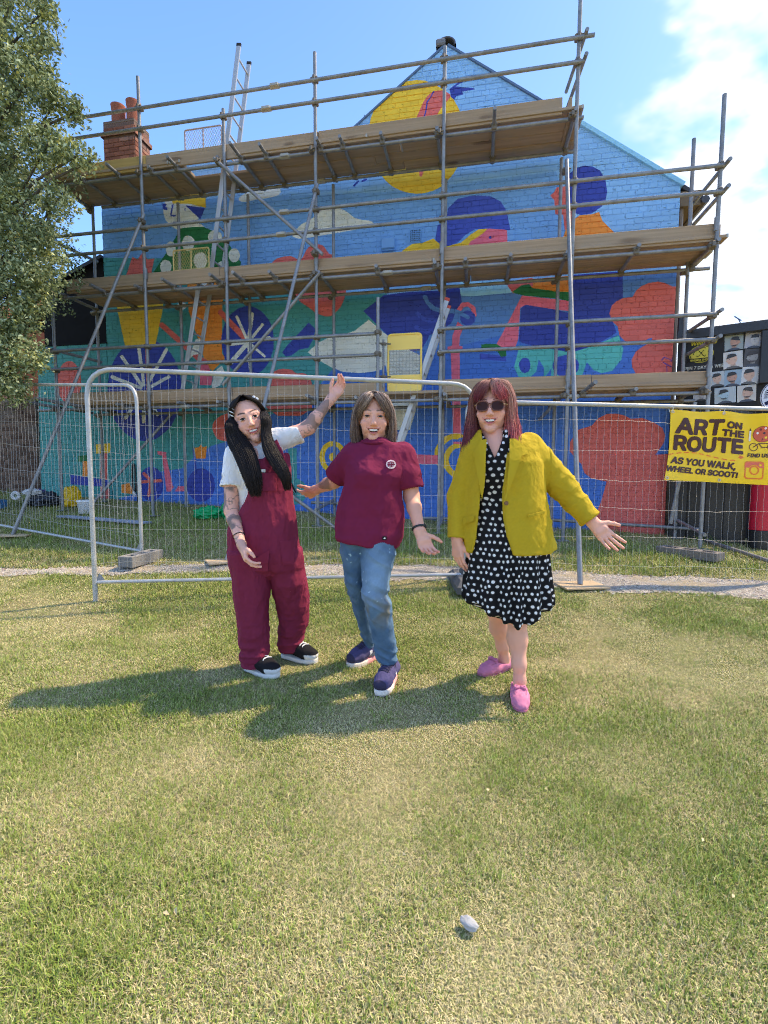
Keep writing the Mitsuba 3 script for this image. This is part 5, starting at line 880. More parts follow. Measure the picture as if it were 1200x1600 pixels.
def portrait(s0, z0, w, h, bg, skin, hair, kind, rot=0.0):
    """One photo print of a haircut: ground, shoulders, neck, head, hair and beard as flat print."""
    ls = []
    def put(g, c): ls.append((g, c))
    put(sbox(-w / 2, -h / 2, w / 2, h / 2), bg)
    body = affinity.scale(Point(0, -h * .62).buffer(h * .34), 1.25, .8).intersection(sbox(-w / 2, -h / 2, w / 2, h / 2)); put(body, np.array(bg) * .18 if kind % 2 else (.05, .06, .09))
    f = .12 * w * (1 if kind % 3 == 0 else -1 if kind % 3 == 1 else 0)
    put(sbox(-w * .11, -h * .34, w * .13, -h * .05), skin * .8)
    head = affinity.rotate(affinity.scale(Point(f * .4, h * .04).buffer(h * .29), .78 if kind % 3 == 2 else .88, 1.06), 6 * (kind % 3 - 1)); put(head, skin)
    if kind % 3 != 2: put(Polygon([(f * 2.4, h * .03), (f * 3.1, -h * .05), (f * 2.3, -h * .08)]).buffer(.002), skin); put(affinity.scale(Point(-f * .9, -h * .02).buffer(h * .045), .7, 1), skin * .72)
    else: put(sbox(f - w * .012, -h * .08, f + w * .012, h * .02), skin * .8)
    hairg = head.buffer(h * .022).intersection(affinity.rotate(sbox(-w, h * .16, w, h), -14 * (f > 0) + 14 * (f < 0), origin=(0, h * .16))).union(affinity.scale(Point(f * .6, h * .29).buffer(h * .15), 1.4, .55)); put(hairg.intersection(sbox(-w / 2, -h / 2, w / 2, h / 2)), hair)
    if kind % 4 == 0: put(head.intersection(sbox(-w, -h, w, -h * .17)).difference(affinity.scale(Point(f * 1.6, -h * .10).buffer(h * .05), 1.1, .6)), np.array(hair) * 1.3 + skin * .12)
    put(affinity.scale(Point(f * 1.55, h * .055).buffer(h * .022), 1.7, .5), (.03, .025, .02))
    if kind % 3 == 2: put(affinity.scale(Point(f - w * .09, h * .055).buffer(h * .02), 1.7, .5), (.03, .025, .02)); put(affinity.scale(Point(f + w * .09, h * .055).buffer(h * .02), 1.7, .5), (.03, .025, .02))
    put(affinity.scale(Point(f * 1.7, -h * .115).buffer(h * .018), 2, .5), skin * np.array([.7, .4, .4]))
    ms, cs = [], []
    for q_, (g, c) in enumerate(ls):
        g = g.intersection(sbox(-w / 2, -h / 2, w / 2, h / 2))
        if g.is_empty: continue
        g = affinity.rotate(g, rot, origin=(0, 0)); m = shp(g); m = on_sign(TM(np.c_[m.vertices[:, :2], np.full(len(m.vertices), .0012 * q_)], m.faces), s0, z0, .004); ms.append(m); cs.append(np.tile(np.clip(c, 0, .9), (len(m.vertices), 1)))
    add(bs + '__poster', cat(ms), 'vc_gloss', color=np.vstack(cs))
SK1, SK2, SKG = lin(190, 146, 124), lin(214, 176, 152), lin(160, 156, 152)
HB, HD = lin(34, 30, 30), lin(58, 48, 44)
portrait(.665, 2.965, .205, .20, lin(150, 160, 158), SK1, HB, 0, 2); portrait(.89, 2.965, .21, .20, lin(176, 174, 178), lin(196, 192, 190), HB, 2, -3)
portrait(.665, 2.735, .215, .225, lin(206, 204, 200), SK2, HB, 1, 3); portrait(.885, 2.74, .20, .23, lin(74, 68, 66), SKG, HD, 4, -4)
portrait(.505, 2.50, .15, .20, lin(180, 186, 188), SK2 * .9, HB, 1, 2); portrait(.675, 2.495, .19, .215, lin(150, 172, 186), SK1, HB, 4, 0); portrait(.86, 2.51, .185, .225, lin(212, 212, 210), SK2, HB, 1, -4)
portrait(.60, 2.27, .24, .215, lin(182, 192, 196), lin(170, 196, 208), HB, 4, 3); portrait(.835, 2.275, .205, .22, lin(204, 200, 192), SK2 * .92, HD, 0, 2); portrait(.33, 2.30, .20, .16, lin(190, 190, 190), SKG * 1.2, HB, 5, 0); portrait(.34, 2.56, .17, .09, lin(196, 190, 190), lin(170, 120, 120), HB, 6, 0)
def ringmesh(c, r0, r1, n=36): return shp(Point(0, 0).buffer(r1, quad_segs=9).difference(Point(0, 0).buffer(r0, quad_segs=9)) if r0 > 0 else Point(0, 0).buffer(r1, quad_segs=9))
sx, sz = 1.20, 2.20
th = np.arange(36) * np.pi / 18
addc(bs + '__round_sign', trimesh.convex.convex_hull(np.vstack([[SP(sx + .225 * math.cos(a), sz + .225 * math.sin(a), w) for a in th] for w in (.02, .06)])), lin(226, 228, 236), 'vc_gloss')
def on_round(m, up): return TM(SP(0, 0) + (m.vertices[:, :1] + sx) * BD + (m.vertices[:, 1:2] + sz) * UP + (m.vertices[:, 2:3] * 0 + .061 + up) * BNm, m.faces)
addc(bs + '__round_sign_print', cat([on_round(ringmesh(0, .212, .220), .001), on_round(ringmesh(0, .125, .132), .001)] + [on_round(affinity_mesh, .0015) for affinity_mesh in [shp(affinity.rotate(sbox(-.022, .148, .022, .196), a, origin=(0, 0))) for a in (38, 118, 200, 280)]] + [on_round(shp(affinity.rotate(sbox(-.006, .15, .006, .19), a, origin=(0, 0))), .0015) for a in (62, 70, 78, 86, 94, 140, 150, 160, 170)]), lin(40, 46, 78))
n_ = 20; th = np.arange(n_) * 2 * np.pi / n_; colc = SP(1.06, 0, .10)
def lathe(c, prof, n=20):
    th = np.arange(n) * 2 * np.pi / n; v = np.vstack([[c + [r * math.cos(t), r * math.sin(t), z] for t in th] for r, z in prof]); m = len(prof); i, j = np.meshgrid(np.arange(m - 1), np.arange(n), indexing='ij'); k = (j + 1) % n
    f = np.vstack([np.stack([i * n + j, i * n + k, (i + 1) * n + k], -1).reshape(-1, 3), np.stack([i * n + j, (i + 1) * n + k, (i + 1) * n + j], -1).reshape(-1, 3)]); return TM(v, f)
addc(bs + '__column', lathe(colc, [(.135, .46), (.14, .47), (.135, .49), (.135, 1.66), (.15, 1.68), (.15, 1.74), (.0, 1.74)]), lin(196, 24, 52), 'vc_gloss', True)
addc(bs + '__column_base', lathe(colc, [(.143, .0), (.143, .45), (.138, .462), (.0, .462)]), (.02, .02, .022), 'vc_gloss', True)
addc(bs + '__aerial', cat([tube([SP(.75, 3.19, -.1), SP(.70, 3.30, -.1)], .006, 5), tube([SP(.66, 3.33, -.1), SP(.74, 3.26, -.1)], .008, 5)]), lin(90, 104, 140))
# ---------------------------------------------------------------- things left on the grass
def bag(key, label, cat_, c, size, col, seed, crumple=.16, bsdf='vc_gloss', squash=.0):
    m = trimesh.creation.icosphere(subdivisions=4); v = m.vertices.copy(); n = meshkit.fbm(v * 2.2 + seed, 4, seed); rid = np.abs(meshkit.noise(v * 5 + seed, seed + 1) - .5) * 2
    v = v * (1 + crumple * 2.2 * (n - .5) - crumple * .55 * (1 - rid) ** 3)[:, None] * np.array(size) ; v[:, 2] = np.maximum(v[:, 2], -size[2] * .62) + size[2] * .60
    p = onG(c[0], c[1]); return tag(addc(key, TM(v + p, m.faces), col, bsdf, True), label, cat_)
bag('plastic_bag', 'crumpled yellow plastic bag at the foot of the mural on the left', 'bag', (-5.37, 8.25), (.17, .15, .21), lin(232, 190, 30), 3, .3)
bag('plastic_bag', 'low green plastic bag lying on the grass beside the other green bag', 'bag', (-2.74, 7.48), (.24, .17, .12), lin(12, 160, 92), 5, .34)
bag('plastic_bag', 'taller green plastic bag standing half hidden by the long haired woman', 'bag', (-2.40, 7.42), (.12, .13, .20), lin(14, 150, 86), 8, .3)
bag('plastic_bag', 'black rubbish bag slumped against the left end of the mural', 'bag', (-5.86, 8.28), (.30, .20, .15), lin(44, 46, 54), 11, .3)
bag('plastic_bag', 'white plastic sheet bundled on top of the black rubbish bag', 'bag', (-6.02, 8.22), (.16, .12, .07), lin(216, 216, 214), 14, .28, 'vc_rough')
for v_ in ('plastic_bag_004',):
    scene[v_]['to_world'] = T().translate([0, 0, .19])
bag('cloth_bundle', 'small purple cloth bundle behind the white sheet', 'cloth', (-6.05, 8.46), (.12, .1, .16), lin(92, 84, 128), 17, .2, 'vc_rough')
p = onG(-6.22, 8.1, .20); thr = np.arange(17) * np.pi / 8
tag(addc('tape_roll', tube([p + [.055 * math.cos(a), 0, .055 * math.sin(a)] for a in thr], .026, 8), lin(228, 228, 226), 'vc_rough', True), 'white tape roll at the left end of the rubbish bags', 'tape roll')
bk = thing('bucket', 'white paint bucket with its lid on, beside the yellow bag', 'bucket'); p = onG(-4.80, 7.72)
addc(bk + '__body', lathe(p, [(.0, .0), (.105, .0), (.125, .19), (.125, .20)]), lin(206, 206, 200), 'vc_gloss', True); addc(bk + '__lid', lathe(p, [(.134, .19), (.134, .215), (.12, .222), (.0, .222)]), lin(228, 228, 222), 'vc_gloss', True); addc(bk + '__handle', tube([p + [.128 * math.cos(a), .128 * math.sin(a) * .4 - .08, .16 - .05 * math.sin(a)] for a in np.linspace(0, np.pi, 9)], .004, 5), (.3, .3, .3))
a, b = onG(-5.02, 7.46, .02), onG(-3.48, 7.02, .03); d_ = (b - a) / 2; tag(addc('plank', obox((a + b) / 2, d_, np.array([.28, .96, 0]) * .10, UP * .012, .003), lin(148, 154, 166)), 'grey board lying flat on the grass left of the women', 'board')
hk = thing('hanging_hose', 'black hose loop hanging on the left part of the mural', 'hose')
hu, hz = 9.37 - .52, .80; L_ = [W(8.87 + .035 * math.cos(t), .05, 1.10 + .26 * math.sin(t)) for t in np.linspace(0, 2 * np.pi, 21)]
addc(hk + '__hose', tube(L_, .014, 7), (.02, .02, .022), 'vc_gloss', True); addc(hk + '__tail', tube([W(8.82, .05, 1.0), W(8.80, .05, .68)], .012, 6), (.02, .02, .022), 'vc_gloss'); addc(hk + '__nozzle', tube([W(8.87, .07, .86), W(8.84, .07, .78)], [.014, .03], 8), (.7, .7, .68), 'vc_gloss')
p = onG(-6.55, 8.0); tag(addc('crate', cat([obox(p + [0, 0, .02], np.array([.16, 0, 0]), np.array([0, .12, 0]), UP * .02), obox(p + [.15, 0, .08], np.array([.012, 0, 0]), np.array([0, .12, 0]), UP * .07), obox(p + [-.15, 0, .08], np.array([.012, 0, 0]), np.array([0, .12, 0]), UP * .07), obox(p + [0, -.115, .08], np.array([.138, 0, 0]), np.array([0, .012, 0]), UP * .07), obox(p + [0, .115, .08], np.array([.138, 0, 0]), np.array([0, .012, 0]), UP * .07)]), lin(70, 120, 170), 'vc_gloss'), 'blue plastic crate on the grass at the left edge', 'crate')
m = trimesh.creation.icosphere(subdivisions=4); v = m.vertices * (1 + .7 * (meshkit.fbm(m.vertices * 1.3 + 4, 4, 2) - .5))[:, None] * np.array([.024, .0145, .0125]); a = -.75; v = v @ np.array([[math.cos(a), math.sin(a), 0], [-math.sin(a), math.cos(a), 0], [0, 0, 1]])
tag(addc('stone', TM(v + onG(.222, 1.15, .006), m.faces), lin(165, 167, 166), 'vc_rough', True), 'small pale grey stone on the grass in the foreground', 'stone')
r = np.random.default_rng(9); lv, lf = [], []
for q, (x, y) in enumerate([(-.80, 1.29), (-.54, 1.17), (-.56, 1.16), (-.08, 1.08), (.065, 1.36), (.14, 1.20), (1.0, 1.42), (.60, 1.21), (.95, 1.22), (.66, 1.06), (.78, 1.85), (-.30, 2.58), (.38, 1.66), (-.7, 2.2), (1.3, 2.6), (-1.3, 1.9), (.9, 3.2), (-1.2, 3.4), (.2, 3.6)]):
    a = r.uniform(0, 6.28); c, s = math.cos(a), math.sin(a); L = r.uniform(.005, .010); t = r.normal(0, .004, 4)
    pts = np.array([[-L, 0, t[0]], [0, -L * .45, t[1] + .002], [L, 0, t[2]], [0, L * .45, t[3] + .002]]) @ np.array([[c, s, 0], [-s, c, 0], [0, 0, 1]]); lv.append(pts + onG(x, y, .020)); lf.append(np.array([[0, 1, 2], [0, 2, 3]]) + 4 * q)
addc('leaf_litter', TM(np.vstack(lv), np.vstack(lf)), lin(206, 192, 150)); labels['leaf_litter'] = {'kind': 'stuff', 'label': 'pale fallen leaves and petals scattered on the lawn', 'category': 'leaves'}

# ---------------------------------------------------------------- people: implicit surfaces, meshed with surface nets
PPL = {"p1":{"head":[-0.7509,2.7,1.464],"chin":[-0.7029,2.64,1.3502],"neck":[-0.7314,2.73,1.2996],"shR":[-0.8618,2.74,1.2673],"elR":[-0.8562,2.68,0.9585],"wrR":[-0.7651,2.555,0.7851],"haR":[-0.7317,2.53,0.7133],"shL":[-0.6147,2.76,1.3379],"elL":[-0.4345,2.78,1.4273],"wrL":[-0.3112,2.8,1.5863],"haL":[-0.2842,2.79,1.6318],"tee":[[1.3513,-0.7287,2.75,0.0436,0.06,0.07],[1.3297,-0.729,2.75,0.0728,0.075,0.085],[1.3013,-0.7358,2.76,0.1352,0.085,0.1],[1.2541,-0.7293,2.76,0.1574,0.105,0.105],[1.1812,-0.7121,2.76,0.1577,0.12,0.1],[1.0897,-0.6989,2.76,0.1434,0.105,0.095],[0.9792,-0.6932,2.76,0.1401,0.095,0.09],[0.8867,-0.691,2.76,0.1368,0.09,0.09]],"dun":[[1.3449,-0.7041,2.76,0.1186,0.075,0.1],[1.2651,-0.6943,2.76,0.1409,0.118,0.112],[1.1995,-0.6917,2.76,0.1484,0.14,0.112],[1.1081,-0.6876,2.76,0.147,0.135,0.11],[0.9977,-0.6819,2.76,0.1474,0.128,0.11],[0.9043,-0.6932,2.77,0.1668,0.135,0.12],[0.8223,-0.7,2.77,0.1876,0.142,0.13],[0.7361,-0.6976,2.77,0.1955,0.138,0.13],[0.6722,-0.6874,2.77,0.2033,0.135,0.13],[0.6232,-0.6769,2.77,0.1961,0.115,0.115],[0.5854,-0.6606,2.77,0.1458,0.08,0.08],[0.5589,-0.6591,2.77,0.0692,0.04,0.04]],"legA":[[0.7186,-0.7752,2.76,0.1225,0.135,0.13],[0.6248,-0.7712,2.76,0.1135,0.13,0.125],[0.5176,-0.7675,2.75,0.1014,0.12,0.115],[0.4193,-0.7664,2.75,0.0895,0.105,0.105],[0.3242,-0.7643,2.75,0.0822,0.098,0.1],[0.2211,-0.7576,2.75,0.0834,0.092,0.095],[0.1443,-0.7589,2.75,0.0742,0.082,0.088],[0.0729,-0.7615,2.755,0.065,0.075,0.08],[0.042,-0.7629,2.755,0.0623,0.072,0.078]],"legB":[[0.7145,-0.6128,2.79,0.1182,0.135,0.13],[0.6178,-0.5823,2.8,0.1001,0.13,0.125],[0.5276,-0.5655,2.81,0.0978,0.12,0.115],[0.4328,-0.5571,2.85,0.0956,0.112,0.108],[0.3458,-0.5541,2.88,0.0909,0.103,0.103],[0.2407,-0.5609,2.91,0.0802,0.094,0.096],[0.1471,-0.5777,2.935,0.068,0.084,0.088],[0.0719,-0.5864,2.95,0.0635,0.074,0.08]],"bibpoly":[[-0.7224,1.2286],[-0.5961,1.2464],[-0.5397,1.2814],[-0.5184,1.3023],[-0.4849,1.163],[-0.4589,0.952],[-0.3896,0.7743],[-0.3966,-0.1423],[-0.9424,-0.1442],[-0.9218,0.7726],[-0.8769,0.8796],[-0.8017,0.9296],[-0.7616,1.0005],[-0.7353,1.0921]],"ankA":[-0.7666,2.755,0.0497],"toeA":[-0.6007,2.62,0.0413],"ankB":[-0.5932,2.95,0.0966],"toeB":[-0.3994,2.8,0.0566],"heelA":[-0.8202,2.7811,0.0],"toA":[-0.6019,2.6557,0.0],"heelB":[-0.6545,2.986,0.0],"toB":[-0.4021,2.8727,0.0],"hairR":[[-0.8373,2.69,1.4345,0.0323],[-0.8181,2.67,1.3766,0.0427],[-0.7906,2.64,1.3256,0.0528],[-0.755,2.61,1.2723,0.0557],[-0.7202,2.58,1.1961,0.0516],[-0.6996,2.575,1.1209,0.0446],[-0.6899,2.585,1.0383,0.0276]],"hairL":[[-0.6599,2.7,1.4749,0.018],[-0.6537,2.685,1.4065,0.0197],[-0.6449,2.66,1.3519,0.0248],[-0.6119,2.62,1.2801,0.0349],[-0.5647,2.59,1.207,0.0363],[-0.5301,2.585,1.142,0.0276],[-0.5201,2.6,1.0729,0.0139]]},"p2":{"head":[-0.0569,2.62,1.4671],"chin":[-0.0572,2.565,1.3432],"neck":[-0.0501,2.64,1.3315],"shR":[-0.1843,2.66,1.2765],"elR":[-0.2912,2.8,1.12],"wrR":[-0.4168,2.92,1.0639],"haR":[-0.4542,2.96,1.039],"shL":[0.1257,2.66,1.2915],"elL":[0.1511,2.64,1.0387],"wrL":[0.1881,2.5,0.8637],"haL":[0.2087,2.46,0.8085],"tee":[[1.3601,-0.0399,2.65,0.0525,0.07,0.08],[1.3392,-0.0398,2.65,0.0806,0.085,0.095],[1.3152,-0.0311,2.655,0.1353,0.095,0.11],[1.277,-0.0346,2.66,0.1674,0.115,0.12],[1.2173,-0.0538,2.66,0.1589,0.145,0.12],[1.1575,-0.0608,2.66,0.1485,0.165,0.12],[1.0762,-0.0695,2.66,0.1577,0.165,0.12],[0.9874,-0.0694,2.66,0.1759,0.165,0.13],[0.8982,-0.0755,2.66,0.1825,0.165,0.14],[0.8169,-0.0849,2.65,0.1814,0.16,0.145],[0.7667,-0.0884,2.65,0.171,0.155,0.145],[0.7164,-0.0902,2.65,0.1658,0.15,0.14]],"teepoly":[[-0.3966,1.4905],[0.2944,1.4928],[0.3036,0.7354],[0.0747,0.7466],[-0.033,0.7683],[-0.1338,0.7883],[-0.2413,0.8082],[-0.4023,0.828]],"legA":[[0.8801,-0.1405,2.66,0.1051,0.13,0.14],[0.7694,-0.1606,2.68,0.0819,0.125,0.13],[0.6565,-0.1664,2.7,0.0655,0.115,0.115],[0.5622,-0.1635,2.71,0.0549,0.1,0.1],[0.4491,-0.1442,2.76,0.0449,0.088,0.09],[0.3473,-0.1335,2.81,0.0439,0.08,0.083],[0.2538,-0.1135,2.86,0.0379,0.072,0.076],[0.1573,-0.0956,2.91,0.0307,0.064,0.07],[0.0955,-0.0874,2.935,0.026,0.06,0.064]],"legB":[[0.8825,-0.0245,2.64,0.1167,0.13,0.14],[0.7784,-0.0267,2.62,0.0977,0.125,0.135],[0.693,-0.0324,2.6,0.0858,0.118,0.12],[0.5929,-0.0431,2.57,0.0721,0.105,0.105],[0.5273,-0.0452,2.55,0.0656,0.096,0.1],[0.4416,-0.0304,2.555,0.0667,0.092,0.096],[0.3613,-0.0147,2.575,0.0639,0.086,0.09],[0.2434,0.0032,2.605,0.0595,0.076,0.08],[0.1612,0.0143,2.63,0.0548,0.068,0.072],[0.1167,0.019,2.64,0.0506,0.064,0.068]],"ankA":[-0.0896,2.94,0.0855],"toeA":[-0.1721,2.72,0.0504],"ankB":[0.0282,2.65,0.0942],"toeB":[-0.0233,2.4,0.0241],"heelA":[-0.046,2.9913,0.0],"toA":[-0.2013,2.815,0.0],"heelB":[0.0743,2.7324,0.0],"toB":[-0.0367,2.4147,0.0]},"p3":{"head":[0.5419,2.46,1.5009],"chin":[0.5428,2.41,1.3776],"neck":[0.5722,2.48,1.3551],"shR":[0.4458,2.5,1.2907],"elR":[0.4028,2.54,1.0472],"wrR":[0.3831,2.5,0.8238],"haR":[0.3809,2.48,0.766],"shL":[0.7662,2.5,1.318],"elL":[0.9146,2.5,1.1138],"wrL":[1.0532,2.42,0.9246],"haL":[1.0947,2.4,0.8717],"body":[[1.3875,0.5667,2.48,0.0769,0.06,0.08],[1.3616,0.5787,2.48,0.1147,0.085,0.1],[1.3299,0.5948,2.49,0.1548,0.1,0.115],[1.2879,0.613,2.5,0.1804,0.125,0.12],[1.2254,0.6243,2.5,0.1874,0.145,0.12],[1.1493,0.6243,2.5,0.1895,0.15,0.12],[1.0496,0.6315,2.5,0.1984,0.15,0.12],[0.9493,0.6404,2.5,0.2123,0.155,0.13],[0.8483,0.6511,2.5,0.2247,0.16,0.14],[0.7706,0.6595,2.5,0.2319,0.16,0.145],[0.7163,0.6641,2.5,0.2323,0.16,0.145]],"bodypoly":[[0.2767,1.4722],[0.8643,1.4741],[0.8852,0.8006],[0.8349,0.7925],[0.7436,0.7778],[0.6523,0.7615],[0.6266,0.7806],[0.6096,0.8315],[0.5373,0.8185],[0.4741,0.8183],[0.4559,0.78],[0.4374,0.748],[0.4152,0.7512],[0.2854,0.7571]],"openpoly":[[0.4858,1.3749],[0.6068,1.3753],[0.6018,1.3199],[0.5851,1.0869],[0.5858,1.0556],[0.5941,0.9613],[0.6091,0.8569],[0.6361,0.7806],[0.6536,0.7072],[0.4318,0.7064],[0.4527,0.78],[0.4641,0.8501],[0.4738,1.0081],[0.4787,1.0865],[0.4866,1.1646],[0.4874,1.2886]],"dress":[[1.382,0.5839,2.49,0.0855,0.085,0.08],[1.356,0.591,2.49,0.1053,0.098,0.09],[1.3299,0.5948,2.49,0.1218,0.11,0.09],[1.2814,0.6115,2.5,0.1556,0.13,0.1],[1.2254,0.6194,2.5,0.1691,0.142,0.105],[1.1493,0.621,2.5,0.1629,0.135,0.105],[1.0928,0.6222,2.5,0.1432,0.125,0.1],[1.0496,0.6265,2.5,0.14,0.12,0.1],[0.9828,0.6347,2.5,0.1603,0.125,0.11],[0.8652,0.6473,2.5,0.1911,0.14,0.13],[0.7298,0.6487,2.5,0.207,0.155,0.15],[0.5933,0.6517,2.5,0.2179,0.17,0.165],[0.473,0.6544,2.5,0.2255,0.18,0.175],[0.3344,0.6592,2.5,0.2349,0.19,0.185]],"hempoly":[[0.3034,1.5902],[0.9143,1.5921],[0.9501,0.5073],[0.821,0.4876],[0.7461,0.4486],[0.7247,0.4194],[0.6425,0.4078],[0.6038,0.4384],[0.5143,0.4801],[0.4601,0.5024],[0.4029,0.5216],[0.3174,0.5277]],"neckpoly":[[0.4847,1.4305],[0.607,1.4309],[0.5933,1.3407],[0.5453,1.2279],[0.5054,1.3342]],"kneA":[0.6302,2.63,0.4085],"ankA":[0.7189,2.785,0.0819],"toeA":[0.542,2.62,0.0452],"kneB":[0.6999,2.47,0.4232],"ankB":[0.7188,2.46,0.0821],"toeB":[0.668,2.22,0.0192],"heelA":[0.7831,2.8329,0.0],"toA":[0.5277,2.6733,0.0],"heelB":[0.7364,2.5655,0.0],"toB":[0.6603,2.202,0.0]}}

def unit(v): v = np.asarray(v, float); return v / np.linalg.norm(v)
class Vol:
    """Prims are smooth-joined on a grid, each evaluated only near itself."""
    def __init__(s, lo, hi, h):
        s.h = h; s.lo = np.asarray(lo, float); n = np.ceil((np.asarray(hi) - s.lo) / h).astype(int) + 1
        s.ax = [s.lo[k] + h * np.arange(n[k]) for k in range(3)]; s.F = np.full(n, .2, np.float32)
    def sub(s, lo, hi):
        sl = tuple(slice(max(0, int((lo[k] - s.lo[k]) / s.h)), max(0, min(s.F.shape[k], int((hi[k] - s.lo[k]) / s.h) + 2))) for k in range(3))
        return sl, [s.ax[k][sl[k]].reshape([-1 if i == k else 1 for i in range(3)]) for k in range(3)]
    def put(s, fn, lo, hi, k=.015, op='add', pad=.05):
        sl, (x, y, z) = s.sub(np.asarray(lo) - pad, np.asarray(hi) + pad)
        if any(q.stop <= q.start for q in sl): return s
        d = fn(x, y, z).astype(np.float32); a = s.F[sl]
        if op == 'sub': d = -d; hh = np.clip(.5 + .5 * (d - a) / k, 0, 1); s.F[sl] = a * (1 - hh) + d * hh + k * hh * (1 - hh)
        elif op == 'clip': s.F[sl] = np.maximum(a, d)
        else: hh = np.clip(.5 + .5 * (a - d) / k, 0, 1); s.F[sl] = a * (1 - hh) + d * hh - k * hh * (1 - hh)
        return s
    def cone(s, a, b, ra, rb, k=.015, op='add'):
        a, b = np.asarray(a, float), np.asarray(b, float); ab = b - a; L2 = ab @ ab + 1e-12
        def fn(x, y, z):
            t = np.clip(((x - a[0]) * ab[0] + (y - a[1]) * ab[1] + (z - a[2]) * ab[2]) / L2, 0, 1)
            return np.sqrt((x - a[0] - t * ab[0]) ** 2 + (y - a[1] - t * ab[1]) ** 2 + (z - a[2] - t * ab[2]) ** 2) - (ra + (rb - ra) * t)
        R = max(ra, rb); return s.put(fn, np.minimum(a, b) - R, np.maximum(a, b) + R, k, op)
    def chain(s, pts, rad, k=.012):
        for i in range(len(pts) - 1): s.cone(pts[i], pts[i + 1], rad[i], rad[i + 1], k)
        return s
    def ell(s, c, r, k=.015, op='add', M=None):
        c, r = np.asarray(c, float), np.asarray(r, float); M = np.eye(3) if M is None else M
        def fn(x, y, z):
            p = [(x - c[0]) * M[0, i] + (y - c[1]) * M[1, i] + (z - c[2]) * M[2, i] for i in range(3)]
            k0 = np.sqrt(sum((p[i] / r[i]) ** 2 for i in range(3))); k1 = np.sqrt(sum((p[i] / r[i] ** 2) ** 2 for i in range(3))) + 1e-9
            return k0 * (k0 - 1) / k1
        R = r.max(); return s.put(fn, c - R, c + R, k, op)
    def stack(s, rows, k=.015, op='add', grow=0.0, top=None, bot=None, power=2.3):
        """Rows (z, cx, cy, rx, front depth, back depth): a body of oval sections."""
        R = np.array(sorted(rows)); zt = R[-1, 0] if top is None else top; zb = R[0, 0] if bot is None else bot
        def fn(x, y, z):
            g = [np.interp(z, R[:, 0], R[:, i]) for i in range(1, 6)]; cx, cy, rx, rf, rb = g; rx = rx + grow
            ry = np.where(y < cy, rf, rb) + grow
            q = (np.abs((x - cx) / rx) ** power + np.abs((y - cy) / ry) ** power) ** (1 / power)
            return np.maximum((q - 1) * np.minimum(rx, ry), np.maximum(z - zt, zb - z))
        lo = [(R[:, 1] - R[:, 3]).min() - grow, (R[:, 2] - R[:, 4]).min() - grow, zb]; hi = [(R[:, 1] + R[:, 3]).max() + grow, (R[:, 2] + R[:, 5]).max() + grow, zt]
        return s.put(fn, lo, hi, k, op)
    def polyclip(s, pts, y0=None, y1=None, keep=True):
        """Keeps (or removes) what lies inside a polygon in x and z, between depths y0 and y1."""
        P = np.asarray(pts, float); x, z = s.ax[0][:, None], s.ax[2][None, :]; dm = np.full((len(s.ax[0]), len(s.ax[2])), 9.); ins = np.zeros(dm.shape, bool)
        for a, b in zip(P, np.roll(P, -1, 0)):
            e = b - a; t = np.clip(((x - a[0]) * e[0] + (z - a[1]) * e[1]) / (e @ e + 1e-12), 0, 1); dm = np.minimum(dm, np.hypot(x - a[0] - t * e[0], z - a[1] - t * e[1]))
            c = ((a[1] > z) != (b[1] > z)); xi = a[0] + (z - a[1]) * (b[0] - a[0]) / (b[1] - a[1] + 1e-12); ins ^= c & (x < xi)
        d = np.where(ins, -dm, dm)[:, None, :]; y = s.ax[1].reshape(1, -1, 1)
        lim = np.maximum((y0 - y) if y0 is not None else np.full_like(y, -9.), (y - y1) if y1 is not None else np.full_like(y, -9.))
        s.F = np.maximum(s.F, d if keep and y0 is None and y1 is None else -np.maximum(-d, lim) if keep else -np.maximum(d, lim)).astype(np.float32); return s
    def merge(s, o, k=.02):
        a, d = s.F, o.F; hh = np.clip(.5 + .5 * (a - d) / k, 0, 1); s.F = a * (1 - hh) + d * hh - k * hh * (1 - hh); return s
    def twin(s): o = Vol.__new__(Vol); o.h, o.lo, o.ax = s.h, s.lo, s.ax; o.F = np.full_like(s.F, .2); return o
    def cut(s, p, n, R):
        p, n = np.asarray(p, float), unit(n); sl, (x, y, z) = s.sub(p - R, p + R); d = (x - p[0]) * n[0] + (y - p[1]) * n[1] + (z - p[2]) * n[2]
        s.F[sl] = np.maximum(s.F[sl], np.where(d < R, d, -9)); return s
    def mesh(s, smooth=2):
        F = s.F.copy(); F[[0, -1]] = .1; F[:, [0, -1]] = .1; F[:, :, [0, -1]] = .1; S = F < 0; n = np.array(F.shape)
        cnt = np.zeros(n - 1, np.int8)
        for d in np.ndindex(2, 2, 2): cnt += S[d[0]:n[0] - 1 + d[0], d[1]:n[1] - 1 + d[1], d[2]:n[2] - 1 + d[2]]
        cell = np.argwhere((cnt > 0) & (cnt < 8)); idx = -np.ones(n - 1, np.int64); idx[tuple(cell.T)] = np.arange(len(cell))
        acc = np.zeros((len(cell), 3)); w = np.zeros(len(cell))
        for ax in range(3):
            o = [k for k in range(3) if k != ax]
            for d in np.ndindex(2, 2):
                a = cell.copy(); a[:, o[0]] += d[0]; a[:, o[1]] += d[1]; b = a.copy(); b[:, ax] += 1
                fa, fb = F[tuple(a.T)], F[tuple(b.T)]; m = (fa < 0) != (fb < 0); t = fa[m] / (fa[m] - fb[m]); p = a[m].astype(float); p[:, ax] += t; acc[m] += p; w[m] += 1
        V = s.lo + s.h * acc / w[:, None]; Q = []
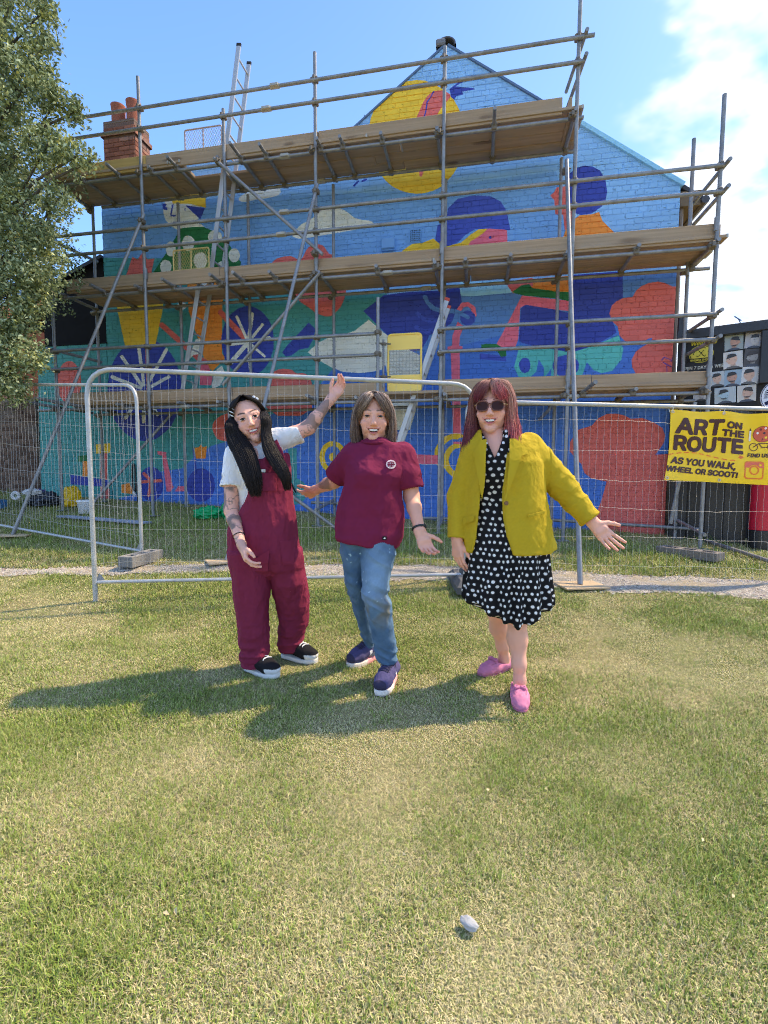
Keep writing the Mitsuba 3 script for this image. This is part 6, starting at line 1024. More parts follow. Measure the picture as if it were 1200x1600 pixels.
        for ax in range(3):
            o = [k for k in range(3) if k != ax]; A = [slice(None)] * 3; A[ax] = slice(0, -1); Bs = [slice(None)] * 3; Bs[ax] = slice(1, None)
            e = np.argwhere(S[tuple(A)] != S[tuple(Bs)]); e = e[(e[:, o[0]] > 0) & (e[:, o[1]] > 0)]; inside = S[tuple(e.T)]
            def c(i, j): q = e.copy(); q[:, o[0]] -= i; q[:, o[1]] -= j; return idx[tuple(q.T)]
            q = np.stack([c(1, 1), c(0, 1), c(0, 0), c(1, 0)], 1); flip = inside if ax != 1 else ~inside; q[~flip] = q[~flip][:, ::-1]; Q.append(q)
        Q = np.vstack(Q); Q = Q[(Q >= 0).all(1)]
        f = np.vstack([Q[:, [0, 1, 2]], Q[:, [0, 2, 3]]])
        for _ in range(smooth):
            for lam in (.5, -.52):
                a = np.zeros_like(V); k = np.zeros(len(V))
                for i, j in ((0, 1), (1, 2), (2, 3), (3, 0)):
                    np.add.at(a, Q[:, i], V[Q[:, j]]); np.add.at(k, Q[:, i], 1); np.add.at(a, Q[:, j], V[Q[:, i]]); np.add.at(k, Q[:, j], 1)
                V = V + lam * (a / np.maximum(k, 1)[:, None] - V)
        return TM(V, f)
def normals(m):
    v, f = m.vertices, m.faces; n = np.zeros_like(v); c = np.cross(v[f[:, 1]] - v[f[:, 0]], v[f[:, 2]] - v[f[:, 0]])
    for k in range(3): np.add.at(n, f[:, k], c)
    return n / (np.linalg.norm(n, axis=1, keepdims=True) + 1e-15)
def displaced(m, d): return TM(m.vertices + normals(m) * np.asarray(d)[:, None], m.faces)
def folds(p, freq, seed, sharp=2.0):
    """Ridged noise in [0, 1]; freq per axis stretches it into folds."""
    a = meshkit.fbm(p * np.asarray(freq) + seed * 7.7, 2, seed); return (1 - np.abs(2 * a - 1)) ** sharp
def catmull(P, t):
    """P (k, ..., d) through parameters t (m,) in [0, 1]."""
    P = np.asarray(P, float); k = len(P); P = np.concatenate([2 * P[:1] - P[1:2], P, 2 * P[-1:] - P[-2:-1]]); s = np.clip(t, 0, 1) * (k - 1); i = np.minimum(s.astype(int), k - 2); u = (s - i).reshape([-1] + [1] * (P.ndim - 1))
    a, b, c, d = P[i], P[i + 1], P[i + 2], P[i + 3]; return .5 * (2 * b + (c - a) * u + (2 * a - 5 * b + 4 * c - d) * u ** 2 + (3 * b - a - 3 * c + d) * u ** 3)
def lock(sections, n, width, seed, cols, steps=14, jit=.006, frizz=.004, taper=.35, endcut=.12):
    """Strands through oval sections (centre, half axis a, half axis b); each strand a thin three-sided tube."""
    r = np.random.default_rng(seed); C = np.array([s[0] for s in sections]); A = np.array([s[1] for s in sections]); Bx = np.array([s[2] for s in sections]); V, Fc, K = [], [], []
    t = np.linspace(0, 1, steps); cc, aa, bb = catmull(C, t), catmull(A, t), catmull(Bx, t)
    for q in range(n):
        an, ra = r.uniform(0, 2 * np.pi), math.sqrt(r.uniform(.05, 1)); x, y = ra * math.cos(an), ra * math.sin(an); e = 1 - endcut * r.random() ** 1.5
        p = cc + aa * x + bb * y; p = catmull(p, t * e)
        ph = r.uniform(0, 6.28, 3); p = p + frizz * np.sin(np.outer(t * r.uniform(4, 9), [1, 1, 1]) + ph) * t[:, None] + r.normal(0, jit, 3) * t[:, None]
        w = width * r.uniform(.6, 1.3) * (1 - taper * t) * np.where(t > .93, .5, 1)
        m = tube(p, w, 4, False); V.append(m.vertices); Fc.append(m.faces); c = np.asarray(cols)[r.integers(len(cols))]; c = c if np.ndim(c) > 1 else np.repeat([c], 2, 0)
        tt = np.clip((t[:, None] - .42) / .5, 0, 1); g = c[0] * (1 - tt) + c[1] * tt; K.append(np.repeat(g * r.uniform(.86, 1.14), 4, 0))
    off = np.cumsum([0] + [len(v) for v in V]); return np.vstack(V), np.vstack([f + o for f, o in zip(Fc, off)]), np.vstack(K)
class Parts:
    def __init__(s): s.v, s.f, s.c, s.n = [], [], [], 0
    def add(s, v, f, c): s.v.append(v); s.f.append(np.asarray(f) + s.n); s.c.append(np.broadcast_to(c, (len(v), 3))); s.n += len(v)
    def addm(s, m, c): s.add(m.vertices, m.faces, c)
    def emit(s, key, bsdf, smooth=True): return add(key, TM(np.vstack(s.v), np.vstack(s.f)), bsdf, smooth, color=np.clip(np.vstack(s.c), 0, .95))
def frame(up, fwd):
    f = unit(fwd); u = unit(np.asarray(up, float) - f * (np.asarray(up, float) @ f)); r = np.cross(f, u) * -1   # r: to the picture's right when f faces the camera
    return np.stack([r, u, f], 1)
def hand(V, wrist, d, palm, thumb_side, curl=(.3, .3, .35, .4), spread=.09, size=1.0, thumb=(.8, .25), rw=.021):
    """d: from wrist to knuckles; palm: direction the palm faces; thumb_side: +1 puts the thumb on the side palm x d points to. Five fingers of their own, curled towards the palm."""
    d = unit(d); n = unit(np.asarray(palm, float) - d * (np.asarray(palm, float) @ d)); l = np.cross(n, d); l = l * (1 if l @ np.asarray(thumb_side, float) > 0 else -1); wrist = np.asarray(wrist, float); S = size
    pl = [(.030, .083), (.010, .088), (-.010, .084), (-.028, .075)]; fl = [(.040, .024, .019), (.044, .027, .020), (.041, .025, .019), (.032, .019, .017)]; fr = [.0082, .0085, .0080, .0071]; out = []
    for q, ((a, b), L, rr) in enumerate(zip(pl, fl, fr)):
        k0 = wrist + (l * a + d * b) * S; V.cone(wrist + l * a * .55 * S + d * .012 * S, k0, .0155 * S, .0118 * S, .012)
        sp = spread * (1.5 - q); dd = unit(d + l * sp); p = k0; th = 0.; pts, rad = [p], [rr * 1.16 * S]
        for j, s_ in enumerate(L):
            th += curl[q] * (1.0, .9, .7)[j]; step = dd * math.cos(th) + n * math.sin(th); p = p + step * s_ * S; pts.append(p); rad.append(rr * (1.03, .93, .80)[j] * S)
        V.chain(pts, rad, .0035); out.append(pts)
    V.cone(wrist + (l * .02 + d * .05 + n * .006) * S, wrist + (-l * .018 + d * .05 + n * .006) * S, .017 * S, .015 * S, .012)
    t0 = wrist + (l * .018 + d * .022 + n * .006) * S; td = unit(l * thumb[0] + d * .75 + n * thumb[1]); t1 = t0 + td * .040 * S; td2 = unit(td + d * .45); t2 = t1 + td2 * .030 * S; t3 = t2 + unit(td2 + d * .2) * .023 * S
    V.chain([t0, t1, t2, t3], [.0155 * S, .0108 * S, .0098 * S, .0078 * S], .006); return out + [[t0, t1, t2, t3]]
def box_of(pts, pad): pts = np.array(pts); return pts.min(0) - pad, pts.max(0) + pad
def head_mesh(skin, lips, brow, smile=1.0, open_=.010, scale=1.1, brow_w=.0042, jaw=1.0, nose=1.0, cheek=1.0, age=0.0, h=.0024):
    """Head and neck in its own frame: x to the picture's right, y up, z towards the viewer; eyes at y = 0."""
    V = Vol((-.105, -.235, -.135), (.105, .135, .135), h)
    V.ell((0, .028, -.018), (.074, .088, .094), .02); V.ell((0, -.018, .026), (.0605, .076, .064), .02)
    V.cone((-.020 * jaw, -.068, .022), (-.004, -.100, .060), .0345 * jaw, .0175, .02); V.cone((.020 * jaw, -.068, .022), (.004, -.100, .060), .0345 * jaw, .0175, .02); V.ell((0, -.1005, .066), (.018, .013, .012), .012)
    for s in (-1, 1):
        V.ell((s * .041, -.034, .058), (.022, .020, .022 * cheek), .018); V.ell((s * .030, -.058, .060), (.020, .020, .020), .016)
        V.cone((s * .012, .020, .080), (s * .046, .019, .066), .0105, .0085, .014)
        V.ell((s * .0315, -.001, .092), (.0165, .0100, .014), .010, 'sub')
        V.ell((s * .0745, -.010, -.006), (.009, .029, .019), .006); V.ell((s * .080, -.010, -.001), (.006, .018, .010), .004, 'sub')
        V.ell((s * .0105, -.041, .096), (.0085, .0070, .0085), .006)
    V.cone((0, .006, .082), (0, -.030, .1015), .0085, .0095 * nose, .010); V.ell((0, -.0365, .1035), (.0120 * nose, .0100, .0105), .008)
    for s in (-1, 1): V.ell((s * .0065, -.0465, .1025), (.0035, .0028, .0055), .003, 'sub')
    # lips: upper and lower rolls along the smile, the open mouth between them
    w = .0290 + .004 * smile; xs = np.linspace(-1, 1, 7)
    up = [np.array([x * w, -.0600 + .0052 * smile * x * x - .0012 * (x == 0), .0895 - .017 * x * x]) for x in xs]; lo = [np.array([x * w * .96, -.0645 - open_ * 1.15 * (1 - x * x) + .0088 * smile * x * x - .003 * (1 - x * x), .0875 - .0155 * x * x]) for x in xs]
    for i in range(6): V.cone(up[i], up[i + 1], .0036 - .0016 * abs(xs[i]), .0036 - .0016 * abs(xs[i + 1]), .006); V.cone(lo[i], lo[i + 1], .0044 - .0024 * abs(xs[i]), .0044 - .0024 * abs(xs[i + 1]), .006)
    if open_ > .004: V.ell((0, -.0655 - open_ * .32 + .001 * smile, .096), (w * .86, .0042 + open_ * .62, .018), .003, 'sub')
    V.cone((0, -.09, -.018), (0, -.215, -.045), .0505, .058, .022)
    m = V.mesh(1); v = m.vertices; x, y, z = v.T; C = np.tile(skin, (len(v), 1)) * (1 + .10 * (meshkit.fbm(v * 60, 3, 5) - .5))[:, None]
    def blend(msk, col): C[:] = C * (1 - msk[:, None]) + np.asarray(col) * msk[:, None]
    sm = lambda a, b, q: np.clip((q - a) / (b - a), 0, 1)
    front = sm(.02, .05, z)
    blush = np.exp(-(((np.abs(x) - .040) / .020) ** 2 + ((y + .034) / .018) ** 2)) * front; blend(.38 * blush, skin * np.array([1.05, .70, .66]))
    blend(.30 * np.exp(-((x / .013) ** 2 + ((y + .038) / .010) ** 2)) * (z > .09), skin * np.array([1.02, .74, .70]))
    yu = np.interp(np.abs(x), w * np.abs(xs[3:]), [q[1] for q in up[3:]]); yl = np.interp(np.abs(x), w * np.abs(xs[3:]), [q[1] for q in lo[3:]]); inl = (np.abs(x) < w * 1.02) & (z > .055)
    blend(inl * np.clip(1.5 - np.abs(y - yu) / .0026, 0, 1) * .8 * (1 - .6 * (np.abs(x) / w) ** 2), lips); blend(inl * np.clip(1.5 - np.abs(y - yl) / .0034, 0, 1) * .8 * (1 - .6 * (np.abs(x) / w) ** 2), lips)
    if open_ > .004: blend(((np.abs(x) < w * .88) & (y < yu - .0022) & (y > yl + .003) & (z < .0875) & (z > .05)).astype(float), (.10, .022, .02))
    by = .0245 + .0055 * np.sin(np.clip((np.abs(x) - .012) / .036, 0, 1) * np.pi * .72) - .02 * 0; bm = np.clip(1.6 - np.abs(y - by) / brow_w, 0, 1) * sm(.010, .014, np.abs(x)) * (1 - sm(.046, .051, np.abs(x))) * (z > .045); blend(bm * .9, brow)
    if age: 
        nl = np.abs(np.abs(x) - (.024 + .55 * np.clip(-.040 - y, 0, .03))) ; d_ = age * .0016 * np.clip(1.4 - nl / .0022, 0, 1) * ((y < -.042) & (y > -.070) & (z > .06)); v = v - normals(m) * d_[:, None]
    out = Parts(); out.add(v, m.faces, C)
    return out, scale
def eyes_and_teeth(P, iris, skin, lid=.42, smile=1.0, open_=.010, lash=(.02, .015, .015), teeth=True, squint=0.0):
    """Eyeballs with iris and pupil, lids with lash lines, a row of teeth."""
    for s in (-1, 1):
        m = trimesh.creation.icosphere(subdivisions=3, radius=.0118); v = m.vertices; a = np.degrees(np.arccos(np.clip(v[:, 2] / .0118, -1, 1))); c = np.tile((.78, .77, .75), (len(v), 1)); c[a < 40] = iris; c[a < 18] = (.008, .008, .008)
        e = np.array([s * .0315, -.001, .0755]); P.add(v + e, m.faces, c)
        g = np.array([v[k] for k in range(len(v))]); n_ = 20
        for kind, y0 in (('u', .0058 - squint * .0022), ('l', -.0052 + squint * .0024)):
            th = np.linspace(-1.25, 1.25, 13); rr = .0129 if kind == 'u' else .0123; pts = []
            for q in (0, 1, 2):
                for t in th:
                    xx = rr * math.sin(t) * .98; lidy = (y0 - (.0035 * (t / 1.25) ** 2 if kind == 'u' else -.0030 * (t / 1.25) ** 2)); yy = lidy if q == 0 else lidy + (.004 if kind == 'u' else -.0035) * q; zz = math.sqrt(max(rr ** 2 - xx ** 2 - min(abs(yy), .0115) ** 2, 1e-7)) + (.0006 if q == 0 else -.0010 * (q - 1)); pts.append([xx, yy, zz])
            f = []
            for q in (0, 1):
                for i in range(12):
                    a_, b_, c_, d_ = q * 13 + i, q * 13 + i + 1, (q + 1) * 13 + i + 1, (q + 1) * 13 + i; f += [[a_, b_, c_], [a_, c_, d_]] if kind == 'u' else [[a_, c_, b_], [a_, d_, c_]]
            cc = np.tile(skin * .96, (39, 1)); cc[:13] = lash if kind == 'u' else skin * .7; P.add(np.array(pts) + e, f, cc)
            if kind == 'u': P.addm(TM(tube(np.array(pts[:13]) + e + [0, .0002, .0006], .0017, 4).vertices, tube(np.array(pts[:13]) + e, .0017, 4).faces), lash)
    if teeth:
        w = .0290 + .004 * smile; nx = 12
        for i in range(nx):
            x = (i - (nx - 1) / 2) * w * 1.66 / nx; hh = (.0038 + .09 * open_) * (1 - .35 * (x / w) ** 2); y = -.0612 + .0050 * smile * (x / w) ** 2 - hh; P.addm(obox((x, y, .0855 - 15.5 * x * x), (w * .80 / nx, 0, 0), (0, hh, 0), (0, 0, .0025), .0010), (.86, .84, .79))
        P.addm(TM(*[q for q in (lambda m: (m.vertices * np.array([w * .60, .0050, .010]) + [0, -.0665 - open_ * .85, .0765], m.faces))(trimesh.creation.icosphere(subdivisions=2))]), (.42, .11, .11))
def place(P, M, o, s):
    for i in range(len(P.v)): P.v[i] = (P.v[i] * s) @ M.T + o
SKIN = lin(226, 178, 156); J = PPL

# ---------------------------------------------------------------- shared garments and shoes
def _weave(p, n, uv): 
    w = mikit.fbm(p.x * 26 + 3, p.y * 26, p.z * 15, 3); return .5 * (1 - dr.abs(2 * w - 1)) + .10 * mikit.noise(p.x * 330, p.y * 330, p.z * 330)
scene['vc_cloth'] = bumped({'type': 'principled', 'base_color': VC, 'roughness': .92, 'specular': .12, 'sheen': .25}, _weave, .014, 2e-3)
scene['vc_skin'] = bumped({'type': 'principled', 'base_color': VC, 'roughness': .52, 'specular': .35}, lambda p, n, uv: mikit.noise(p.x * 420, p.y * 420, p.z * 420), .0006, 5e-4)
scene['vc_hair'] = {'type': 'twosided', 'bsdf': {'type': 'principled', 'base_color': VC, 'roughness': .5, 'specular': .28}}
def tattooed(v, base, seed, strength=.8, scale=24):
    """Ink: lines and filled patches that belong to the skin."""
    a = meshkit.fbm(v * scale, 3, seed); b = meshkit.fbm(v * scale * .55 + 3, 2, seed + 1)
    line = np.clip(1 - np.abs(a - .5) / .045, 0, 1); fill = np.clip((b - .50) / .05, 0, 1) * .8
    k = (np.maximum(line * .85, fill) * strength)[:, None]; return base * (1 - k) + np.array([.075, .085, .09]) * k
def shade(v, c, f=40, amt=.10, seed=3): return np.asarray(c) * (1 + amt * 2 * (meshkit.fbm(v * f, 3, seed) - .5))[:, None]
def garment(key, V, col, freq=((10, 10, 4, .006, 5),), smooth=2, extra=None, bsdf='vc_cloth'):
    m = V.mesh(smooth); v = m.vertices; d = np.zeros(len(v))
    for fx, fy, fz, amp, seed in freq: d += amp * (folds(v, (fx, fy, fz), seed, 2.2) - .35)
    if extra is not None: d = d + extra(v)
    m = displaced(m, d); c = col(m.vertices) if callable(col) else shade(m.vertices, col, 60, .05)
    return add(key, m, bsdf, True, color=np.clip(c, 0, .95))
def shoe(person, heel, toe, L, upper_col, sole_col, kind, tilt=0.0):
    """A shoe with its own sole, laces or bow; x along the foot from heel to toe."""
    heel, toe = np.array(heel, float), np.array(toe, float); d = unit((toe - heel) * [1, 1, 0]); l = np.array([-d[1], d[0], 0]); c0 = (heel + toe) / 2 - d * L / 2; z0 = float(bumpz(c0[:1] + d[:1] * L / 2, c0[1:2] + d[1:2] * L / 2)[0]) + .006
    P = lambda x, y, z: c0 + d * x * L + l * y + np.array([0, 0, z0 + z])
    t = np.linspace(0, 2 * np.pi, 40, endpoint=False); hx = .5 - .5 * np.cos(t); half = np.where(hx < .3, .033 + .0 * hx, .033 + .013 * np.sin(np.clip((hx - .3) / .55, 0, 1) * np.pi / 1.6)); pw = .55 if kind != 'loafer' else .75
    oy = np.sign(np.sin(t)) * np.abs(np.sin(t)) ** pw * half; oy = oy * np.where(hx > .8, 1, 1)
    key = numbered(person + '__shoe'); th = dict(canvas=.026, runner=.030, loafer=.009)[kind]
    V = Vol(*box_of([P(-.1, -.08, -.01), P(-.1, .08, -.01), P(1.1, .08, .17), P(1.1, -.08, .17), P(-.1, .08, .17)], .01), .0036)
    b = th
    if kind == 'loafer': ch = [(.09, .030, .030), (.30, .030, .030), (.55, .028, .034), (.76, .021, .031), (.90, .014, .020)]
    else: ch = [(.10, .045, .034), (.28, .052, .034), (.50, .046, .037), (.70, .032, .038), (.88, .024, .030)]
    for (xa, za, ra), (xb, zb, rb) in zip(ch, ch[1:]):
        for y in (-.010, .010): V.cone(P(xa, y, b + za), P(xb, y, b + zb), ra, rb, .02)
    if kind != 'loafer': V.cone(P(.14, 0, b + .05), P(.17, 0, b + (.105 if kind == 'canvas' else .072)), .037, .036, .02)
    V.put(lambda x, y, z: (z0 + b * .55) - z + 0 * x + 0 * y, c0 - .3, c0 + .5, op='clip')
    if kind == 'loafer': V.ell(P(.24, 0, b + .074), np.array([.075, .075, .036]), .008, 'sub'); V.ell(P(.13, 0, b + .075), np.array([.04, .04, .034]), .008, 'sub')
    else: V.cone(P(.15, 0, b + (.08 if kind == 'canvas' else .06)), P(.17, 0, b + .16), .026, .03, .006, 'sub')
    m = V.mesh(2); v = m.vertices; x = ((v - c0) @ d) / L; y = (v - c0) @ l; z = v[:, 2] - z0
    c = shade(v, upper_col, 90, .10)
    if kind == 'canvas': c[(x > .76) & (z < .060)] = (.72, .71, .66)
    if kind == 'runner': c[(np.abs(x - .42 - .9 * (z - .06)) < .05) & (z > .035) & (z < .085) & (np.abs(y) > .026)] = (.75, .74, .78); c[(x > .93)] = (.05, .045, .08)
    scene[key] = ply(m, 'vc_cloth', True, color=np.clip(c, 0, .95))
    if kind == 'canvas': addc(key + '__ankle_patch', TM(*(lambda q: (q.vertices, q.faces))(obox(P(.17, .0375 * (1 if (l @ np.array([0, -1., 0])) > 0 else -1), b + .088), d * .017, l * .0035, UP * .017, .003))), (.78, .78, .76))
    # sole with its foxing or foam
    prof = [(0.0, .97), (th * .3, 1.0), (th * .8, 1.0), (th, .965)]; vv = np.vstack([[P(hx[i] if sc == 0 else hx[i], oy[i] * (1 + .08 * (kind == 'runner')) * sc_, zz + (.006 * max(0, hx[i] - .8) / .2) ) for i in range(40)] for zz, sc_ in prof for sc in (0,)]); i, j = np.meshgrid(np.arange(3), np.arange(40), indexing='ij'); k = (j + 1) % 40
    f = np.vstack([np.stack([i * 40 + j, i * 40 + k, (i + 1) * 40 + k], -1).reshape(-1, 3), np.stack([i * 40 + j, (i + 1) * 40 + k, (i + 1) * 40 + j], -1).reshape(-1, 3)]); n = len(vv); vv = np.vstack([vv, vv[:40].mean(0), vv[120:160].mean(0)]); jj = np.arange(40); f = np.vstack([f, np.stack([(jj + 1) % 40, jj, jj * 0 + n], 1), np.stack([120 + jj, 120 + (jj + 1) % 40, jj * 0 + n + 1], 1)])
    sc = np.tile(sole_col, (len(vv), 1)).astype(float)
    if kind == 'canvas': sc[80:120] = np.where(np.arange(40)[:, None] % 1 == 0, sole_col, sole_col)
    if kind == 'runner': sc[(np.r_[np.tile(hx, 4), .5, .5] < .55)] = lin(240, 170, 168)
    add(key + '__sole', TM(vv, f), 'vc_rough', True, color=sc)
    def top(x, y): return np.array([np.interp(x, [q[0] for q in ch], [q[1] + q[2] for q in ch])])[0] - 9 * y * y + .006
    if kind != 'loafer':
        for q in range(5):
            x = .36 + .075 * q; pts = [P(x + .03 * s * s - (.02 if s else 0), s * .030, b + top(x, s * .030) + .003) for s in (-1, -.5, 0, .5, 1)]; addc(key + '__lace', tube(pts, .0035, 5), (.75, .75, .73) if kind == 'canvas' else (.06, .055, .09), 'vc_cloth', True)
            pts = [P(x + .05 * (s + 1) / 2, s * .026, b + top(x, s * .026) + .005) for s in (-1, 0, 1)]; addc(key + '__lace', tube(pts, .0032, 5), (.75, .75, .73) if kind == 'canvas' else (.06, .055, .09), 'vc_cloth', True)
        for s in (-1, 1): addc(key + '__lace', tube(bend([P(.36, 0, b + top(.36, 0) + .006), P(.33, s * .03, b + top(.33, 0) + .01), P(.42, s * .045, b + top(.40, .03) - .002)], .01, 4), .003, 5), (.75, .75, .73) if kind == 'canvas' else (.06, .055, .09), 'vc_cloth', True)
    else:
        bm = [tube([P(.56, -.034, b + top(.56, .034) + .001), P(.55, -.012, b + top(.55, .0) + .004), P(.55, .012, b + top(.55, 0) + .004), P(.56, .034, b + top(.56, .034) + .001)], .008, 6)] + [tube(bend([P(.55, 0, b + top(.55, 0) + .008), P(.56 + .05, s * .026, b + top(.6, .02) + .012), P(.50, s * .026, b + top(.5, .02) + .012), P(.55, 0, b + top(.55, 0) + .008)], .008, 4), .006, 6) for s in (-1, 1)]
        addc(key + '__bow', cat(bm), upper_col * .92, 'vc_cloth', True)
        addc(key + '__seam', tube([P(x_, y_, b + top(x_, y_) + .0005) for x_, y_ in ((.58, -.030), (.70, -.027), (.82, -.014), (.86, 0), (.82, .014), (.70, .027), (.58, .030))], .003, 5), upper_col * .75, 'vc_cloth', True)
    return key
def limb(V, pts, rad, k=.02): return V.chain(pts, rad, k)
def arm_mesh(sh, el, wr, d, palm, thumb_to, r=(.050, .043, .040, .037, .0255), size=1.0, h=.0032, **kw):
    """Upper arm, elbow, forearm and hand as one surface."""
    sh, el, wr = (np.array(q, float) for q in (sh, el, wr)); dd = unit(d); tip = wr + dd * .22
    lo, hi = box_of([sh, el, wr, tip, wr + dd * .1 + .08, wr + dd * .1 - .08], .065); V = Vol(lo, hi, h)
    V.chain([sh * .72 + el * .28, (sh + el) / 2, el], [r[0] * .86, r[1], r[2]], .02); V.chain([el, el * .68 + wr * .32, wr], [r[2] * .98, r[3], r[4]], .02)
    lat = np.cross(unit(wr - el), unit(palm)); lat = lat / (np.linalg.norm(lat) + 1e-9); V.cone(wr - lat * .008, wr + dd * .02 - lat * .008, r[4] * .95, .02, .012); V.cone(wr + lat * .008, wr + dd * .02 + lat * .008, r[4] * .95, .02, .012)
    F = hand(V, wr + dd * .008, dd, palm, thumb_to, size=size, **kw)
    return V.mesh(1), F
def skin_col(v, F=None, base=SKIN, seed=1):
    c = shade(v, base, 30, .05, seed) * (1 + .06 * (meshkit.fbm(v * 200, 2, seed) - .5))[:, None]
    if F is not None:
        for pts in F:
            for q, amt in ((pts[-1], .45), (pts[-2], .2)):
                k = amt * np.exp(-(np.linalg.norm(v - q, axis=1) / .014) ** 2)[:, None]; c = c * (1 - k) + base * np.array([1.0, .62, .56]) * k
    return c
def nails(P, F, palm):
    for pts in F:
        a, b = np.array(pts[-2]), np.array(pts[-1]); dd = unit(b - a); n = -unit(np.asarray(palm, float) - dd * (np.asarray(palm, float) @ dd)); l = np.cross(dd, n)
        P.addm(obox(b + n * .0055 - dd * .0015, dd * .0052, l * .0042, n * .0016, .0014), (.72, .46, .42))
def scalp(key, M, o, s, col, keep, grow=1.0):
    m = trimesh.creation.icosphere(subdivisions=4); v = m.vertices * np.array([.0795, .0935, .100]) * grow + [0, .030, -.022]; k = keep(v); f = m.faces[k[m.faces].all(1)]
    return v * s @ M.T + o, f
def hairdo(key, pieces): 
    off = np.cumsum([0] + [len(p[0]) for p in pieces]); add(key, TM(np.vstack([p[0] for p in pieces]), np.vstack([p[1] + o for p, o in zip(pieces, off)])), 'vc_hair', True, color=np.clip(np.vstack([p[2] for p in pieces]), 0, .9))
# ---------------------------------------------------------------- first woman: wine dungarees, raised tattooed arm
J1 = J['p1']; p1 = thing('person', 'woman in wine red dungarees with long black hair, one tattooed arm raised', 'person', 'women posing on the lawn')
HD1 = np.array(J1['head']); M1 = frame((-.31, 0, .95), (.24, -.95, .02)); S1 = 1.10; H1 = lambda x, y, z: HD1 + M1 @ (np.array([x, y, z]) * S1) - M1[:, 2] * .03
SK_1 = lin(230, 176, 154)
P, _ = head_mesh(SK_1, lin(196, 78, 84), lin(30, 22, 20), 1.4, .0085, brow_w=.0040, jaw=.92, nose=.95); eyes_and_teeth(P, (.03, .03, .022), SK_1, smile=1.4, open_=.0085, squint=.1); place(P, M1, HD1 - M1[:, 2] * .03, S1)
V = Vol((-1.0, 2.55, .02), (-.40, 3.0, 1.40), .006)
nk = np.array(J1['neck']); V.cone(H1(0, -.09, -.018), nk + [0, 0, -.03], .054, .062, .02); V.chain([np.array(J1['shR']) + [.06, 0, -.02], nk + [0, 0, -.07], np.array(J1['shL']) - [.06, 0, .02]], [.045, .082, .045], .03)
V.chain([nk + [0, .01, -.1], nk + [.0, .02, -.35], nk + [0.02, .03, -.5]], [.075, .07, .08], .03)
for s in 'AB':
    q_ = sorted(J1['leg' + s], reverse=True); V.chain([nk + [.02, .03, -.5]] + [np.array([q[1], q[2], q[0]]) for q in q_] + [np.array(J1['ank' + s])], [.07] + [.03] * len(q_) + [.034], .03)
m = V.mesh(1); P.add(m.vertices, m.faces, skin_col(m.vertices, None, SK_1))
a, F = arm_mesh(J1['shR'], J1['elR'], J1['wrR'], (.36, -.32, -.88), (.80, .30, .10), (.2, -1, 0), (.046, .042, .038, .035, .024), .98, curl=(.55, .5, .5, .55), spread=.05, thumb=(.55, .45))
v = a.vertices; c = skin_col(v, F, SK_1); c = np.where((v[:, 2] < 1.09)[:, None] & (v[:, 2] > .80)[:, None], tattooed(v, c, 41, 1.0, 20), c); wr = np.array(J1['wrR']); k = np.clip(1 - np.abs(np.linalg.norm(v - wr - [.004, 0, -.01], axis=1) - .0) / .075, 0, 1)[:, None] * .55; c = c * (1 - k) + np.array([.16, .18, .18]) * k; P.add(v, a.faces, c); nails(P, F, (.80, .30, .10))
a, F = arm_mesh(J1['shL'], J1['elL'], J1['wrL'], (.50, .02, .62), (-.30, -.88, .25), (-.6, 0, .5), (.050, .046, .040, .036, .0245), .92, curl=(.45, .5, .5, .45), spread=.04, thumb=(.5, .4))
v = a.vertices; c = skin_col(v, F, SK_1); x = v[:, 0]; c = np.where(((x > -.475) & (x < -.315))[:, None], tattooed(v, c, 52, .8, 26), c); P.add(v, a.faces, c); nails(P, F, (-.30, -.88, .25))
P.emit(p1 + '__body', 'vc_skin')
for q in ((0, .000), (1, -.012)): 
    dd = unit(np.array(J1['wrR']) - np.array(J1['elR'])); cc_ = np.array(J1['wrR']) - dd * (.005 + .05 * q[0]); e1 = unit(np.cross(dd, [0, 1, 0])); e2 = np.cross(dd, e1); addc(p1 + '__bracelet', tube([cc_ + (e1 * math.cos(t) + e2 * math.sin(t)) * (.0275 + .003 * q[0]) for t in np.linspace(0, 2 * np.pi, 19)], .0024, 5), (.02, .02, .02), 'vc_gloss', True)
WHITE = np.array([.80, .80, .80])
V = Vol((-1.02, 2.55, .88), (-.42, 2.95, 1.42), .0055); V.stack(J1['tee'], .02); sR, eR, sL, eL = (np.array(J1[q]) for q in ('shR', 'elR', 'shL', 'elL'))
hemR = sR + (eR - sR) * .58; hemL = sL + (eL - sL) * .72; V2 = V.twin()
V2.cone(sR + [.03, 0, .005], hemR, .066, .064, .03); V2.cone(sL - [.05, .0, .0], hemL, .070, .062, .035); V2.cut(hemR, eR - sR, .10); V2.cut(hemL, eL - sL, .10); V2.cone(sR + (eR - sR) * .45, eR, .056, .058, .006, 'sub'); V2.cone(sL + (eL - sL) * .60, sL + (eL - sL) * 1.1, .054, .056, .006, 'sub'); V.merge(V2, .03)
V.cone(nk + [0, -.005, .048], nk + [0, -.02, .16], .060, .07, .008, 'sub')
garment(p1 + '__tshirt', V, lambda v: shade(v, WHITE, 60, .03), ((14, 14, 6, .006, 3), (30, 30, 12, .002, 4)))
WINE = lin(140, 28, 62); WINE2 = np.array([.205, .026, .058])
V = Vol((-1.0, 2.52, .05), (-.32, 3.05, 1.34), .0058); V.stack(J1['dun'], .02, grow=.001); V.polyclip(J1['bibpoly'], None, None); V.stack(J1['legA'], .016, grow=-.004); V.stack(J1['legB'], .016, grow=-.004)
V.polyclip([[-2, -1], [2, -1], [2, 1.5], [-2, 1.5]])
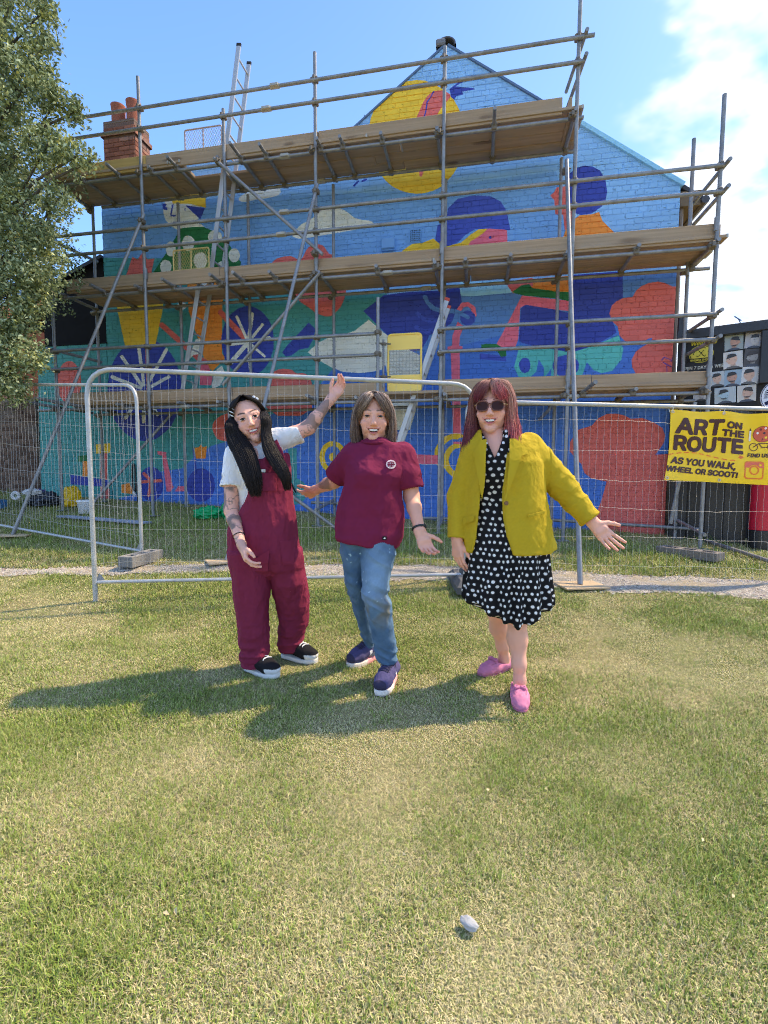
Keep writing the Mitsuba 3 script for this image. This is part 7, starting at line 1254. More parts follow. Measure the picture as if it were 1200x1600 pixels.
def dunf(v):
    k = np.clip((.98 - v[:, 2]) / .25, 0, 1); a = np.clip((.40 - v[:, 2]) / .25, 0, 1); g = np.clip((v[:, 2] - .62) / .1, 0, 1) * np.clip((1.02 - v[:, 2]) / .1, 0, 1)
    return .009 * (folds(v, (26, 26, 4.5), 12, 1.7) - .45) + .018 * (folds(v, (13, 13, 2.0), 11, 1.6) - .45) * (1 - .6 * k) + .014 * (folds(v, (8, 8, 3.5), 13, 1.6) - .45) * k + .020 * (folds(v, (6, 6, 17), 15, 1.7) - .4) * a + .010 * (folds(v, (10, 10, 2.2), 19, 1.4) - .45) * g
garment(p1 + '__dungarees', V, lambda v: shade(v, WINE2, 90, .10, 6) * (1 + .10 * (meshkit.noise(v * np.array([700, 700, 60]), 4) - .5))[:, None], ((50, 50, 16, .0022, 9),), extra=dunf)
class Surf:
    """Front surface of a body of sections, for sewing flat pieces on to it."""
    def __init__(s, rows, grow=.01, power=2.3): s.R = np.array(sorted(rows)); s.g = grow; s.p = power
    def y(s, x, z): cx, cy, rx, rf, rb = [np.interp(z, s.R[:, 0], s.R[:, i]) for i in range(1, 6)]; q = np.clip(np.abs((x - cx) / (rx + s.g)), 0, .985); return cy - (rf + s.g) * (1 - q ** s.p) ** (1 / s.p)
    def patch(s, poly, lift=.006, th=.004, step=.012, wave=None):
        g = Polygon(poly); x0, z0, x1, z1 = g.bounds; cells = []
        for a in np.arange(x0, x1, step):
            for b in np.arange(z0, z1, step):
                q = sbox(a, b, a + step, b + step).intersection(g)
                for w_ in flat(q): cells.append(w_)
        V_, F_, n = [], [], 0
        for q in cells:
            p_, f_ = trimesh.creation.triangulate_polygon(q, engine='earcut'); V_.append(p_); F_.append(np.asarray(f_) + n); n += len(p_)
        p_ = np.vstack(V_); f_ = np.vstack(F_); m = trimesh.Trimesh(np.c_[p_, np.zeros(len(p_))], f_); m.merge_vertices(digits_vertex=5); p_ = m.vertices[:, :2]; f_ = m.faces
        y_ = s.y(p_[:, 0], p_[:, 1]) - lift - (wave(p_) if wave else 0); top = np.c_[p_[:, 0], y_, p_[:, 1]]; back = top + [0, th + .004, 0]; n = len(top)
        e = np.sort(np.vstack([f_[:, [0, 1]], f_[:, [1, 2]], f_[:, [2, 0]]]), 1); ue, cnt = np.unique(e, axis=0, return_counts=True); bd = ue[cnt == 1]
        return TM(np.vstack([top, back]), np.vstack([f_, f_[:, ::-1] + n, np.c_[bd, bd[:, 0] + n], np.c_[bd[:, 1], bd[:, 1] + n, bd[:, 0] + n]]))
S_d = Surf(J1['dun'], .006)
def sq(x, z, hx, hz, r=0.0): return [(x - hx, z - hz), (x + hx, z - hz), (x + hx, z + hz), (x - hx, z + hz)]
for key, poly, lift in (('bib_pocket', [(-.735, 1.065), (-.590, 1.070), (-.585, 1.165), (-.72, 1.165)], .016), ('leg_pocket', [(-.735, .60), (-.645, .615), (-.628, .745), (-.700, .700), (-.76, .745)], .018), ('leg_pocket', [(-.560, .655), (-.505, .655), (-.505, .79), (-.575, .79)], .018)):
    m = S_d.patch(poly, lift, .004); addc(p1 + '__' + key, m, WINE2 * 1.08, 'vc_cloth')
addc(p1 + '__bib_label', S_d.patch(sq(-.655, 1.178, .012, .0085), .017, .002, .01), (.74, .72, .66), 'vc_cloth')
def strap(pts, w, col): addc(p1 + '__strap', cat([obox((np.array(a_) + np.array(b_)) / 2, (np.array(b_) - np.array(a_)) / 2 * 1.06, np.cross(unit(np.array(b_) - np.array(a_)), [0, 1, 0]) * w, np.array([0, .004, 0]), .002) for a_, b_ in zip(pts, pts[1:])]), col, 'vc_cloth')
strap([(-.565, 2.645, 1.20), (-.565, 2.65, 1.255), (-.585, 2.665, 1.30), (-.612, 2.70, 1.345), (-.625, 2.76, 1.352)], .019, WINE2 * .9)
strap([(-.735, 2.635, 1.19), (-.765, 2.645, 1.245), (-.80, 2.675, 1.285), (-.815, 2.75, 1.31)], .019, WINE2 * .9)
for z_, rows_, nm in ((.125, 'legA', 0), (.185, 'legB', 1)):
    R = np.array(sorted(J1[rows_])); q = R[0]; t = np.linspace(0, 2 * np.pi, 33)
    V_ = [np.array([q[1] + (q[3] + .009 + b_) * math.cos(a_), q[2] + ((q[4] if math.sin(a_) < 0 else q[5]) + .009 + b_) * math.sin(a_), q[0] + c_]) for c_, b_ in ((0, -.004), (.0, 0.002), (.045, .003), (.048, -.004)) for a_ in t[:-1]]
    i, j = np.meshgrid(np.arange(3), np.arange(32), indexing='ij'); k = (j + 1) % 32; addc(p1 + '__turn_up', TM(V_, np.vstack([np.stack([i * 32 + j, i * 32 + k, (i + 1) * 32 + k], -1).reshape(-1, 3), np.stack([i * 32 + j, (i + 1) * 32 + k, (i + 1) * 32 + j], -1).reshape(-1, 3)])), WINE2 * 1.1, 'vc_cloth', True)
BLK = np.array([.018, .017, .019])
for s in 'AB': shoe(p1, J1['heel' + s], J1['to' + s], .262, BLK, np.array([.72, .71, .66]), 'canvas')
BH = [np.array([[.012, .010, .010], [.014, .011, .011]]), np.array([[.020, .016, .015], [.030, .022, .020]]), np.array([[.010, .009, .010], [.018, .014, .014]])]
L = lambda x, y, z: M1 @ (np.array([x, y, z]) * S1)
def W4(q, ax=(0, .028, 0), b=None): return (np.array(q[:3]), np.array(ax) + np.array([q[3] * .15, 0, 0]), np.array([q[3], 0, 0]))
sv, sf = scalp('', M1, HD1 - M1[:, 2] * .03, S1, BH[0][0], lambda v: (v[:, 2] < .020 + np.clip(v[:, 1] - .070, 0, 1) * 1.6))
pcs = [(sv, sf, np.tile(BH[0][0], (len(sv), 1)))]
def hang(q, i, n): t_ = i / (n - 1); return (np.array(q[:3]), np.array([q[3] * .2, .072 - .046 * min(1, t_ * 1.6), 0]), np.array([q[3], 0, .1 * q[3]]))
pcs.append(lock([(H1(-.006, .124, -.005), L(0, -.006, .078), L(-.006, 0, 0)), (H1(-.046, .100, -.005), L(0, -.014, .080), L(-.010, .010, 0)), (H1(-.076, .058, -.003), L(.004, 0, .074), L(-.008, .003, 0))] + [hang(q, i, 7) for i, q in enumerate(J1['hairR'])], 2600, .0012, 31, BH, 24, jit=.003, frizz=.0022, endcut=.42))
pcs.append(lock([(H1(.006, .124, -.005), L(0, -.006, .078), L(.006, 0, 0)), (H1(.046, .100, -.005), L(0, -.014, .080), L(.010, .010, 0)), (H1(.074, .058, -.004), L(-.004, 0, .072), L(.008, .003, 0))] + [hang(q, i, 7) for i, q in enumerate(J1['hairL'])], 2200, .0012, 32, BH, 24, jit=.003, frizz=.0022, endcut=.42))
pcs.append(lock([(H1(0, .10, -.08), L(.05, 0, 0), L(0, 0, -.01)), (H1(0, .02, -.12), L(.075, 0, 0), L(0, 0, -.01)), (H1(0, -.10, -.11), L(.08, 0, 0), L(0, 0, -.02)), (H1(.02, -.28, -.14), L(.08, 0, 0), L(0, 0, -.02)), (H1(.06, -.45, -.15), L(.07, 0, 0), L(0, 0, -.02))], 160, .004, 33, BH, 12))
hairdo(p1 + '__hair', pcs)
for sgn, ps in ((-1, ((-.066, .068, .058), (-.072, .050, .058), (-.076, .034, .052))), (1, ((.052, .090, .055), (.064, .078, .052)))):
    for q in ps: addc(p1 + '__hair_clip', obox(H1(*q) + M1[:, 2] * .012, L(.009, .007 * sgn, 0) * .9, L(-.004, .006, 0), M1[:, 2] * .003, .002), (.80, .80, .78), 'vc_gloss')
for s in (-1, 1): addc(p1 + '__earring', tube([H1(s * .079, -.040, .004) + M1 @ np.array([0, -.012 + .012 * math.cos(t), .012 * math.sin(t)]) for t in np.linspace(0, 2 * np.pi, 15)], .0018, 5), (.6, .5, .3), 'vc_shiny', True)
addc(p1 + '__choker', tube([H1(.052 * math.cos(t), -.142 - .012 * math.sin(t), -.030 + .052 * math.sin(t)) for t in np.linspace(0, 2 * np.pi, 25)], .0035, 5), (.03, .03, .03), 'vc_rough', True)

# ---------------------------------------------------------------- second woman: maroon T-shirt, paint-marked jeans, both arms held out
J2 = J['p2']; p2 = thing('person', 'laughing woman in a maroon T-shirt and paint splashed jeans, arms held out', 'person', 'women posing on the lawn')
HD2 = np.array(J2['head']); M2 = frame((.02, 0, 1), (.02, -1, -.03)); S2 = 1.10; O2 = HD2 - M2[:, 2] * .03; H2 = lambda x, y, z: O2 + M2 @ (np.array([x, y, z]) * S2); L2_ = lambda x, y, z: M2 @ (np.array([x, y, z]) * S2)
SK_2 = lin(230, 172, 146)
P, _ = head_mesh(SK_2, lin(178, 84, 80), lin(130, 100, 82), 1.3, .0135, brow_w=.003, jaw=1.02, nose=1.08, cheek=1.05, age=1.0); eyes_and_teeth(P, (.05, .045, .035), SK_2, smile=1.3, open_=.0135, squint=.8, lash=(.05, .03, .025)); place(P, M2, O2, S2)
nk = np.array(J2['neck']); V = Vol((-.36, 2.4, .02), (.30, 3.0, 1.42), .006)
V.cone(H2(0, -.09, -.018), nk + [0, .01, -.04], .056, .066, .02); V.chain([np.array(J2['shR']) + [.06, 0, -.03], nk + [0, .01, -.08], np.array(J2['shL']) - [.06, 0, .03]], [.045, .082, .045], .03); V.chain([nk + [0, .01, -.1], nk + [.0, .02, -.4], nk + [0.02, .03, -.5]], [.10, .11, .10], .03)
for s in 'AB':
    q_ = sorted(J2['leg' + s], reverse=True); V.chain([nk + [.0, .03, -.5]] + [np.array([q[1], q[2], q[0]]) for q in q_] + [np.array(J2['ank' + s])], [.07] + [.025] * len(q_) + [.032], .03)
m = V.mesh(1); P.add(m.vertices, m.faces, skin_col(m.vertices, None, SK_2))
a, F = arm_mesh(J2['shR'], J2['elR'], J2['wrR'], (-.62, .62, -.30), (.15, .75, .65), (-.2, .2, .9), (.052, .046, .041, .037, .0265), .98, curl=(.25, .35, .35, .3), spread=.17, thumb=(.95, .1))
v = a.vertices; c = skin_col(v, F, SK_2); k_ = np.clip((v[:, 0] + .40) / .02, 0, 1) * np.clip((-.30 - v[:, 0]) / .02, 0, 1); c = c * (1 - k_[:, None]) + tattooed(v, c, 63, .8, 30) * k_[:, None]; P.add(v, a.faces, c); nails(P, F, (.15, .75, .65))
a, F = arm_mesh(J2['shL'], J2['elL'], J2['wrL'], (.30, -.42, -.80), (.10, -.72, .52), (.9, 0, .1), (.052, .046, .042, .038, .0265), 1.0, curl=(.45, .5, .5, .5), spread=.07, thumb=(1.25, .15))
P.add(a.vertices, a.faces, skin_col(a.vertices, F, SK_2)); nails(P, F, (.10, -.72, .52))
P.emit(p2 + '__body', 'vc_skin')
MAR = np.array([.185, .020, .058]); sR, eR, sL, eL = (np.array(J2[q]) for q in ('shR', 'elR', 'shL', 'elL'))
V = Vol((-.45, 2.42, .76), (.32, 2.98, 1.40), .0055); V.stack(J2['tee'], .02); hemR = sR + (eR - sR) * .80; hemL = sL + (eL - sL) * .80
V2 = V.twin(); V2.cone(sR + [.03, 0, -.01], hemR + (eR - sR) * .1, .076, .073, .03); V2.cone(sL - [.03, 0, .028], hemL + (eL - sL) * .1, .077, .074, .03); V2.cut(hemR, eR - sR, .11); V2.cut(hemL, eL - sL, .11); V2.cone(sR + (eR - sR) * .62, sR + (eR - sR) * 1.2, .059, .061, .006, 'sub'); V2.cone(sL + (eL - sL) * .62, sL + (eL - sL) * 1.2, .060, .063, .006, 'sub'); V.merge(V2, .03)
V.polyclip(J2['teepoly']); V.cone(nk + [0, -.010, .072], nk + [0, -.02, .18], .070, .08, .008, 'sub')
def teef(v):
    zz = v[:, 2]; lo = np.clip((1.10 - zz) / .15, 0, 1); hip = np.clip((.93 - zz) / .10, 0, 1); bust = np.exp(-(((np.abs(v[:, 0] + .005) - .085) / .062) ** 2 + ((zz - 1.155) / .055) ** 2)) * (v[:, 1] < 2.64)
    d = .030 * bust + .020 * (folds(v, (8, 8, 2.0), 23, 1.5) - .45) * lo * (1 - .6 * hip) + .008 * (folds(v + [0, 0, v[0, 0] * 0], (12, 12, 7), 25, 1.7) - .4) + .006 * (folds(v, (4, 4, 15), 27, 1.7) - .4) * hip
    ax = np.exp(-((np.hypot(np.abs(v[:, 0] + .01) - .135, zz - 1.19)) / .07) ** 2); return d + .012 * (folds(np.c_[v[:, 0] + zz, v[:, 1], v[:, 0] - zz], (18, 6, 5), 29, 1.8) - .4) * ax
garment(p2 + '__tshirt', V, lambda v: shade(v, MAR, 80, .07, 6), ((40, 40, 20, .0016, 9),), extra=teef)
S_t = Surf(J2['tee'], .002)
ln = [np.array([nk[0] + .071 * math.cos(t), nk[1] - .017 + .070 * math.sin(t), nk[2] + .008 - .014 * (math.sin(t) < 0) * abs(math.sin(t))]) for t in np.linspace(0, 2 * np.pi, 33)]; addc(p2 + '__neck_band', tube(ln, .0085, 6), MAR * .85, 'vc_cloth', True)
# printed badge of curved strokes on the chest, woven tab on the hem
bx, bz = .036, 1.212
def disc(r, n=18): return [(bx + r * 1.15 * math.cos(t), bz + r * math.sin(t)) for t in np.arange(n) * 2 * np.pi / n]
addc(p2 + '__badge', S_t.patch(disc(.0235), .021, .0015, .008), (.66, .52, .56), 'vc_cloth')
for k_, q in enumerate(([(-.016, .008), (.0, .014), (.016, .008)], [(-.014, -.010), (-.010, .006), (-.004, -.010)], [(.002, -.012), (.002, .008)], [(.010, -.010), (.012, .004)], [(-.018, 0), (.018, 0)])): 
    g = LineString([(bx + a_, bz + b_) for a_, b_ in q]).buffer(.0022); addc(p2 + '__badge_print', S_t.patch(list(g.exterior.coords)[:-1], .0235, .001, .01), MAR * .9, 'vc_cloth')
addc(p2 + '__hem_tab', S_t.patch(sq(.003, .8275, .011, .009), .016, .002, .01), (.02, .02, .022), 'vc_cloth'); addc(p2 + '__hem_tab_print', S_t.patch([(-.003, .826), (.004, .823), (.010, .829), (.002, .832)], .0185, .001, .01), (.75, .75, .75), 'vc_cloth')
V = Vol((-.34, 2.40, .05), (.24, 2.98, 1.0), .0055); V.stack(J2['legA'], .018); V.stack(J2['legB'], .018)
def jeanf(v):
    kn = np.exp(-((v[:, 2] - .50) / .10) ** 2) + .9 * np.clip((.30 - v[:, 2]) / .12, 0, 1) + .7 * np.exp(-((v[:, 2] - .72) / .07) ** 2); return (.020) * (folds(v + np.c_[v[:, 2] * 0, v[:, 2] * 0, v[:, 0] * .6], (4, 4, 15), 33, 1.9) - .38) * np.clip(kn, 0, 1.2) + .004 * (folds(v, (14, 14, 8), 35, 2) - .4)
def jeanc(v):
    base = np.array([.055, .115, .205]); wash = np.array([.22, .34, .47]); fr = np.clip((2.56 - v[:, 1]) / .10, 0, 1) * np.clip(1 - np.abs(v[:, 2] - .62) / .30, 0, 1); n = meshkit.fbm(v * 22, 3, 5); k = np.clip(.22 + .75 * fr + .55 * (n - .5), 0, 1)[:, None]; c = base * (1 - k) + wash * k
    mud = (np.clip(1 - np.abs(v[:, 2] - .44) / .13, 0, 1) * np.clip((meshkit.fbm(v * np.array([16, 16, 9]), 3, 8) - .38) / .2, 0, 1) * (v[:, 0] < .04) * (v[:, 1] < 2.5))[:, None] * .75; c = c * (1 - mud) + np.array([.17, .15, .09]) * mud
    sp = meshkit.noise(v * np.array([95, 95, 60]), 15); s2 = meshkit.noise(v * 26, 18); spl = ((sp > .86) & (s2 > .55) & (v[:, 2] > .48))[:, None]; c = np.where(spl, np.array([.42, .58, .66]), c); return c * (1 + .18 * (meshkit.noise(v * np.array([800, 800, 90]), 4) - .5))[:, None]
garment(p2 + '__jeans', V, jeanc, ((40, 40, 40, .001, 9),), extra=jeanf, smooth=1)
S_j = Surf(J2['legA'], .012)
addc(p2 + '__paint_patch', TM(*(lambda m: (m.vertices, m.faces))(S_j.patch([(-.128, .510), (-.100, .502), (-.092, .514), (-.100, .522), (-.118, .524)], .010, .0015, .008))), (.55, .68, .70), 'vc_cloth')
for s, rows_ in (('A', 'legA'), ('B', 'legB')):
    q = sorted(J2[rows_])[0]; a_ = np.array(J2['ank' + s]); addc(p2 + '__sock', tube([np.array([q[1], q[2], q[0] + .03]), np.array([q[1] * .6 + a_[0] * .4, q[2] * .6 + a_[1] * .4, q[0] - .02]), a_ + [0, 0, -.045]], [.040, .041, .043], 14), lin(140, 138, 146), 'vc_cloth', True)
    t = np.linspace(0, 2 * np.pi, 33); addc(p2 + '__hem', tube([np.array([q[1] + (q[3] - .001) * math.cos(x_), q[2] + (q[4] if math.sin(x_) < 0 else q[5]) * math.sin(x_), q[0] + .004]) for x_ in t], .0052, 5), np.array([.12, .20, .30]), 'vc_cloth', True)
PUR = lin(84, 80, 116)
for s in 'AB': shoe(p2, J2['heel' + s], J2['to' + s], .262, PUR, lin(232, 222, 210), 'runner')
dd = unit(np.array(J2['wrL']) - eL); e1 = unit(np.cross(dd, [0, 1, 0])); e2 = np.cross(dd, e1); cw = np.array(J2['wrL']) - dd * .018; wk = p2 + '__watch'
addc(wk, tube([cw + (e1 * math.cos(t) * 1.12 + e2 * math.sin(t) * .95) * .0295 + dd * 0 for t in np.linspace(0, 2 * np.pi, 23)], .0075, 6), (.018, .018, .02), 'vc_gloss', True); addc(wk + '__face', obox(cw + e1 * .034, e1 * .004, e2 * .016, dd * .015, .003), (.012, .012, .014), 'vc_shiny')
GB = [np.array([lin(128, 106, 92), lin(108, 88, 76)]), np.array([lin(168, 146, 128), lin(140, 118, 102)]), np.array([lin(104, 84, 74), lin(88, 70, 62)]), np.array([lin(186, 166, 150), lin(156, 136, 122)])]
sv, sf = scalp('', M2, O2, S2, GB[0][0], lambda v: v[:, 2] < .012 + np.clip(v[:, 1] - .072, 0, 1) * 1.7, 1.02)
pcs = [(sv, sf, np.tile(GB[2][0], (len(sv), 1)))]
for sg, sd in ((-1, 41), (1, 42)):
    pcs.append(lock([(H2(sg * .004, .127, -.012), L2_(0, -.008, .085), L2_(sg * .006, 0, 0)), (H2(sg * .050, .104, -.014), L2_(0, -.015, .086), L2_(sg * .012, .012, 0)), (H2(sg * .086, .040, -.020), L2_(0, 0, .076), L2_(sg * .012, 0, 0)), (H2(sg * .093, -.030, -.018), L2_(0, 0, .070), L2_(sg * .016, 0, 0)), (H2(sg * .091, -.088, -.012), L2_(0, 0, .058), L2_(sg * .020, 0, 0)), (H2(sg * .084, -.132, -.004), L2_(0, 0, .046), L2_(sg * .022, 0, 0))], 1700, .0013, sd, GB, 16, .005, .0025, .3, .18))
    pcs.append(lock([(H2(sg * .010, .124, .030), L2_(sg * .020, -.004, .012), L2_(0, 0, .010)), (H2(sg * .024, .098, .076), L2_(sg * .022, 0, 0), L2_(0, .006, .008)), (H2(sg * .046, .062, .083), L2_(sg * .017, .006, -.006), L2_(0, .003, .008)), (H2(sg * .066, .028, .066), L2_(sg * .010, .004, -.010), L2_(0, 0, .008)), (H2(sg * .080, -.010, .042), L2_(sg * .008, 0, -.010), L2_(0, 0, .008))], 380, .0014, sd + 5, GB, 14, .006, .004, .4, .3))
pcs.append(lock([(H2(0, .112, -.085), L2_(.055, 0, 0), L2_(0, 0, -.012)), (H2(0, .03, -.128), L2_(.085, 0, 0), L2_(0, 0, -.014)), (H2(0, -.07, -.118), L2_(.092, 0, 0), L2_(0, 0, -.025)), (H2(0, -.135, -.090), L2_(.085, 0, 0), L2_(0, 0, -.03))], 420, .0024, 44, GB, 12, .008, .005, .3, .2))
hairdo(p2 + '__hair', pcs)
for s in (-1, 1): addc(p2 + '__earring', tube([H2(s * .080, -.052, .018) + M2 @ np.array([s * .004, .016 * math.cos(t), .014 * math.sin(t)]) for t in np.linspace(0, 2 * np.pi, 17)], .0022, 6), (.75, .66, .42), 'vc_shiny', True)

# ---------------------------------------------------------------- third woman: mustard blazer over a dotted dress, sunglasses, red hair
J3 = J['p3']; p3 = thing('person', 'woman in a mustard yellow blazer and black polka dot dress, sunglasses and red hair', 'person', 'women posing on the lawn')
HD3 = np.array(J3['head']); M3 = frame((-.02, -.05, 1), (-.32, -.95, -.02)); S3 = 1.10; O3 = HD3 - M3[:, 2] * .03; H3 = lambda x, y, z: O3 + M3 @ (np.array([x, y, z]) * S3); L3_ = lambda x, y, z: M3 @ (np.array([x, y, z]) * S3)
SK_3 = lin(232, 174, 150)
P, _ = head_mesh(SK_3, lin(190, 80, 84), lin(120, 76, 66), 1.3, .0105, brow_w=.003, jaw=1.04, nose=1.0, cheek=1.08, age=.6); eyes_and_teeth(P, (.08, .08, .07), SK_3, smile=1.3, open_=.0105, squint=1.0); place(P, M3, O3, S3)
nk = np.array(J3['neck']); V = Vol((.32, 2.18, .02), (.95, 2.85, 1.44), .006)
V.cone(H3(0, -.09, -.018), nk + [0, 0, -.04], .058, .068, .02); V.chain([np.array(J3['shR']) + [.06, 0, -.03], nk + [0, -.005, -.085], np.array(J3['shL']) - [.06, 0, .03]], [.045, .070, .045], .03); V.chain([nk + [0, -.01, -.1], nk + [.0, .02, -.4], nk + [0.02, .03, -.5]], [.08, .07, .08], .03)
for s, hx in (('A', -.03), ('B', .09)):
    kn, an = np.array(J3['kne' + s]), np.array(J3['ank' + s]); V.chain([nk + [hx, .03, -.5], kn + [0, 0, .06], kn, kn * .62 + an * .38 + [0, .016, 0], kn * .25 + an * .75, an, an + [0, .0, -.05]], [.08, .058, .052, .050, .034, .028, .034], .03)
m = V.mesh(1); P.add(m.vertices, m.faces, skin_col(m.vertices, None, SK_3))
a, F = arm_mesh(J3['shR'], J3['elR'], J3['wrR'], (.04, -.12, -1), (.75, .55, .0), (.1, -1, 0), (.05, .044, .04, .036, .0265), .98, curl=(.35, .35, .4, .45), spread=.06, thumb=(.6, .3)); P.add(a.vertices, a.faces, skin_col(a.vertices, F, SK_3)); nails(P, F, (.75, .55, 0))
a, F = arm_mesh(J3['shL'], J3['elL'], J3['wrL'], (.60, -.22, -.70), (.05, -.95, .15), (.7, 0, .6), (.05, .044, .04, .036, .0265), 1.04, curl=(.12, .15, .18, .22), spread=.12, thumb=(1.15, .05)); P.add(a.vertices, a.faces, skin_col(a.vertices, F, SK_3)); nails(P, F, (.05, -.95, .15))
P.emit(p3 + '__body', 'vc_skin')
# dress: gathered waist and a flared skirt whose pleats deepen to the hem, dots printed on the cloth
def _dots(p, n, uv):
    s = 1 / .031; u, v = uv.x * s, uv.y * s * 1.0; row = dr.floor(v); u2 = u + .5 * (row - 2 * dr.floor(row / 2)); cu, cv = dr.floor(u2), row
    jx = (mikit.cell_rand(cu, cv, 3) - .5) * .36; jy = (mikit.cell_rand(cu, cv, 7) - .5) * .36; d = dr.sqrt(dr.square(u2 - cu - .5 - jx) + dr.square(v - row - .5 - jy)); r = .215 + .05 * mikit.cell_rand(cu, cv, 5)
    return mikit.mix((.72, .72, .70), (.012, .012, .013), mikit.smoothstep(r - .03, r + .03, d))
scene['dotted_cloth'] = pbr(proc(_dots), .88, .15)
V = Vol((.30, 2.20, .40), (.98, 2.78, 1.40), .0052); V.stack(J3['dress'], .02); V.polyclip(J3['hempoly']); V.polyclip(J3['neckpoly'], 2.0, 2.52, keep=False)
def dressf(v):
    zz = v[:, 2]; th = np.arctan2(v[:, 0] - .665, -(v[:, 1] - 2.5)); k = np.clip((1.02 - zz) / .55, 0, 1); pl = np.sin(th * 15 + 1.6 * np.sin(th * 4 + 1) + 2 * meshkit.noise(np.c_[th * 2, zz * 2, zz * 0], 5)); bust = np.exp(-(((np.abs(v[:, 0] - .60) - .075) / .055) ** 2 + ((zz - 1.165) / .055) ** 2)) * (v[:, 1] < 2.48); waist = np.exp(-((zz - 1.035) / .03) ** 2)
    return .017 * pl * k ** 1.2 + .010 * bust + .005 * np.sin(th * 26) * waist + .006 * (folds(v, (12, 12, 5), 45, 1.7) - .4)
m = V.mesh(2); m = displaced(m, dressf(m.vertices)); v = m.vertices; th = np.arctan2(v[:, 0] - .665, -(v[:, 1] - 2.5)); rr = np.interp(v[:, 2], [q[0] for q in sorted(J3['dress'])], [q[3] for q in sorted(J3['dress'])]); rr = np.maximum(rr, .13)
add(p3 + '__dress', m, 'dotted_cloth', True, uv=np.c_[th * rr, v[:, 2]])
MUS = np.array([.50, .355, .022]); sR, eR, wR, sL, eL, wL = (np.array(J3[q]) for q in ('shR', 'elR', 'wrR', 'shL', 'elL', 'wrL'))
V = Vol((.28, 2.22, .76), (1.14, 2.74, 1.42), .0052); V.stack(J3['body'], .02, grow=.004); V2 = V.twin(); V2.chain([sR + [.02, 0, -.015], eR, wR + (wR - eR) * .02], [.070, .062, .050], .03); V2.chain([sL - [.02, 0, .015], eL, wL + (wL - eL) * .04], [.072, .066, .053], .03)
V2.cut(wR - (wR - eR) * .02, wR - eR, .09); V2.cut(wL - (wL - eL) * .06, wL - eL, .10); V2.cone(wR - (wR - eR) * .3, wR + (wR - eR) * .3, .042, .044, .006, 'sub'); V2.cone(wL - (wL - eL) * .32, wL + (wL - eL) * .3, .044, .046, .006, 'sub')
V.polyclip([[.30, 1.5], [1.2, 1.5], [1.2, .78], [.845, .78], [.845, .772], [.74, .752], [.655, .742], [.628, .752], [.61, .80], [.50, .80], [.465, .742], [.425, .735], [.42, .72], [.30, .72]])
V.merge(V2, .025)
V.polyclip(J3['openpoly'], 2.0, 2.46, keep=False); V.cone(nk + [0, -.02, .0], nk + [0, -.03, .14], .078, .10, .008, 'sub')
def blzf(v):
    zz = v[:, 2]; sl = ((v[:, 0] > .84) | (v[:, 0] < .42)); el = np.exp(-(np.linalg.norm(v - eL, axis=1) / .11) ** 2) + .8 * np.exp(-(np.linalg.norm(v - eR, axis=1) / .11) ** 2); d1 = unit(wL - eL); s1 = (v - eL) @ d1
    return .012 * (folds(np.c_[s1, s1 * 0, v[:, 1]], (15, 1, 6), 55, 1.7) - .4) * sl * (v[:, 0] > .6) + .010 * (folds(np.c_[v[:, 0], v[:, 1], zz + v[:, 0] * .6], (5, 5, 15), 57, 1.8) - .4) * np.clip(el, 0, 1) + .009 * (folds(v, (6, 6, 2.0), 59, 1.5) - .45) * (~sl)
garment(p3 + '__blazer', V, lambda v: shade(v, MUS, 140, .10, 6), ((40, 40, 30, .0012, 9),), extra=blzf)
S_b = Surf(J3['body'], .010)
addc(p3 + '__lapel', S_b.patch([(.612, 1.335), (.640, 1.335), (.700, 1.285), (.692, 1.262), (.662, 1.250), (.585, 1.035), (.592, 1.10)], .026, .004, .014), MUS * 1.05, 'vc_cloth')
addc(p3 + '__lapel', S_b.patch([(.502, 1.335), (.478, 1.330), (.440, 1.262), (.452, 1.240), (.448, 1.225), (.482, 1.04), (.492, 1.12), (.496, 1.25)], .024, .004, .014), MUS * 1.0, 'vc_cloth')
addc(p3 + '__pocket_welt', S_b.patch([(.700, .952), (.795, .972), (.795, .985), (.700, .964)], .018, .005, .012), MUS * .9, 'vc_cloth')
addc(p3 + '__pocket_flap', S_b.patch([(.405, .905), (.448, .93), (.448, .955), (.405, .935)], .022, .008, .012), MUS * 1.0, 'vc_cloth')
bp = np.array([.592, S_b.y(np.array([.60]), np.array([1.02]))[0] - .016, 1.022]); bpz = tube([bp, bp + [0, -.006, 0]], .0105, 16); addc(p3 + '__button', bpz, lin(120, 84, 50), 'vc_gloss')
addc(p3 + '__sleeve_seam', tube([sL + [-.035 + .01 * math.sin(t), -.078 * math.sin(t) * 1.0, .052 * math.cos(t) - .03 * t] for t in np.linspace(.3, 2.2, 9)], .0025, 5), MUS * .75, 'vc_cloth', True)
PINK = np.array([.60, .21, .33])
for s in 'AB': shoe(p3, J3['heel' + s], J3['to' + s], .255, PINK, PINK * .8, 'loafer')
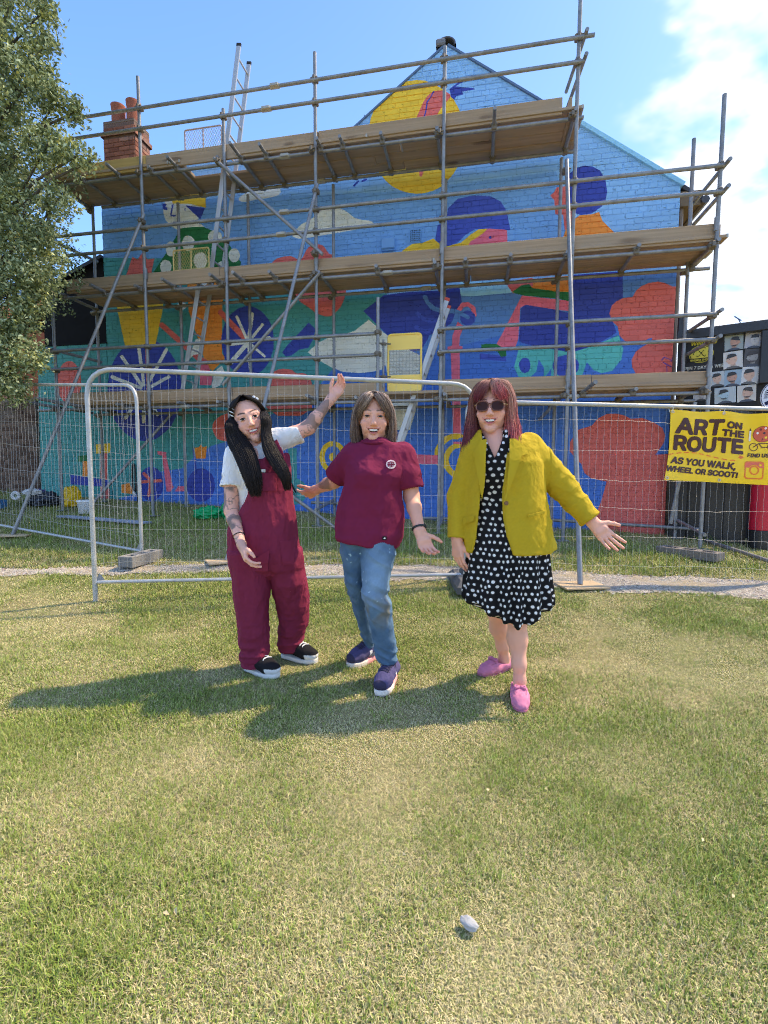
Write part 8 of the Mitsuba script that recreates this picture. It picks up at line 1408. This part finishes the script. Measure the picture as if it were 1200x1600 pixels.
# sunglasses
sg = p3 + '__sunglasses'; scene['vc_lens'] = pbr(VC, .08, .12)
for s in (-1, 1):
    t = np.linspace(0, 2 * np.pi, 29); rim = [np.array([s * .0335 + .0275 * np.sign(math.cos(a_)) * abs(math.cos(a_)) ** .7, -.003 + .0215 * np.sign(math.sin(a_)) * abs(math.sin(a_)) ** .8 - .002 * math.cos(a_) * s * 0, .1005 - .010 * ((s * .0335 + .0275 * math.cos(a_)) / .06) ** 2]) for a_ in t]
    addc(sg + '__rim', TM(np.array([H3(*q) for q in tube(rim, .0030, 6).vertices]), tube(rim, .0030, 6).faces), lin(120, 70, 56), 'vc_shiny', True)
    c_ = np.mean(rim[:-1], 0); lv = np.array([H3(*q) for q in rim[:-1]] + [H3(*(c_ + [0, 0, .0015]))] + [H3(*(np.array(q) - [0, 0, .0012])) for q in rim[:-1]]); n_ = len(rim) - 1; i = np.arange(n_); f = np.vstack([np.stack([i, (i + 1) % n_, i * 0 + n_], 1), np.stack([i + n_ + 1, (i + 1) % n_ + n_ + 1, i], 1), np.stack([(i + 1) % n_ + n_ + 1, (i + 1) % n_, i], 1)]); addc(sg + '__lens', TM(lv, f), (.040, .012, .012), 'vc_lens')
    addc(sg + '__arm', tube([H3(s * .061, .004, .094), H3(s * .074, .004, .060), H3(s * .080, .002, .0)], .0024, 5), lin(180, 150, 110), 'vc_shiny')
addc(sg + '__bridge', tube([H3(-.008, .004, .1015), H3(0, .007, .103), H3(.008, .004, .1015)], .0026, 5), lin(120, 70, 56), 'vc_shiny')
RL = [np.array([lin(170, 124, 108), lin(170, 78, 92)]), np.array([lin(146, 100, 90), lin(140, 66, 78)]), np.array([lin(204, 160, 138), lin(214, 110, 114)]), np.array([lin(186, 138, 120), lin(232, 130, 124)])]
RD = [np.array([lin(146, 102, 92), lin(118, 56, 70)]), np.array([lin(124, 84, 78), lin(104, 52, 64)]), np.array([lin(176, 126, 108), lin(134, 52, 70)])]
sv, sf = scalp('', M3, O3, S3, RL[0][0], lambda v: v[:, 2] < .012 + np.clip(v[:, 1] - .068, 0, 1) * 1.7, 1.03)
pcs = [(sv, sf, np.tile(RD[1][0], (len(sv), 1)))]
for sg_, sd, cols in ((-1, 51, RD), (1, 52, RL)):
    pcs.append(lock([(H3(sg_ * .004, .130, -.010), L3_(0, -.008, .086), L3_(sg_ * .006, 0, 0)), (H3(sg_ * .054, .106, -.012), L3_(0, -.015, .088), L3_(sg_ * .014, .012, 0)), (H3(sg_ * .084, .045, -.012), L3_(0, 0, .078), L3_(sg_ * .014, 0, 0)), (H3(sg_ * .088, -.040, -.006), L3_(0, 0, .066), L3_(sg_ * .018, 0, 0)), (H3(sg_ * .094, -.100, .004), L3_(0, 0, .058), L3_(sg_ * .024, 0, 0)), (H3(sg_ * .098 , -.150 - .025 * (sg_ < 0), .018), L3_(0, 0, .050), L3_(sg_ * .028, 0, 0)), (H3(sg_ * .098, -.178 - .035 * (sg_ < 0), .030), L3_(0, 0, .040), L3_(sg_ * .029, 0, 0))], 2000, .0014, sd, cols, 20, .008, .006, .3, .3))
    pcs.append(lock([(H3(sg_ * .006, .126, .030), L3_(.024, 0, .010), L3_(0, 0, .010)), (H3(sg_ * .022, .100, .082), L3_(.022, 0, 0), L3_(0, .006, .008)), (H3(sg_ * .040, .060, .094), L3_(.022, .004, 0), L3_(0, .003, .008)), (H3(sg_ * .056, .026, .084), L3_(.016, .004, -.006), L3_(0, 0, .008))], 400, .0015, sd + 5, cols[:1] + cols[2:3], 12, .007, .005, .4, .4))
pcs.append(lock([(H3(0, .115, -.085), L3_(.055, 0, 0), L3_(0, 0, -.012)), (H3(0, .03, -.130), L3_(.088, 0, 0), L3_(0, 0, -.014)), (H3(0, -.08, -.125), L3_(.10, 0, 0), L3_(0, 0, -.025)), (H3(0, -.19, -.10), L3_(.11, 0, 0), L3_(0, 0, -.03))], 420, .0026, 54, RD, 12, .008, .006, .3, .2))
hairdo(p3 + '__hair', pcs)
